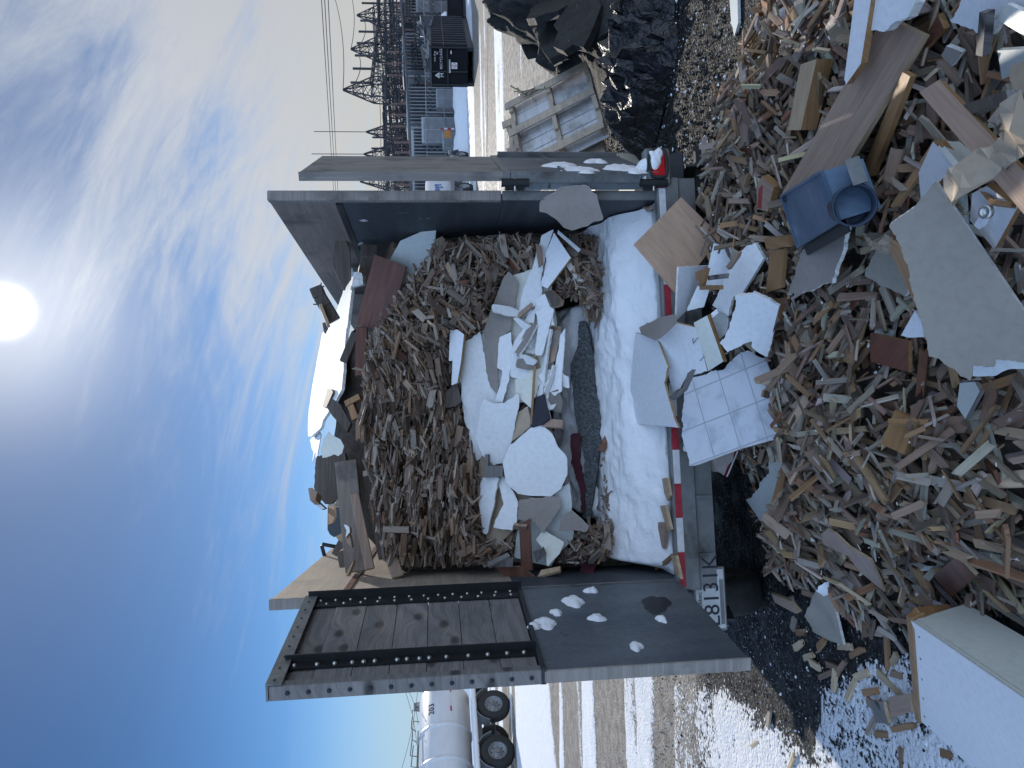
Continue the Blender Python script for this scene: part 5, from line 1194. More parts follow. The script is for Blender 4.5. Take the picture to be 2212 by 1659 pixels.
F_('drywall_shard', 'white drywall shard between the pointed shard and the tan card', 'drywall', ZA5, [(330, 1215), (385, 1200), (470, 1330), (498, 1400), (490, 1540), (450, 1640), (290, 1610), (335, 1500), (370, 1420)], ((0, .10), (3, .13), (6, .10)), seed=118)
F_('tan_card', 'tan cracked card-faced drywall piece at the lower left of the load', 'drywall', ZA5, [(503, 1385), (580, 1372), (640, 1362), (850, 1370), (832, 1450), (700, 1655), (645, 1580), (492, 1545)], ((0, .17), (3, .20), (5, .18)), ('paper_brown', 'drywall', 'gypsum'), seed=119)
F_('tan_card', 'second tan card piece with a rounded corner, right of the cracked one', 'drywall', ZA5, [(930, 1468), (1010, 1540), (1075, 1600), (1062, 1650), (830, 1640), (850, 1515)], ((0, .19), (2, .22), (4, .19)), ('paper_brown', 'drywall', 'gypsum'), seed=120)
F_('drywall_shard', 'greenish white torn drywall shard near the left wall above the red cloth', 'drywall', ZA6, [(395, 140), (445, 170), (522, 222), (490, 290), (415, 372), (410, 290), (345, 200)], ((0, .18), (2, .20), (4, .18)), ('drywall_cream', 'paper_brown', 'gypsum'), seed=121)
F_('wood_block', 'red-brown board end standing by the left wall at the foot of the load', 'board', ZA6, [(232, 100), (300, 70), (315, 400), (245, 385)], ((0, .19), (1, .20), (2, .20)), ('red_board', 'red_board', 'plank_brown'), th=.02, rag=(), warp=0, seed=122)
F_('wood_board', 'wide reddish board lying by the left wall beside the left door', 'board', ZA6, [(75, 380), (260, 375), (335, 445), (160, 450)], ((0, .14), (1, .17), (2, .17)), ('red_board', 'red_board', 'plank_brown'), th=.02, rag=(), warp=0, seed=123)
for i, (pp, mt, lab) in enumerate([([(375, 395), (495, 372), (492, 400), (350, 438)], 'lumber_pale', 'pale lath at the foot of the load beside the left door'), ([(30, 345), (160, 285), (175, 305), (35, 375)], 'plank_grey', 'grey lath slanting by the left wall above the left door'), ([(80, 340), (195, 325), (190, 378), (75, 372)], 'plank_grey', 'short grey board by the left wall'), ([(195, 110), (280, 120), (275, 145), (190, 135)], 'plank_brown', 'brown lath across the board end by the left wall'), ([(320, 280), (385, 260), (400, 300), (345, 350)], 'plank_grey', 'small grey block beside the greenish white shard')]):
    F_('wood_lath', lab, 'lath', ZA6, pp, ((0, .19), (1, .22), (2, .22)), (mt,)*3, th=.016, rag=(), warp=0, seed=130+i)
# sheets that lie underneath and show in the gaps
idq = lambda *p: list(p)
F_('drywall_sheet', 'dusty white drywall sheet underlying the upper half of the stack', 'drywall', idq, [(988, 745), (1090, 690), (1112, 850), (1062, 965), (1030, 1000), (1002, 900)], ((0, .03), (2, .05), (4, .03)), seed=301)
F_('drywall_sheet', 'cream drywall sheet underlying the right part of the stack', 'drywall', idq, [(1092, 600), (1185, 565), (1205, 720), (1185, 870), (1110, 870), (1088, 720)], ((0, .05), (2, .09), (4, .06)), ('drywall_cream', 'paper_brown', 'gypsum'), seed=302)
F_('drywall_sheet', 'tan-backed drywall sheet underlying the middle of the stack', 'drywall', idq, [(1040, 960), (1150, 880), (1172, 1000), (1125, 1130), (1062, 1190), (1028, 1100)], ((0, .04), (2, .09), (4, .05)), ('kraft', 'drywall', 'gypsum'), seed=303)
F_('drywall_sheet', 'grey dusty drywall sheet underlying the lower left of the stack', 'drywall', idq, [(1130, 1100), (1232, 1040), (1238, 1160), (1190, 1225), (1108, 1205)], ((0, .08), (1, .13), (3, .10)), ('panel_grey', 'drywall', 'gypsum'), seed=304)
rgf = np.random.default_rng(55)
for k in range(12):
    u_, v_ = rgf.uniform(1085, 1225), rgf.uniform(580, 910); a_ = rgf.uniform(0, 6.28); L_, W_ = rgf.uniform(18, 46), rgf.uniform(7, 16); ca, sa = math.cos(a_), math.sin(a_)
    F_('drywall_fragment', 'small broken white drywall fragment lying among the stacked drywall in the trailer', 'drywall', idq, [(u_+ca*x-sa*y, v_+sa*x+ca*y) for x, y in ((-L_, -W_), (0, -W_*rgf.uniform(.6, 1.3)), (L_, -W_*.5), (L_*.8, W_*.7), (-L_*.2, W_*rgf.uniform(.6, 1.4)), (-L_*.9, W_*.6))], ((0, rgf.uniform(.12, .17)), (2, rgf.uniform(.12, .19)), (4, rgf.uniform(.12, .17))), ('drywall' if k % 3 else 'paper_brown', 'paper_brown', 'gypsum'), th=.013, amp=.006, warp=0, seed=400+k)
    bpy.context.scene.collection.objects[-1]['group'] = 'small drywall fragments in the trailer load'
FPOLY.append(np.array([(1188, 640), (1245, 640), (1305, 720), (1305, 1130), (1190, 1130)]))
# right of the stack
F_('white_angled_board', 'white board with a brown cut edge, angled to a point above the snow', 'board', ZA4, [(790, 655), (928, 860), (738, 1112), (690, 1090), (722, 830)], ((0, .16), (1, .22), (2, .18)), ('melamine', 'chipboard', 'chipboard'), th=.018, rag=(3,), warp=0, seed=140)
F_('drywall_sheet', 'torn white drywall sheet below the wood at the right of the load', 'drywall', ZA4, [(700, 670), (785, 625), (725, 830), (690, 1060), (692, 1170), (612, 1290), (500, 1385), (535, 1110), (600, 960), (640, 830)], ((0, .12), (3, .15), (6, .12)), seed=141)
F_('white_strip', 'white painted strip slanting over the snow beside the white angled board', 'strip', ZA4, [(822, 632), (1008, 790), (990, 808), (820, 655)], ((0, .20), (1, .26), (2, .26)), ('melamine',)*3, th=.012, rag=(), warp=0, seed=142)
F_('wood_block', 'tan wood block at the edge of the snow below the white angled board', 'block', ZA4, [(760, 1120), (842, 1205), (832, 1245), (785, 1262), (708, 1140)], ((0, .20), (1, .25), (3, .24)), ('lumber_dark', 'plank_brown', 'plank_brown'), th=.04, rag=(), warp=0, seed=143)
F_('wood_lath', 'brown lath leaning on the torn white drywall sheet at the right', 'lath', ZA4, [(605, 1225), (612, 1260), (485, 1372), (500, 1310)], ((0, .17), (1, .18), (2, .16)), ('plank_brown',)*3, th=.016, rag=(), warp=0, seed=144)
F_('wood_lath', 'brown block standing on the torn white drywall sheet by its top edge', 'lath', ZA4, [(640, 740), (690, 770), (705, 900), (668, 930)], ((0, .16), (1, .17), (2, .17)), ('plank_brown',)*3, th=.02, rag=(), warp=0, seed=145)
F_('wood_block', 'bent reddish lath end in the wood above the brown-faced pointed sheet', 'lath', ZA4, [(375, 820), (400, 830), (500, 960), (480, 985), (370, 850)], ((0, .12), (1, .12), (2, .13)), ('red_board', 'plank_brown', 'plank_brown'), th=.02, rag=(), warp=0, seed=146)
F_('drywall_shard', 'lowest torn white shard beside the layered strips over the carpet', 'drywall', ZA4, [(650, 1290), (745, 1245), (790, 1280), (720, 1560), (690, 1660), (640, 1660), (660, 1500)], ((0, .15), (2, .18), (4, .16)), seed=147)
F_('drywall_shard', 'white torn shard in front of the cream drywall, with a peeled brown edge', 'drywall', ZA4, [(590, 1290), (640, 1270), (620, 1440), (640, 1500), (560, 1659), (460, 1659), (460, 1560), (540, 1440)], ((0, .13), (2, .14), (4, .13)), seed=148)
F_('white_strip', 'small white melamine strip with a tan edge above the tall white drywall sheet', 'strip', ZA2, [(1600, 0), (1660, -5), (1715, 35), (1690, 260), (1660, 430), (1612, 450), (1622, 250), (1592, 252)], ((0, .10), (2, .12), (5, .10)), ('melamine', 'chipboard', 'chipboard'), th=.02, rag=(), warp=0, seed=149)
F_('dark_board', 'dark brown board along the lower edge of the wood, above the white sheets', 'board', ZA2, [(1660, 430), (1690, 580), (1650, 620), (1540, 640), (1560, 510), (1620, 455)], ((0, .08), (1, .08), (3, .07)), ('lumber_dark',)*3, rag=(), warp=0, seed=150)
F_('red_lath', 'reddish wood stick standing in the wood above the L-shaped block', 'stick', ZA2, [(1660, 775), (1712, 790), (1680, 960), (1632, 950)], ((0, .10), (1, .10), (2, .10)), ('plank_brown',)*3, th=.02, rag=(), warp=0, seed=151)
q = ZA4((672, 420), (700, 380), (755, 352), (830, 300), (885, 278), (970, 265), (1060, 292), (1132, 380), (1148, 430), (1192, 545), (1165, 557), (1122, 560), (1062, 602), (940, 632), (875, 612), (800, 540), (720, 492), (672, 480))
sheet('brown_paper_piece', 'big torn brown paper-faced drywall piece draped against the right wall', 'drywall', q, (T(1.0, -.05, 1.2), RT@unit((-.55, -1., .25))), .012, ('paper_brown', 'drywall', 'gypsum'), rag='all', amp=.012, warp=.025, wk=(5, 3), seed=152)
FMU, FMV = np.meshgrid(np.arange(900, 1322, 2.), np.arange(400, 1272, 2.), indexing='ij'); FMASK = np.zeros(FMU.shape, bool)
for P_ in FPOLY: FMASK |= sdist(FMU, FMV, P_) > -1.5
LP = face_pieces(8200, np.random.default_rng(77))
lm = [p for p in LP if p['lh'] > HL_[int((p['ls']-ly[0])/GL), int((p['lx']-lx[0])/GL)]-.012]
lm.sort(key=lambda p: -p['L']*p['W']); topset = set(id(p) for p in lm[:44])
LL = [(ZA1((1050, 1330))[0], 'the mahogany board'), (ZA1((1330, 1000))[0], 'the pale panel'), (ZA2((1650, 150))[0], 'the small white strip'), (ZA2((1500, 700))[0], 'the middle drywall stack'), (ZA3((1150, 430))[0], 'the splintered plank'), (ZA4((400, 1250))[0], 'the brown-faced drywall'), (ZA2((1300, 1100))[0], 'the L-shaped block'), (ZA4((900, 430))[0], 'the torn brown paper piece')]
sl = MB(); sl.add(LV, LF, 1, smooth=True)
for p in LP:
    if id(p) in topset:
        u, v = proj(p['C']); k = min(LL, key=lambda l: (l[0][0]-u)**2+(l[0][1]-v)**2); du, dv = u-k[0][0], v-k[0][1]
        rel = ('below' if du > 0 else 'above') if abs(du) > abs(dv) else ('left of' if dv > 0 else 'right of')
        A = p['R'][:, 0]; o_ = 'level' if abs(A[2]) < .35 else ('steep' if abs(A[2]) > .8 else 'slanting')
        mb = MB(); mb.add(p['V'], p['F'], 0, uv=p['uv'], tint=p['t']); o = mb.build('wood_scrap', 'wood')
        tag(o, f"{PAL[p['col']][1]} {'long' if p['L'] > .17 else 'short'} wood scrap, {o_}, in the load {rel} {k[1]}", 'wood scrap', 'wood scraps of the trailer load')
    else: sl.add(p['V'], p['F'], 0, uv=p['uv'], tint=p['t'])
o = sl.build('wood_debris', ['wood', 'heap_base']); tag(o, 'steep face of packed broken wood filling the trailer', 'wood debris', kind='stuff')

# carpet and red cloth in the cut edge of the load, snow lying on them
q = ZA5((1000, -60), (1050, -70), (1082, 0), (1110, 200), (1150, 450), (1155, 700), (1182, 880), (1150, 1130), (1102, 1440), (1080, 1535), (1035, 1530), (1040, 1060), (960, 740), (930, 480), (918, 280), (985, 120))
sheet('grey_carpet', 'thick speckled grey carpet layer in the cut face above the snow slab', 'carpet', q, (T(0, .50, 1.05), RT@unit((0, -1., .40))), .06, ('carpet',)*3, rag='all', amp=.012, warp=.02, wk=(4, 3), seed=160)
q = ZA5((935, 850), (1000, 838), (1003, 1040), (1045, 1300), (1040, 1490), (1010, 1470), (990, 1250), (945, 1090))
sheet('red_cloth', 'dark red cloth strip under the snow beside the grey carpet', 'cloth', q, (T(0, .465, 1.05), RT@unit((0, -1., .40))), .02, ('cloth_red',)*3, rag='all', amp=.01, warp=.012, wk=(12, 9), seed=161)
q = ZA6((640, 190), (668, 165), (720, 150), (738, 165), (712, 280), (725, 425), (610, 430), (625, 300))
sheet('red_cloth', 'dark red crumpled cloth by the left wall at the end of the snow slab', 'cloth', q, (T(0, .50, 1.05), RT@unit((.15, -1., .4))), .03, ('cloth_red',)*3, rag='all', amp=.012, warp=.03, wk=(22, 14), seed=162)
def ledge():
    nx, ny = 110, 40; X, Y = np.meshgrid(np.linspace(-.80, .72, nx), np.linspace(.545, .84, ny))
    Z = 1.165+.10*sstep(Y, .57, .80)+(fbm(X*5, Y*7, 4, 1)-.5)*.13+(fbm(X*17, Y*17, 3, 2)-.5)*.03-.10*sstep(Y, .60, .545)
    Z -= .25*sstep(X, .55, .72)+.25*sstep(X, -.68, -.80)+.09*sstep(fbm(X*3, Y*2, 2, 3), .58, .72)
    id_ = np.arange(nx*ny).reshape(ny, nx); F = np.stack([id_[:-1, :-1], id_[:-1, 1:], id_[1:, 1:], id_[1:, :-1]], -1).reshape(-1, 4)
    mb = MB(); mb.add([T(a, b, c) for a, b, c in zip(X.ravel(), Y.ravel(), Z.ravel())], [tuple(f) for f in F], 0, smooth=True); o = mb.build('snow_ledge', 'snow')
    at = o.data.attributes.new('dirt', 'FLOAT', 'POINT'); at.data.foreach_set('value', (.1+.5*fbm(X*4, Y*4, 3)).ravel().astype(np.float32))
    tag(o, 'ragged ledge of snow between the grey carpet and the drywall stack', 'snow')
ledge()
for i, (pp, mt, lab) in enumerate([(ZA4((1415, 420), (1590, 465), (1580, 490), (1420, 455)), 'plank_brown', 'brown lath lying on the snow slab by the right wall'), (ZA5((1672, 1212), (1712, 1205), (1735, 1350), (1715, 1395), (1690, 1330)), 'lumber_pale', 'tan splinter on the snow edge left of the large white panel'), (ZA5((1655, 1435), (1695, 1430), (1745, 1630), (1715, 1640)), 'lumber_pale', 'tan lath on the snow edge nearest the red and white tape'), (ZA6((1120, 92), (1160, 95), (1155, 262), (1115, 225)), 'plank_brown', 'brown lath on the snow near the left end of the sill'), (ZA6((1205, 292), (1225, 300), (1165, 360), (1100, 402), (1103, 380)), 'orange_board', 'orange-brown lath leaning at the left end of the sill'), (ZA6((1200, 300), (1230, 305), (1262, 455), (1225, 410)), 'lumber_pale', 'yellow splinter hanging over the left end of the sill')]):
    sheet('lath', lab, 'lath', pp, pz([(*pp[0], .815), (*pp[1], .815), (*pp[2], .80)]), .016, (mt,)*3, seed=170+i)

# ------------------------------------------------------------------ the upper edge of the load
q = ZA1((985, 1040), (1240, 1140), (1085, 1690), (832, 1612))
sheet('mahogany_board', 'dark mahogany coloured board leaning on top of the wood near the right wall', 'board', q, pl(0.72, -.12, .45, 2.3), .02, ('red_board', 'red_board', 'plank_brown'), seed=180, uvo=(q[0], q[3], q[1], .7, .3))
q = ZA1((1492, 800), (1195, 930), (1100, 1100), (1000, 1300), (1195, 1290), (1450, 1187))
sheet('pale_sheet', 'pale greenish-grey panel leaning against the right wall above the wood', 'panel', q, pl(0.95, -.35, .3, 2.1), .012, ('panel_grey', 'panel_grey', 'gypsum'), seed=181)
q = ZA1((690, 795), (648, 1040), (652, 1150), (735, 1330), (790, 1250), (785, 1010))
sheet('brown_sheet', 'brown panel standing in the top corner by the right wall', 'panel', q, pl(1.30, -.5, .1, 2.6), .02, ('lumber_dark', 'lumber_dark', 'plank_brown'), seed=182)
mb = MB(); a, b = onY(*ZA1((945, 1010))[0], 4.85), onY(*ZA1((880, 1320))[0], 5.4); mb.bar(a, b, .09, .10, 0, bev=.004); tag(mb.build('lumber_beam', ['lumber_dark', 'lumber_pale']), 'thick brown lumber end behind the mahogany board', 'beam')
mb = MB(); a, b = onY(*ZA1((1150, 960))[0], 4.95), onY(*ZA1((1020, 1180))[0], 5.15); mb.bar(a, b, .07, .03, 0, bev=.003); tag(mb.build('lumber_beam', 'plank_brown'), 'thin brown plank behind the pale greenish panel', 'beam')
NT = RT@unit((.20, -.35, 1.))
TSP = (T(.08, .95, 2.62), NT)
q = ZC7((836, 215), (870, 235), (880, 285), (862, 420), (800, 880), (765, 1150), (735, 1300), (700, 1620))+ZA2((708, 480), (690, 520), (560, 740), (545, 800), (455, 865), (437, 862), (448, 700), (500, 380), (560, 20))+ZC7((375, 1290), (450, 1210), (485, 1180), (525, 1020), (560, 1050), (690, 700))
sheet('top_drywall_sheet', 'big white sunlit drywall sheet lying on the very top of the load', 'drywall', q, TSP, .02, ('drywall', 'paper_brown', 'gypsum'), rag='all', amp=.012, warp=.008, wk=(3, 2), seed=183)
q = ZA2((455, 905), (530, 790), (545, 860), (512, 1060), (500, 990), (475, 1085), (485, 1000))
sheet('drywall_sliver', 'thin torn drywall sliver hanging past the end of the sunlit top sheet', 'drywall', q, (TSP[0]-NT*.04, NT), .006, ('drywall', 'paper_brown', 'gypsum'), rag='all', amp=.01, seed=184)
q = ZA2((600, 478), (632, 482), (645, 505), (590, 630), (558, 628))
sheet('tan_offcut', 'tan board offcut lying on the lower rim of the sunlit top sheet', 'offcut', q, (TSP[0]+NT*.012, NT), .012, ('lumber_dark',)*3, seed=185)
def lum(name, p, q, w, h, mat, lab, cat='beam', yp=0., yq=0., bev=.004, up=(0, 0, 1)):
    mb = MB(); mb.bar(onY(*p, yp), onY(*q, yq), w, h, 0, up=up, bev=bev); o = mb.build(name, mat)
    tag(o, lab, cat); return o
lum('lumber_beam', ZC8((672, -120))[0], ZC8((835, 1480))[0], .07, .13, 'ply_dark', 'long dark lumber beam crossing under the rim of the load, left half', 'beam', 4.81, 4.65)
lum('lumber_beam', ZC8((795, 350))[0], ZC8((1022, 1448))[0], .035, .055, 'plank_brown', 'thin brown stick below the long dark beam', 'beam', 4.73, 4.58)
lum('lumber_beam', ZC8((945, 60))[0], ZC8((1210, 1290))[0], .03, .05, 'lumber_dark', 'lowest dark lath along the shadow gap above the packed wood', 'beam', 4.88, 4.63)
lum('lumber_beam', ZC8((1235, 1010))[0], ZC8((1430, 1560))[0], .02, .07, 'plank_brown', 'splintered pale plank by the left wall at the top of the packed wood', 'beam', 4.63, 4.45)
lum('lumber_beam', ZA2((880, -20))[0], ZA2((875, 375))[0], .04, .07, 'red_board', 'reddish upright lumber under the sunlit top sheet, right half', 'beam', 4.78, 4.73)
lum('lumber_beam', ZA2((830, 20))[0], ZA2((730, 260))[0], .03, .05, 'lumber_dark', 'dark stick slanting under the sunlit top sheet', 'beam', 5.03, 4.98)
for pp, lab, sd_ in ((((735, 580), (850, 518), (868, 560), (750, 622)), 'orange wood block under the rim of the load, upper of two', 186), (((762, 625), (808, 600), (852, 710), (800, 735)), 'orange wood block under the rim of the load, lower of two', 187)):
    q = ZA2(*pp); sheet('wood_block', lab, 'block', q, pl(0.82, .1, .3, 2.6), .06, ('orange_board',)*3, seed=sd_)
q = ZA2((640, 560), (700, 600), (790, 760), (760, 830), (640, 700), (600, 640)); sheet('dark_board', 'dark brown board edge under the left part of the sunlit top sheet', 'board', q, pl(1.00, .2, .3, 2.7), .03, ('lumber_dark',)*3, seed=188)
q = ZA2((600, 828), (615, 850), (690, 890), (714, 945), (690, 1000), (652, 1024), (620, 1010), (530, 1040), (515, 960), (545, 890))
sheet('curled_paper', 'curled pale grey drywall paper hanging at the top rim, left of the sunlit sheet', 'paper', q, pl(0.82, .1, .6, 2.8), .004, ('drywall_cream',)*3, rag=(6, 7, 8), warp=.03, wk=(8, 5), seed=189)
q = ZA2((512, 1030), (640, 1010), (740, 1000), (812, 1320), (720, 1400), (580, 1420), (500, 1340))
sheet('dark_sheet', 'large dark brown panel filling the left top of the load behind the beam', 'panel', q, pl(1.08, .1, .2, 2.8), .04, ('lumber_dark',)*3, rag=(0, 4, 5, 6), seed=190)
q = ZC8((225, -10), (275, -5), (275, 340), (222, 300)); sheet('edge_board', 'thin board edge standing at the top rim against the sky', 'board', q, pl(1.40, 0, .1, 2.9), .03, ('plank_brown', 'lumber_dark', 'lumber_pale'), seed=191)
q = ZC8((123, 268), (180, 258), (255, 325), (225, 440), (150, 442)); sheet('lumber_end', 'tilted lumber end with a pale cut face sticking up against the sky', 'block', q, pl(0.95, .3, .1, 2.9), .12, ('plank_brown', 'plank_brown', 'lumber_pale'), seed=192)
q = ZC8((150, 442), (225, 432), (365, 560), (312, 580)); sheet('white_stick_end', 'white painted stick end below the tilted lumber end', 'stick', q, pl(0.96, .1, .2, 2.85), .05, ('melamine', 'plank_brown', 'plank_brown'), seed=193)
q = ZC8((545, 428), (612, 438), (606, 545), (505, 520)); sheet('wood_block', 'light brown block lying on the long dark beam', 'block', q, pl(0.78, .0, .3, 2.7), .07, ('plank_brown', 'plank_brown', 'lumber_pale'), seed=194)
q = ZC8((408, 510), (505, 535), (640, 560), (640, 900), (500, 980), (440, 940), (403, 870)); sheet('black_bin', 'black plastic bin standing on the load against the sky', 'bin', q, pl(1.35, .0, .1, 2.8), .25, ('black_plastic',)*3, seed=195)
q = ZC8((412, 512), (500, 540), (508, 690), (475, 770), (415, 795)); sheet('tan_board_piece', 'tan rounded board piece in sunlight leaning on the black bin', 'board', q, pl(1.25, .0, 2.4, 2.86), .012, ('orange_board', 'orange_board', 'lumber_pale'), seed=196)
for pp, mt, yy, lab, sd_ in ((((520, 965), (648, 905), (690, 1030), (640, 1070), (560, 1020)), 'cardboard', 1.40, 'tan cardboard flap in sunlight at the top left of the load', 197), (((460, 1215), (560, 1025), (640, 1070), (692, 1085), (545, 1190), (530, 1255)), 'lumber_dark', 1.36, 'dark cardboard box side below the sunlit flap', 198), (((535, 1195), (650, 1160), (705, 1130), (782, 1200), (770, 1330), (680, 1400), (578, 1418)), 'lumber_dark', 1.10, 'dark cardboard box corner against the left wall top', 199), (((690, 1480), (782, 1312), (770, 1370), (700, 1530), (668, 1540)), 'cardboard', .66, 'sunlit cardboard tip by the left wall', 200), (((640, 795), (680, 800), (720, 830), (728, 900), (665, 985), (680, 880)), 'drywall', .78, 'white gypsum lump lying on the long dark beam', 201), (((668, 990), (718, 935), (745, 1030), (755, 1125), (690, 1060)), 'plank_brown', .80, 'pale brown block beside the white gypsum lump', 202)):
    q = ZC8(*pp); sheet('cardboard_piece' if 'card' in mt or 'dark' in mt else 'rubble_piece', lab, 'cardboard' if 'card' in lab else 'rubble', q, pl(yy, .25, .35, 2.7), .03 if yy < 1.2 else .012, (mt, mt, 'lumber_pale'), seed=sd_)
mb = MB(); P = [onY(*t, 5.75) for t in ZC8((362, 1260), (318, 1095), (330, 1080), (480, 1108), (560, 1120))]; mb.tube(P, .014, 8); tag(mb.build('bent_pipe', 'steel_black'), 'thin bent metal pipe sticking up behind the left wall', 'pipe')
# the charred-looking post with nails
mb = MB(); P = [onY(*t, 5.30) for t in ZC7((262, 540), (330, 700), (430, 860), (560, 1080))]
for a, b in zip(P[:-1], P[1:]): mb.bar(a, b+(b-a)*.06, .075, .085, 0, bev=.006)
npost = mb.build('nailed_post', ['lumber_dark']); tag(npost, 'dark beam full of nails sticking up over the right part of the load', 'beam')
mb = MB()
for a, b in (((330, 560), (352, 470)), ((335, 570), (402, 520)), ((240, 572), (188, 592)), ((235, 590), (198, 628)), ((260, 660), (247, 690)), ((280, 720), (288, 780)), ((320, 822), (222, 823)), ((335, 830), (330, 880))):
    A, B_ = [onY(*t, 5.265) for t in ZC7(a, b)]; mb.tube([A, B_], .005, 5)
mb.build('nails', 'wire_dark', npost)
mb = MB(); mb.bar(onY(*ZC7((345, 850))[0], 5.25), onY(*ZC7((470, 1170))[0], 5.2), .06, .02, 0); tag(mb.build('split_lath', 'lumber_pale'), 'split lath with a sunlit edge beside the nailed beam', 'lath')
q = ZC7((370, 1125), (420, 1115), (440, 1190), (395, 1280)); sheet('wood_block', 'dark wood lump at the right end of the sunlit top sheet', 'block', q, pl(1.40, .1, .1, 2.9), .05, ('lumber_dark',)*3, seed=203)
q = ZC7((880, 312), (1010, 310), (1035, 350), (1055, 500), (980, 530), (870, 550)); sheet('gypsum_chunk', 'broken white gypsum chunk under the right tip of the sunlit top sheet', 'chunk', q, pl(1.00, -.1, .4, 2.7), .04, ('gypsum',)*3, rag='all', amp=.01, warp=.01, seed=204)
q = ZC7((550, 225), (600, 345), (720, 600), (740, 540), (600, 260), (560, 190)); sheet('pale_stud', 'pale stud leaning in the right top corner behind the sunlit sheet', 'stud', q, pl(1.60, -.3, .2, 2.7), .03, ('plank_brown', 'lumber_dark', 'lumber_dark'), seed=205)
# ------------------------------------------------------------------ right middle ground: pallets, black film, broken asphalt
ZB1 = zc('B1')
def pallet(name, A, B, th, label, W=1.0, back=True, group=None):
    """A, B: lower corners (right, left as seen); th: tilt of the deck"""
    e = unit(A-B); hz = unit(np.cross((0, 0, 1.), e)); hz = hz if hz[1] > 0 else -hz; up = hz*math.cos(th)+EZ*math.sin(th); n = np.cross(e, up); n = n if n@(CAM-A) > 0 else -n
    L = 1.22; R = np.stack([e, up, n], 1); O = B; t = thing(name, O+e*.6, label, 'pallet', group)
    P = lambda s, w_, d: O+e*s+up*w_+n*d
    m = MB()
    for w_ in (.03, W/2, W-.03):
        m = MB()
        # stringer with its two fork notches
        for s0, s1, lo in ((0, .17, 0), (.17, .36, .035), (.36, .86, 0), (.86, 1.05, .035), (1.05, L, 0)): m.box(P((s0+s1)/2, w_, -.045-lo/2), (s1-s0, .05, .09-lo), R)
        m.build('stringer', 'pallet_wood', t)
    rgp = np.random.default_rng(5)
    for i in range(7):
        s = .05+i*(L-.1)/6; m = MB(); m.box(P(s, W/2, -.101), (.172, W, .016), R, 0, .003); m.build('deck_board', 'pallet_deck', t)
    for s in (.05, .56, L-.05): m = MB(); m.box(P(s, W/2+.02, .009), (.125, W+.03, .018), R, 0, .003); m.build('bottom_board', 'pallet_wood', t)
    return P, n, up
PA, PB_ = onz(*ZB1((1085, 1330))[0], .24), onz(*ZB1((850, 505))[0], .27)
pP, pn, pu = pallet('wooden_pallet', PA, PB_, math.radians(58), 'weathered wooden pallet propped up on its edge against the dark rubble, underside showing')
mb = MB(); c0 = pP(.06, .72, .02); rgk = np.random.default_rng(9)
for k in range(9): mb.tube([c0, c0+rgk.normal(size=3)*.04+pn*.04, c0+rgk.normal(size=3)*.09+pn*.03], .008, 5)
mb.tube([c0, c0-pu*.10+pn*.02, c0-pu*.2+unit(PA-PB_)*.05+pn*.01], .018, 6); tag(mb.build('tied_rag', 'beige_plastic'), 'knotted pale rag tied round the end board of the propped pallet', 'rag')
hzp = unit(np.cross(unit(PA-PB_), (0, 0, 1.))); hzp = hzp if hzp[1] > 0 else -hzp
pallet('wooden_pallet', PA+hzp*.26-EZ*.05+unit(PA-PB_)*.05, PB_+hzp*.26-EZ*.03+unit(PA-PB_)*.05, math.radians(62), 'second pallet standing behind the propped one, mostly hidden, orange edge in the sun', 1.02)
# beige crate seen between the folded door and the wall
mb = MB(); c = onz(*ZB1((1100, 1530))[0], .25); mb.box(c, (.55, .35, .5), RT, 0, .02); BC = mb.build('plastic_crate', 'beige_plastic'); tag(BC, 'beige plastic crate half hidden between the folded right door and the trailer side', 'crate')
mb = MB(); f = c-EY*.18; mb.box(f+EX*.02+EZ*.02, (.10, .01, .09), RT); mb.tube([f-EX*.12-EZ*.02, f-EX*.12-EZ*.02-EY*.03, f-EX*.04-EZ*.02-EY*.03, f-EX*.04-EZ*.02], .008, 6); mb.build('latch', 'steel_black', BC)
# mound of broken asphalt
def mound(name, c, rx, ry, h, ang, mat, label, cat, seed, amp=.25, nz=3., K=90, Rr=40, crease=False, flat=False):
    mb = MB(); V = []; ca, sa = math.cos(ang), math.sin(ang); rg = np.random.default_rng(seed); o = rg.uniform(0, 30, 2)
    for j in range(Rr+1):
        q = 1-j/Rr
        for k in range(K):
            t = 2*math.pi*k/K; w_ = 1+.28*(fbm(np.array([3+math.cos(t)*1.3+o[0]]), np.array([math.sin(t)*1.3+o[1]]), 3)[0]-.5)*2
            x, y = rx*q*w_*math.cos(t), ry*q*w_*math.sin(t); X, Y = c[0]+x*ca-y*sa, c[1]+x*sa+y*ca
            f = (math.cos(q*math.pi)+1)/2; f = f**.7
            if crease:
                r = 0
                for sc, a in ((2.1, 1.), (4.7, .55), (10., .25)):
                    v = float(fbm(np.array([X*sc+o[0]]), np.array([Y*sc*1.2+o[1]]), 2, 1)[0]); r += a*(1-abs(2*v-1)*2.2)
                z = h*f*(.45+.40*r)
            else: z = h*f*(1+amp*2*(fbm(np.array([X*nz+o[0]]), np.array([Y*nz+o[1]]), 4, 2)[0]-.5)*2)
            V.append((X, Y, max(z, -.02)-.01))
    F = [(j*K+k, j*K+(k+1) % K, (j+1)*K+(k+1) % K, (j+1)*K+k) for j in range(Rr) for k in range(K)]
    mb.add(V, F, 0, smooth=not flat); o = mb.build(name, mat); tag(o, label, cat); return o
mound('asphalt_rubble', (4.75, 9.7), 1.9, 1.0, .95, .9, 'rubble_dark', 'large mound of broken black asphalt behind the propped pallet, crumbs of ice on it', 'rubble', 3, .35, 2.2, flat=True)
mound('asphalt_rubble', (3.5, 7.75), 1.0, .55, .32, .9, 'rubble_dark', 'low black rubble ridge in front of the propped pallet', 'rubble', 4, .4, 3., flat=True)
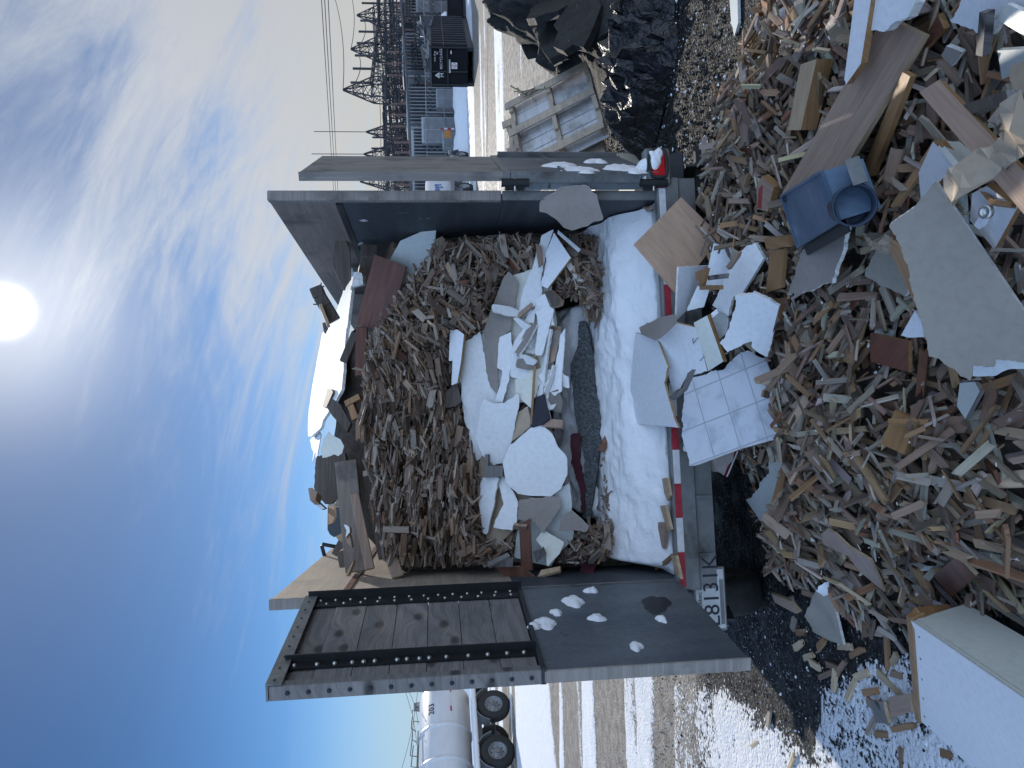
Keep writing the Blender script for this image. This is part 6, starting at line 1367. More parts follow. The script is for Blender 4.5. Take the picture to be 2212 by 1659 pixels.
def slab(c, sz, rz, tl, label, seed):
    rg = np.random.default_rng(seed); mb = MB(); K = 14
    base = [(math.cos(t)*sz[0]*rg.uniform(.75, 1.1), math.sin(t)*sz[1]*rg.uniform(.75, 1.1)) for t in np.linspace(0, 2*math.pi, K+1)[:-1]]
    R = np.array(Matrix.Rotation(rz, 3, 'Z') @ Matrix.Rotation(tl, 3, 'X')); V = [np.array(c)+R@np.array([x, y, zz*sz[2]]) for zz in (-.5, .5) for x, y in base]
    mb.add(V, [tuple(range(K, 2*K)), tuple(range(K))[::-1]]+[(k, (k+1) % K, K+(k+1) % K, K+k) for k in range(K)]); tag(mb.build('asphalt_slab', 'rubble_dark'), label, 'asphalt slab', 'broken asphalt slabs')
for i, (uv, z, sz, rz, tl, lab) in enumerate([((480, 200), .5, (.75, .4, .09), .6, 1.0, 'long tilted asphalt slab on the far side of the black mound'), ((620, 330), .55, (.7, .22, .08), .9, .9, 'narrow tilted asphalt slab just above the propped pallet'), ((780, 200), .45, (.5, .3, .08), .7, .8, 'asphalt slab at the middle of the black mound'), ((950, 90), .25, (.5, .35, .07), .5, .6, 'asphalt slab nearest the crumpled black film'), ((560, 60), .6, (.6, .3, .08), 1.0, 1.1, 'asphalt slab at the right picture edge of the black mound'), ((700, 430), .35, (.4, .2, .06), 1.2, .9, 'small asphalt slab touching the pallet corner')]):
    slab(onz(*ZB1(uv)[0], z), sz, rz, tl, lab, 50+i)
# crumpled black film: a wrinkled bag with sharp folds
def film():
    rg = np.random.default_rng(14); c = onz(*ZB1((1400, 560))[0], .0); ex_ = unit(np.array([.55, -.84, 0])); ey_ = np.cross((0, 0, 1.), ex_)
    # a crumpled sheet: sharp flat facets between random fold points
    n_ = 300; ang = rg.uniform(0, 2*math.pi, n_); rad = np.sqrt(rg.uniform(0, 1, n_)); K = 60; ed = np.linspace(0, 2*math.pi, K+1)[:-1]; ang = np.concatenate([ed, ang]); rad = np.concatenate([np.ones(K), rad*.97])
    oq = .8+.30*(fbm(np.cos(ang)*1.5+5, np.sin(ang)*1.5+5, 3)-.5)*2+.08*np.sin(5*ang)
    X, Y = 1.25*rad*oq*np.cos(ang), .78*rad*oq*np.sin(ang); base = np.clip(1-rad**1.7, 0, 1)
    Z = .46*base*(.65+.7*fbm(X*2.3+2, Y*2.6+8, 3, 1))+rg.normal(size=len(X))*.036*(rad < .985)*(.4+base)
    Z += .05*base**.5*np.sin(X*5+Y*13+1.3)*np.sin(X*3-Y*6); Z = np.maximum(Z, .006)
    vs, es, fs, *_ = delaunay_2d_cdt([Vector((float(x), float(y))) for x, y in zip(X, Y)], [], [], 0, 1e-6)
    from mathutils.kdtree import KDTree
    kd = KDTree(len(X)); [kd.insert((float(x), float(y), 0), i) for i, (x, y) in enumerate(zip(X, Y))]; kd.balance()
    V = [c+ex_*v[0]+ey_*v[1]+EZ*Z[kd.find((v[0], v[1], 0))[1]] for v in vs]
    F = [tuple(f) for f in fs]; F = [f if np.cross(V[f[1]]-V[f[0]], V[f[2]]-V[f[0]])[2] > 0 else f[::-1] for f in F]
    mb = MB(); mb.add(V, F, 0, smooth=False); tag(mb.build('plastic_film', 'black_film'), 'crumpled shiny black plastic film heaped on the dark gravel', 'plastic film')
film()
q = ZB1((1148, 535), (1165, 580), (1180, 655), (1088, 655), (1105, 600)); sheet('tan_board_scrap', 'small tan triangular board scrap lying at the edge of the black film', 'board', q, pz([(*q[0], .30), (*q[2], .25), (*q[3], .25)]), .015, ('pink_board',)*3, seed=210)
q = ZB2((120, 0), (172, -10), (176, 150), (150, 240), (132, 160)); sheet('grey_plank', 'flat grey snowy plank lying alone on the dark gravel', 'plank', q, pz([(*q[0], .03), (*q[1], .03), (*q[3], .03)]), .02, ('panel_grey',)*3, rag=(3,), seed=211)

# loose stones and crumbs of ice on the ground
def stones(name, n, poly, rlo, rhi, white, label, seed, mats):
    rg = np.random.default_rng(seed); lo, hi = poly.min(0), poly.max(0); P = rg.uniform(lo, hi, (n*3, 2)); P = P[sdist(P[:, 0], P[:, 1], poly)+(fbm(P[:, 0]*2, P[:, 1]*2, 3)-.5)*.8 > 0]
    P = P[rg.random(len(P)) < .35+1.3*(fbm(P[:, 0]*1.7+5, P[:, 1]*1.7, 3, 2)-.3)][:n]; n = len(P)
    O8 = np.array([(1, 0, 0), (0, 1, 0), (-1, 0, 0), (0, -1, 0), (0, 0, .8), (0, 0, -.5)], float); F8 = [(0, 1, 4), (1, 2, 4), (2, 3, 4), (3, 0, 4), (1, 0, 5), (2, 1, 5), (3, 2, 5), (0, 3, 5)]
    r = rlo+(rhi-rlo)*rg.random(n)**3; a = rg.uniform(0, 6.28, n); V = O8[None]*(1+rg.normal(size=(n, 6, 3))*.22)*rg.uniform(.6, 1.5, (n, 1, 3))*r[:, None, None]
    c, s = np.cos(a)[:, None], np.sin(a)[:, None]; X = V[..., 0]*c-V[..., 1]*s+P[:, :1]; Y = V[..., 0]*s+V[..., 1]*c+P[:, 1:]
    zg = (fbm(P[:, 0]*2.3, P[:, 1]*2.3, 4)-.5)*.05+(fbm(P[:, 0]*9, P[:, 1]*9, 2, 1)-.5)*.016+.006; Z = V[..., 2]+zg[:, None]+r[:, None]*.25
    me = bpy.data.meshes.new(name); me.from_pydata(np.stack([X, Y, Z], -1).reshape(-1, 3).tolist(), [], (np.array(F8)[None]+6*np.arange(n)[:, None, None]).reshape(-1, 3).tolist())
    for m in mats: me.materials.append(MATS[m])
    me.polygons.foreach_set('material_index', np.repeat((rg.random(n) < white).astype(int), 8)); me.update(); o = bpy.data.objects.new(name, me); COL.objects.link(o); tag(o, label, 'gravel', kind='stuff')
stones('gravel', 24000, np.array([(1.2, 4.9), (1.7, 4.2), (2.3, 3.2), (3.2, 3.6), (5.2, 7.6), (4.0, 9.4), (2.2, 9.0), (1.3, 6.5)]), .004, .017, .09, 'dark wet gravel with bright bits of ice on the sunlit ground at the right', 31, ('rubble_dark', 'snow'))
stones('ice_crumbs', 3600, np.array([(-1.4, 4.6), (-2.3, 3.0), (-4.2, 4.0), (-5.5, 7.5), (-3.0, 8.2), (-1.6, 6.5)]), .003, .012, .30, 'crumbs of ice and grit on the trodden snow at the left', 32, ('rubble_dark', 'snow'))
stones('ice_crumbs', 2200, np.array([(-.9, 2.2), (-1.9, 2.2), (-2.3, 3.3), (-1.5, 4.1), (-1.1, 3.5)]), .003, .011, .12, 'dark grit specks on the shaded snow beside the long white cabinet', 33, ('rubble_dark', 'snow'))

# ------------------------------------------------------------------ far right: bins, truck, substation
ZA7, ZA8 = zc('A7'), zc('A8')
g0 = lambda u, v: onz(u, v, 0.)
def roll_off():
    A = np.array([13.55, 35.0, 0]); Bq = np.array([15.15, 34.5, 0]); C = np.array([18.9, 39.6, 0]); t = thing('recycling_container', A, 'black open-top recycling container with white lettering and a prohibition sign', 'container')
    x = unit(Bq-A); y = unit(C-Bq); W, L, z0, z1 = np.linalg.norm(Bq-A), np.linalg.norm(C-Bq), .28, 1.95; nx_ = np.cross(x, EZ); nx_ = nx_ if nx_[1] < 0 else -nx_; ny_ = np.cross(EZ, y); ny_ = ny_ if ny_[0] > 0 else -ny_
    ny_ = -ny_ if ny_@(CAM-Bq) < 0 else ny_
    mb = MB(); P = [A, Bq, C, C-x*W]; V = [p+EZ*z0 for p in P]+[p+EZ*z1 for p in P]; mb.add(V, [(0, 1, 5, 4), (1, 2, 6, 5), (2, 3, 7, 6), (3, 0, 4, 7), (0, 3, 2, 1)]); mb.add([v-EZ*.0 for v in V[4:]], []); mb.build('body', 'container_black', t)
    mb = MB()
    for i in range(13): mb.bar(Bq+y*(.35+i*L/13)+EZ*z0+ny_*.04, Bq+y*(.35+i*L/13)+EZ*z1+ny_*.04, .10, .08, up=y)
    mb.bar(Bq+EZ*z1, C+EZ*z1, .14, .12); mb.bar(A+EZ*z1, Bq+EZ*z1, .12, .10); mb.bar(Bq+EZ*1.35+ny_*.05, C+EZ*1.35+ny_*.05, .04, .04); mb.build('rib', 'steel_black', t); t.children[-1].data.materials[0] = MATS['galv_dark']
    mb = MB()
    for s in (.05, .38, .98): mb.bar(A+x*W*s+nx_*.03+EZ*z0, A+x*W*s+nx_*.03+EZ*z1, .07, .06, up=x)
    mb.bar(A+nx_*.04+EZ*1.18, Bq+nx_*.04+EZ*1.18, .05, .05); mb.build('end_frame', 'steel_black', t)
    mb = MB(); mb.bar(A+x*.1-EZ*0+EZ*.14, A+y*L*.98+x*.1+EZ*.14, .15, .28); mb.bar(Bq-x*.1+EZ*.14, C-x*.1+EZ*.14, .15, .28); mb.build('skid', 'steel_black', t)
    mb = MB(); text_mesh(mb, 'RECYCLAGE', A+x*W*.44+nx_*.065+EZ*1.42, x, EZ, .155, depth=.01); text_mesh(mb, 'M', A+x*W*.235+nx_*.065+EZ*1.36, x, EZ, .24, depth=.01)
    a0 = A+x*W*.285+nx_*.066+EZ*1.56
    mb.add([a0-x*.13, a0+x*.13, a0+EZ*.20, a0-x*.045+EZ*.04, a0+x*.045+EZ*.04, a0+EZ*.11], [(0, 3, 5, 2), (1, 2, 5, 4), (0, 1, 4, 3)])
    text_mesh(mb, 'cont. 8 vg', A+x*W*.62+nx_*.065+EZ*1.72, x, EZ, .11, depth=.01); text_mesh(mb, 'RL', A+x*W*.80+nx_*.065+EZ*1.60, x, EZ, .12, depth=.01)
    for k in range(11): mb.box(A+x*(W*.36+k*.052)+nx_*.066+EZ*1.09, (.034, .006, .075), np.stack([x, nx_, EZ], 1))
    mb.box(A+x*W*.86+nx_*.066+EZ*1.02, (.14, .006, .055), np.stack([x, nx_, EZ], 1)); mb.build('lettering', 'white_letter', t)
    mb = MB(); s0 = A+x*W*.53+nx_*.066+EZ*.88; mb.box(s0, (.26, .008, .25), np.stack([x, nx_, EZ], 1)); sg = mb.build('prohibition_sign', 'white_paint', t)
    mb = MB(); n_ = nx_; mb.tube([s0+n_*.008+(x*math.cos(k)+EZ*math.sin(k))*.095 for k in np.linspace(0, 2*math.pi, 25)], .012, 5, caps=False); mb.bar(s0+n_*.008+(x*-.067+EZ*.067), s0+n_*.008+(x*.067-EZ*.067), .02, .006); mb.build('sign_ring', 'tape_red', sg)
    mb = MB(); mb.tube([s0+n_*.006+EZ*.05-x*.01, s0+n_*.006-EZ*.0+x*.005, s0+n_*.006-EZ*.055+x*.04], .014, 5); mb.tube([s0+n_*.006-EZ*.0, s0+n_*.006-EZ*.06-x*.03], .012, 5); mb.tube([s0+n_*.006+EZ*.02, s0+n_*.006-EZ*.005-x*.05], .01, 5); mb.build('sign_figure', 'ink_dark', sg)
    rg = np.random.default_rng(2)
    for i in range(5):
        c = A+x*W*rg.uniform(.1, .9)+y*rg.uniform(.3, L-.5)+EZ*(1.9+rg.uniform(0, .2)); mb = MB(); r = rg.uniform(.25, .5)
        V = [c+rg.normal(size=3)*r*np.array([1, 1, .7]) for _ in range(9)]; mb.add(V, [(0, 1, 2), (2, 3, 4), (4, 5, 6), (6, 7, 8), (1, 4, 7), (0, 3, 6)]); o = mb.build('scrap_sheet', 'galv'); sol = o.modifiers.new('t', 'SOLIDIFY'); sol.thickness = .02
        tag(o, 'bent grey scrap metal sheet sticking out of the recycling container', 'scrap metal', 'scrap in the recycling container')
roll_off()
def skip():
    A = np.array([18.8, 40.2, 0]); x = unit((1, .25, 0)); y = unit((-.25, 1, 0)); t = thing('waste_skip', A, 'plain dark waste skip with sloped sides at the right picture edge', 'skip')
    mb = MB(); P = [A, A+x*3.4, A+x*3.4+y*1.7, A+y*1.7]; V = [A+x*.35+EZ*.15, A+x*3.0+EZ*.15, A+x*3.0+y*1.7+EZ*.15, A+x*.35+y*1.7+EZ*.15]+[p+EZ*1.0 for p in P]; mb.add(V, [(0, 1, 5, 4), (1, 2, 6, 5), (2, 3, 7, 6), (3, 0, 4, 7), (4, 5, 6, 7), (0, 3, 2, 1)]); mb.build('body', 'container_black', t)
    mb = MB(); mb.bar(A+EZ*1.0, A+x*3.4+EZ*1.0, .1, .08); mb.bar(A+x*.4+EZ*.08, A+x*3+EZ*.08, .3, .14); mb.build('rim', 'steel_black', t)
    c = A+x*1.0+y*.9+EZ*1.02; mb = MB(); mb.lathe(c, (0, 0, 1), [(.45, -.1), (.43, .12), (.3, .28), (.1, .34), (0, .35)], 20); tag(mb.build('round_tank', 'white_paint'), 'white rounded plastic tank top lying on the waste skip', 'tank')
skip()
def tank_truck():
    W1, W2 = np.array([12.35, 41.5, .0]), np.array([9.65, 37.75, .0]); f = unit(W2-W1); s = unit(np.cross(EZ, f)); s = s if s@(CAM-W1) > 0 else -s; t = thing('tank_truck', W1, 'white tank truck with faded blue lettering parked behind the folded door', 'truck')
    for c in (W1, W2):
        o = wheel(c+EZ*.43+s*0, s, .43, .28, t)
        wheel(c+EZ*.43-s*2.0, s, .43, .28, t)
    mb = MB()
    c = W2-s*1.0+f*-3.1+EZ*1.62; mb.lathe(c, f, [(0, -.2), (.5, -.14), (.72, 0), (.75, .1), (.75, 7.0), (.72, 7.1), (0, 7.3)], 32); tk = mb.build('tank_body', 'tank_white', t)
    mb = MB(); o_ = c+s*.755+f*1.4; 
    for k, (a, b, h_) in enumerate(((.62, .05, .34), (.95, .0, .40), (1.25, .08, .25), (1.55, -.02, .42), (1.9, .02, .3))): mb.box(o_+f*a+EZ*(b+.05), (.16, .02, h_), np.stack([f, s, EZ], 1)); mb.box(o_+f*(a+.13)+EZ*(b+.1), (.16, .02, .07), np.stack([f, s, EZ], 1))
    mb.build('tank_lettering', 'blue_ink', tk)
    mb = MB(); mb.bar(W1-s*1.0+EZ*.82-f*1.2, W2-s*1.0+EZ*.82+f*6, .9, .22); mb.build('frame', 'steel_black', t)
    mb = MB(); mb.tube([W2+s*.1+EZ*1.0-f*.8, W2+s*.1+EZ*1.0+f*.9], .09, 10); mb.tube([W1+s*.1+EZ*1.0-f*.5, W1+s*.1+EZ*1.0+f*.1], .09, 10); mb.build('hose_tube', 'galv', t)
    for c in (W1, W2):
        mb = MB(); P = [c+EZ*.43+(f*math.cos(a)+EZ*math.sin(a))*.54+s*.02 for a in np.linspace(.2, math.pi-.2, 9)]
        for a, b in zip(P[:-1], P[1:]): mb.bar(a, b, .32, .02, up=EZ)
        mb.build('fender', 'galv', t)
    mb = MB(); k0 = W2+s*.02+f*.75+EZ*.75; mb.add([k0-f*.35, k0+f*.9, k0+f*.9+EZ*.5, k0+f*.05+EZ*.62, k0-f*.35+EZ*.3], [(0, 1, 2, 3, 4)]); mb.build('side_guard', 'grey_cabinet', t)
tank_truck()
# --- lattice steel
def lat_col(mb, c, z0, z1, w0, w1, n, t=.06):
    cs = [np.array(c)+np.array([sx*.5, sy*.5, 0]) for sx, sy in ((-1, -1), (1, -1), (1, 1), (-1, 1))]; c = np.array(c, float)
    L = lambda k, f: c+(cs[k]-c)*(w0+(w1-w0)*f)+EZ*(z0+(z1-z0)*f)
    for k in range(4):
        mb.bar(L(k, 0), L(k, 1), t*1.3)
        for i in range(n):
            a, b = i/n, (i+1)/n; j = (k+1) % 4; mb.bar(L(k, a), L(j, b), t*.7); mb.bar(L(j, a), L(k, b), t*.7); mb.bar(L(k, b), L(j, b), t*.7)
def lat_beam(mb, P, Q, w_, n, t=.06):
    P, Q = np.asarray(P, float), np.asarray(Q, float); d = unit(Q-P); h = unit(np.cross(EZ, d)); o = [h*w_/2+EZ*w_/2, h*w_/2-EZ*w_/2, -h*w_/2-EZ*w_/2, -h*w_/2+EZ*w_/2]
    for k in range(4):
        mb.bar(P+o[k], Q+o[k], t*1.3); j = (k+1) % 4
        for i in range(n):
            a, b = P+(Q-P)*i/n, P+(Q-P)*(i+1)/n; (mb.bar(a+o[k], b+o[j], t*.7) if i % 2 else mb.bar(a+o[j], b+o[k], t*.7))
def insul(mb, p, l, r=.07, mi=0):
    n = max(4, int(l/.11)); prof = []
    for i in range(n): prof += [(r*.45, -l*i/n), (r, -l*(i+.4)/n), (r*.45, -l*(i+.75)/n)]
    mb.lathe(p, (0, 0, 1), prof, 8, mi)
def tower(apex, D, zb, label, rod=0., w=1.7):
    a = onY(*apex, D); c = np.array([a[0], a[1], 0.]); t = thing('lattice_tower', c, label, 'lattice tower', 'lattice towers of the substation')
    mb = MB(); lat_col(mb, c, 0, zb, w*1.15, w*.8, 7); mb.build('mast', 'galv_dark', t)
    mb = MB(); lat_col(mb, c, zb, a[2], w*.8, .05, 3)
    if rod: mb.tube([a, a+EZ*rod], .035, 5)
    mb.build('peak', 'galv_dark', t); return c, a
R1 = [tower((741, 194), 55, 6.0, 'tallest lattice tower with a pointed peak, directly above the recycling container'), tower((758, 106), 60.5, 6.0, 'pointed lattice tower, second from the right picture edge'), tower((771, 33), 66, 6.0, 'pointed lattice tower nearest the right picture edge')]
R2 = [tower((791, 285), 70, 5.6, 'pointed lattice tower with a lightning rod, right of the folded door', 4.6, 1.5), tower((786, 333), 67, 5.6, 'pointed lattice tower with a lightning rod, touching the folded door', 4.4, 1.5), tower((778, 392), 63, 5.6, 'pointed lattice tower behind the folded door and the trailer side', .0, 1.5)]
def gantry(P, Q, w_, n, label, ins=0):
    o = thing('gantry_beam', (np.asarray(P)+np.asarray(Q))/2, label, 'gantry beam', 'gantry beams of the substation'); mb = MB(); lat_beam(mb, P, Q, w_, n); mb.build('truss', 'galv_dark', o)
    if ins:
        d = np.asarray(Q)-np.asarray(P)
        for i in range(ins):
            p = np.asarray(P)+d*(i+.5)/ins; mb = MB(); mb.tube([p+EZ*w_/2, p+EZ*(w_/2+1.5)], .09, 6); mb.build('bushing', 'galv_dark', o)
            mb = MB(); insul(mb, p-EZ*w_/2, 1.4, .12); mb.build('insulator', 'porcelain', o)
zz = lambda c, z: np.array([c[0][0], c[0][1], z])
gantry(zz(R1[0], 5.6), zz(R1[1], 5.6), 1.1, 12, 'lattice beam between the tallest tower and the second one', 3)
gantry(zz(R1[1], 5.6), zz(R1[2], 5.6), 1.1, 12, 'lattice beam between the second tower and the one at the picture edge', 3)
gantry(zz(R1[2], 5.6), zz(R1[2], 5.6)+np.array([9, 5.5, 0]), 1.1, 12, 'lattice beam running out of the picture on the right', 3)
gantry(zz(R2[0], 5.2), zz(R2[1], 5.2), 1.0, 9, 'lattice beam between the two lightning rod towers', 2)
gantry(zz(R2[1], 5.2), zz(R2[2], 5.2), 1.0, 9, 'lattice beam behind the folded right door', 2)
GB = [onY(838, -40, 50), onY(845, 330, 56), onY(850, 700, 60)]
gantry(GB[0]-EZ*.2, GB[1], .7, 34, 'long low lattice beam across the whole substation')
gantry(GB[1], GB[2], .7, 24, 'continuation of the long low beam behind the trailer')
# busbar frames: two posts, a cross beam, three insulators with looped conductors
def bus_frame(c, wd, h_, ax):
    t = thing('busbar_support', c, 'grey steel busbar support frame with insulators in the substation', 'busbar support', 'busbar supports of the substation'); c = np.asarray(c, float); a = unit(ax)
    for s in (-1, 1):
        mb = MB(); lat_col(mb, c+a*s*wd/2, 0, h_, .45, .35, 7, .045); mb.build('post', 'galv_dark', t)
    mb = MB(); lat_beam(mb, c-a*wd*.62+EZ*h_, c+a*wd*.62+EZ*h_, .4, 10, .045); mb.build('cross_beam', 'galv_dark', t)
    for k in (-1, 0, 1):
        mb = MB(); insul(mb, c+a*k*wd*.42+EZ*(h_+1.0), .8, .09); mb.build('insulator', 'porcelain', t)
        p = c+a*k*wd*.42+EZ*(h_+1.02); mb = MB(); mb.bar(p-np.cross(EZ, a)*2.4, p+np.cross(EZ, a)*2.4, .055); mb.build('busbar', 'galv_dark', t)
        mb = MB(); mb.bar(c+a*k*wd*.42+EZ*(h_*.5), c+a*(k*wd*.42+.9)+EZ*(h_*.5+1.1), .06); mb.build('switch_arm', 'galv', t)
    mb = MB(); lat_beam(mb, c-a*wd*.55+EZ*h_*.55, c+a*wd*.55+EZ*h_*.55, .3, 10, .045); mb.build('lower_beam', 'galv_dark', t)
    return t
PB0 = bus_frame((0, 0, 0), 2.4, 3.6, (1, .1, 0)); k = 0
for row, (Y0, hs_) in enumerate(((47, .80), (52, 1.), (58, 1.12), (64, 1.25))):
    for v in np.arange(14+row*13, 420, 52-row*3):
        p = onY(960, v, Y0+v*.012); o = PB0 if k == 0 else copy_tree(PB0); k += 1
        o.location = (float(p[0]), float(p[1]), 0); o.scale = (hs_*random.uniform(.9, 1.1), hs_, hs_*random.uniform(.92, 1.12)); o.rotation_euler = (0, 0, random.uniform(.1, .5))
def transformer(c, w_, d_, h_, label):
    t = thing('transformer', c, label, 'transformer', 'transformers of the substation'); c = np.asarray(c, float); R = np.array(Matrix.Rotation(.2, 3, 'Z'))
    mb = MB(); mb.box(c+EZ*(h_/2+.3), (w_, d_, h_), R, 0, .03); mb.box(c+EZ*.15, (w_*1.05, d_*1.05, .3), R); mb.build('tank', 'grey_cabinet', t)
    mb = MB(); n = int(w_/.22)
    for i in range(n): mb.box(c+R@np.array([-w_/2+(i+.5)*w_/n, -d_/2-.22, h_*.5+.35]), (.06, .42, h_*.85), R)
    mb.build('radiator', 'galv', t)
    for i in range(3): mb = MB(); insul(mb, c+R@np.array([(i-1)*w_*.3, 0, h_+1.3]), 1.0, .11); mb.build('bushing', 'porcelain', t)
for uv, D, dim, lab in (((985, 250), 49, (2.6, 1.6, 3.2), 'large grey transformer with tall radiator fins, left of the recycling container'), ((985, 330), 47, (2.2, 1.4, 2.9), 'grey transformer with radiator fins beside the folded door'), ((985, 140), 50, (2.8, 1.6, 3.4), 'grey transformer rising behind the recycling container'), ((985, 400), 50, (2.6, 1.6, 3.0), 'grey transformer seen through the gap beside the trailer side'), ((985, 70), 54, (2.8, 1.7, 3.5), 'grey transformer behind the ribbed side of the container')):
    p = onY(*uv, D); transformer((p[0], p[1], 0.), *dim, lab)
for i, (uv, D, dm, lab) in enumerate((((990, 287), 46, (1.5, 1.1, 2.4), 'dark grey switch cabinet by the striped barrier'), ((990, 218), 46.5, (1.1, .9, 1.5), 'light grey cabinet low behind the snow bank'), ((990, 308), 45.5, (.9, .8, 1.2), 'small pale cabinet beside the striped barrier'), ((990, 60), 49, (3.0, 1.6, 2.6), 'grey steel building box behind the ribbed container side'))):
    p = onY(*uv, D); t = thing('switch_cabinet', (p[0], p[1], 0), lab, 'cabinet', 'substation cabinets'); mb = MB(); c = np.array([p[0], p[1], dm[2]/2+.15]); mb.box(c, dm, None, 0, .02); mb.box(c-EZ*(dm[2]/2+.07), (dm[0]*1.02, dm[1]*1.02, .16), None); mb.build('housing', 'grey_cabinet', t)
    mb = MB()
    for s in (-1, 1): mb.box(c+np.array([s*dm[0]*.24, -dm[1]/2-.008, 0]), (dm[0]*.44, .02, dm[2]*.9), None, 0, .005)
    mb.build('door', 'galv', t)
# striped barrier post and orange sign
p = g0(1003, 279); p = onY(1000, 279, 44.5); t = thing('barrier_post', (p[0], p[1], 0), 'red and white striped post with an orange sign at the snow bank', 'barrier post'); c = np.array([p[0], p[1], 0])
for k in range(6): mb = MB(); mb.tube([c+EZ*(.25+k*.2), c+EZ*(.25+(k+1)*.2)+EX*.02], .06, 8); mb.build('band', 'tape_red' if k % 2 else 'tape_white', t)
mb = MB(); mb.box(c+EX*-.35+EZ*1.05-EY*.1, (.42, .03, .36), None, 0, .01); mb.build('sign_plate', 'orange_paint', t)
# fence along the substation
t = thing('chain_link_fence', (8, 44.5, 0), 'thin grey wire fence along the edge of the substation', 'fence'); 
FP = [np.array([4+i*2.4, 44.0+i*.25, 0]) for i in range(13)]
for p in FP: mb = MB(); mb.tube([p, p+EZ*2.3], .04, 6); mb.build('fence_post', 'galv', t)
mb = MB()
for z in (2.25, 1.2, .3): mb.tube([FP[0]+EZ*z, FP[-1]+EZ*z], .025, 5)
mb.build('rail', 'galv', t)
mb = MB(); L_ = np.linalg.norm(FP[-1]-FP[0]); d_ = unit(FP[-1]-FP[0])
for s in np.arange(0, L_-2, .32): mb.bar(FP[0]+d_*s+EZ*.1, FP[0]+d_*(s+2)+EZ*2.2, .008); mb.bar(FP[0]+d_*(s+2)+EZ*.1, FP[0]+d_*s+EZ*2.2, .008)
mb.build('wire_mesh', 'galv', t)
# wires
def wire(P, Q, sag, r, label):
    mb = MB(); P, Q = np.asarray(P), np.asarray(Q); mb.tube([P+(Q-P)*s-EZ*sag*4*s*(1-s) for s in np.linspace(0, 1, 15)], r, 5); tag(mb.build('power_line', 'wire_dark'), label, 'power line', 'power lines')
for i, (u0, u1, lab) in enumerate(((692, 727, 'highest power line of the close trio above the substation'), (699, 731, 'middle power line of the close trio above the substation'), (707, 735, 'lowest power line of the close trio above the substation'))): wire(onY(u0, -40, 70), onY(u1, 520, 110), .0, .045, lab)
wire(onY(711, -40, 75), R1[0][1], .5, .03, 'thin wire falling to the peak of the tallest lattice tower')
wire(onY(748, -40, 80), R1[1][1], .5, .03, 'thin wire falling to the peak of the second lattice tower')
for i in range(4): wire(onY(806+i*8, 100, 90), onY(816+i*5, 420, 90), .6, .035, ['highest', 'second', 'third', 'lowest'][i]+' of four slack wires behind the lightning rod towers')
wire(onY(862, -40, 30), onY(890, 470, 34), .1, .05, 'thick black cable crossing low in front of the substation')
wire(R1[0][0]+EZ*7.6, R1[1][0]+EZ*7.6, .5, .03, 'slack jumper wire above the beam between the tallest tower and the second')
wire(R1[1][0]+EZ*7.6, R1[2][0]+EZ*7.6, .5, .03, 'slack jumper wire above the beam at the right picture edge')
# far snow banks
def bank(pts, h_, w_, seed):
    mb = MB(); V = []; n = 120; m = 14; P = np.array(pts, float); s = np.linspace(0, 1, n); tt = np.linspace(0, 1, len(P))
    X, Y = np.interp(s, tt, P[:, 0]), np.interp(s, tt, P[:, 1])
    for i in range(n):
        i0, i1 = max(i-1, 0), min(i+1, n-1); d = unit((X[i1]-X[i0], Y[i1]-Y[i0], 0)); nn = np.array([-d[1], d[0], 0])
        for j in range(m):
            q = j/(m-1)*2-1; f = (1-q*q); hh = h_*f*(.55+.9*fbm(np.array([s[i]*n*.11+seed]), np.array([q*2.]), 3)[0])*sstep(s[i], 0, .06)*sstep(s[i], 1, .94)
            V.append(np.array([X[i], Y[i], hh-.02])+nn*q*w_)
    F = [(i*m+j, (i+1)*m+j, (i+1)*m+j+1, i*m+j+1) for i in range(n-1) for j in range(m-1)]
    mb.add(V, F, 0, smooth=True); o = mb.build('snow_bank', 'snow'); o['kind'] = 'structure'
bank([(5, 43), (14, 43.5), (20, 44), (34, 47)], .75, 1.4, 1); bank([(-60, 62), (-40, 60), (-16, 58), (0, 62)], 2.6, 4.5, 2); bank([(-60, 46), (-30, 47), (-14, 46)], 1.0, 3., 3); bank([(-40, 130), (0, 150), (80, 140)], 3, 12, 4); bank([(-200, 160), (-90, 150), (-30, 140)], 5, 14, 5)

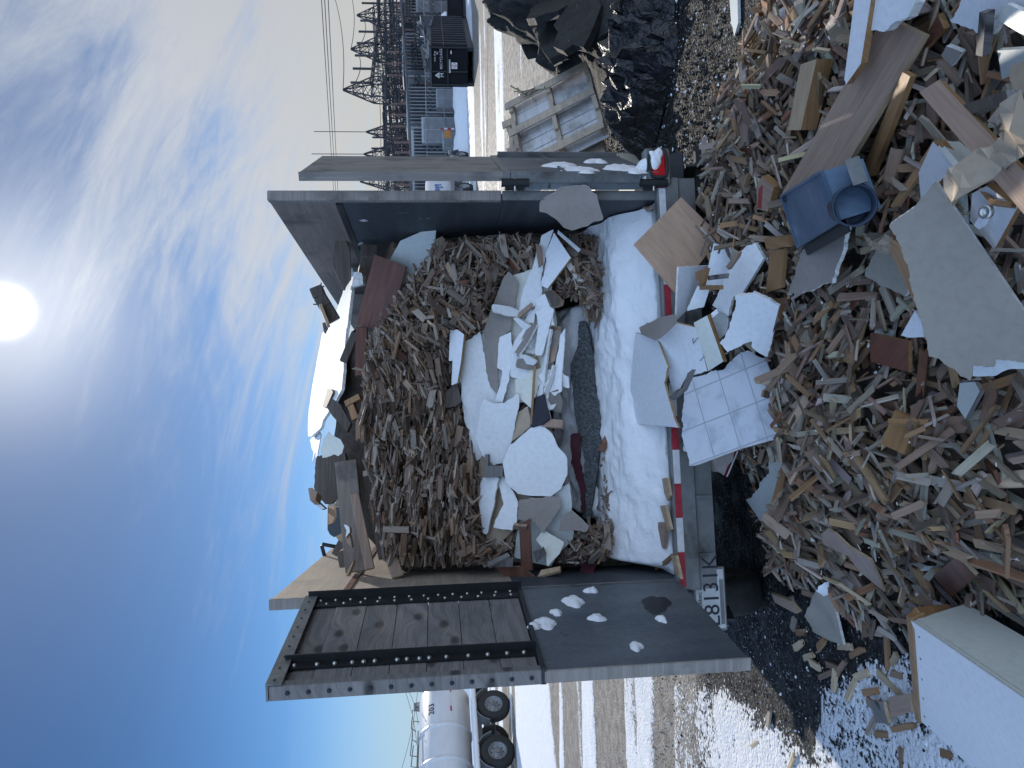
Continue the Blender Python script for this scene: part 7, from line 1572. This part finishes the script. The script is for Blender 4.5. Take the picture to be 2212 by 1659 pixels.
# ------------------------------------------------------------------ far left: tanker trailer, lamp, pylon
def tanker():
    w1, w2 = g0(1101, 1515), g0(1112, 1619); f = unit(w2-w1); c0 = (w1+w2)/2; c0[2] = 0; s = unit(np.cross(EZ, f)); s = s if s@(CAM-c0) > 0 else -s
    t = thing('tanker_trailer', c0, 'white tanker trailer with dual axles parked in the yard at the left', 'tanker'); r = .50
    for k in (-.78, .78):
        for d in (0., -1.75): wheel(c0+f*k+EZ*r-s*(.14-d), s, r, .30, t, rr=.55)
        mb = MB(); P = [c0+f*k+EZ*r+(f*math.cos(a)+EZ*math.sin(a))*(r+.10)-s*.14 for a in np.linspace(.25, math.pi-.25, 11)]
        for a, b in zip(P[:-1], P[1:]): mb.bar(a, b, .40, .02, up=EZ)
        mb.build('fender', 'galv', t)
    C = c0-s*1.02+EZ*2.02; R_ = .80
    mb = MB(); mb.lathe(C-f*1.75, f, [(0, -.28), (.25, -.27), (.5, -.22), (.68, -.12), (R_-.03, -.02), (R_, .05), (R_, 9.), (.5, 9.3), (0, 9.35)], 56); tk = mb.build('tank', 'tank_white', t)
    mb = MB()
    for q in (-.35, .75, 2.4, 4.2): mb.lathe(C+f*q, f, [(R_, -.07), (R_+.035, -.05), (R_+.035, .05), (R_, .07)], 56)
    mb.build('tank_rib', 'tank_white', tk)
    mb = MB(); sx = f
    ang = .42; nrm = s*math.cos(ang)+EZ*math.sin(ang); up = EZ*math.cos(ang)-s*math.sin(ang)
    rd = f if np.cross(f, up)@nrm > 0 else -f
    o_ = C-f*1.35+nrm*(R_+.004)*1.0; st_ = o_-rd*.1 if rd@f > 0 else o_+f*.62
    text_mesh(mb, '203', st_, rd, up, .27, depth=.012); mb.build('tank_number', 'ink_dark', tk)
    ang = -.25; nrm = s*math.cos(ang)+EZ*math.sin(ang)
    for k in range(5):
        mb = MB(); mb.box(C-f*(1.55-k*.17)+nrm*(R_+.004), (.17, .05, .012), np.stack([f, unit(np.cross(nrm, f)), nrm], 1)); mb.build('reflective_tape', 'tape_red' if k in (0, 4) else 'tape_white', tk)
    mb = MB(); mb.tube([c0-f*2.1+s*.0+EZ*1.12, c0+f*7+s*.0+EZ*1.12], .085, 12); mb.tube([c0-f*2.15+EZ*1.12, c0-f*2.05+EZ*1.12], .105, 12); mb.build('hose_tube', 'white_paint', t)
    mb = MB(); mb.bar(c0-f*1.9-s*.35+EZ*1.02, c0+f*7-s*.35+EZ*1.02, .12, .25); mb.bar(c0-f*1.9-s*1.6+EZ*1.02, c0+f*7-s*1.6+EZ*1.02, .12, .25); mb.bar(c0-f*2.0-s*1.8+EZ*.95, c0-f*2.0+s*.05+EZ*.95, .10, .22); mb.bar(c0-f*1.1-s*.3+EZ*.75, c0+f*1.1-s*.3+EZ*.75, .1, .14)
    for k in (-.78, .78): mb.tube([c0+f*k+EZ*r-s*2.0, c0+f*k+EZ*r], .08, 8)
    mb.build('chassis', 'steel_grey', t)
    for q_ in (c0-f*1.45+EZ*.9-s*.1, c0+f*.05+EZ*.7-s*.1): mb = MB(); mb.box(q_, (.02, .42, .34), np.stack([f, s, EZ], 1)); mb.build('mud_flap', 'rubber', t)
    mb = MB(); T0 = C+EZ*R_; P = [T0-f*1.2+EZ*.0, T0-f*1.25+EZ*.22, T0-f*.6+EZ*.24, T0-f*.5+EZ*.1]
    for d in (-.28, .28): mb.tube([p+s*d for p in P], .018, 6); mb.tube([T0+s*d+EZ*.03-f*.5, T0+s*d+EZ*.09+f*2], .02, 6); mb.tube([T0-f*.4+s*d+EZ*.2, T0+f*.3+s*d+EZ*.26, T0+f*.35+s*d], .018, 6)
    mb.build('top_rail', 'steel_grey', t)
    mb = MB(); mb.lathe(T0+f*1.4-EZ*.02, EZ, [(.3, 0), (.3, .1), (.24, .14), (0, .15)], 20); mb.build('manhole', 'white_paint', t)
    mb = MB(); q0 = C-f*1.95+s*.35+EZ*.25; mb.tube([q0, q0-f*.12+EZ*.02], .03, 8); mb.lathe(q0-f*.14+EZ*.02, -f, [(.07, -.03), (.07, .04), (0, .05)], 12); mb.build('work_lamp', 'steel_black', t)
tanker()
p = g0(985, 1494); p = onY(960, 1491, 60); t = thing('street_lamp', (p[0], p[1], 0), 'street lamp on a curved arm above the snow banks at the left', 'street lamp'); b0 = np.array([p[0], p[1], 0])
mb = MB(); A1, A2, A3, A4 = [onY(*q, 60) for q in ZA8((690, 385), (620, 400), (560, 460), (548, 560))]; mb.tube([b0, A1-EX*0], .09, 8); mb.tube([A1, A2, A3, A4], .05, 8); mb.build('pole', 'galv_dark', t); mb = MB(); mb.bar(A4-EX*.05, A4-EX*.7-EZ*.15, .18, .14, bev=.03); mb.build('lamp_head', 'steel_black', t)
a = onY(905, 1527, 150); t = thing('power_pylon', (a[0], a[1], 0), 'faint lattice power pylon far off above the tanker', 'pylon'); c = np.array([a[0], a[1], 0]); mb = MB(); lat_col(mb, c, 0, 8.0, 2.4, 1.0, 6, .12); lat_col(mb, c, 8.0, a[2], 1.0, .1, 2, .12); mb.build('mast', 'galv', t)
mb = MB()
for z in (a[2]-1.2, a[2]-2.4): lat_beam(mb, c-EX*2.6+EZ*z, c+EX*2.6+EZ*z, .5, 6, .09)
mb.build('crossarm', 'galv', t)
for i, (uv, lab) in enumerate((((905, 1493), 'tall thin utility pole left of the left door'), ((912, 1478), 'second utility pole hidden partly by the left door'))):
    q = onY(*uv, 80); t = thing('utility_pole', (q[0], q[1], 0), lab, 'utility pole', 'utility poles'); mb = MB(); mb.tube([np.array([q[0], q[1], 0]), q], .11, 8); mb.build('pole', 'galv_dark', t); mb = MB(); mb.bar(q-EZ*.7-EX*.8, q-EZ*.7+EX*.8, .1, .1); mb.build('crossarm', 'galv_dark', t)
mb = MB(); q = onY(*ZA8((720, 395))[0], 50); mb.box(q, (.5, .05, .6), None, 0, .01); mb.tube([np.array([q[0], q[1]+.05, 0]), np.array([q[0], q[1]+.05, q[2]])], .04, 6); tag(mb.build('road_sign', 'red_board'), 'small dark red road sign below the street lamp', 'road sign')
for i, (x0, x1, lab) in enumerate((((300, 380), (445, 1050), 'left one of the faint far wires above the tanker'), ((345, 380), (460, 800), 'middle one of the faint far wires above the tanker'), ((455, 395), (260, 1340), 'faint wire sloping the other way above the tanker'))): wire(onY(*ZA8(x0)[0], 120), onY(*ZA8(x1)[0], 120), .3, .035, lab)
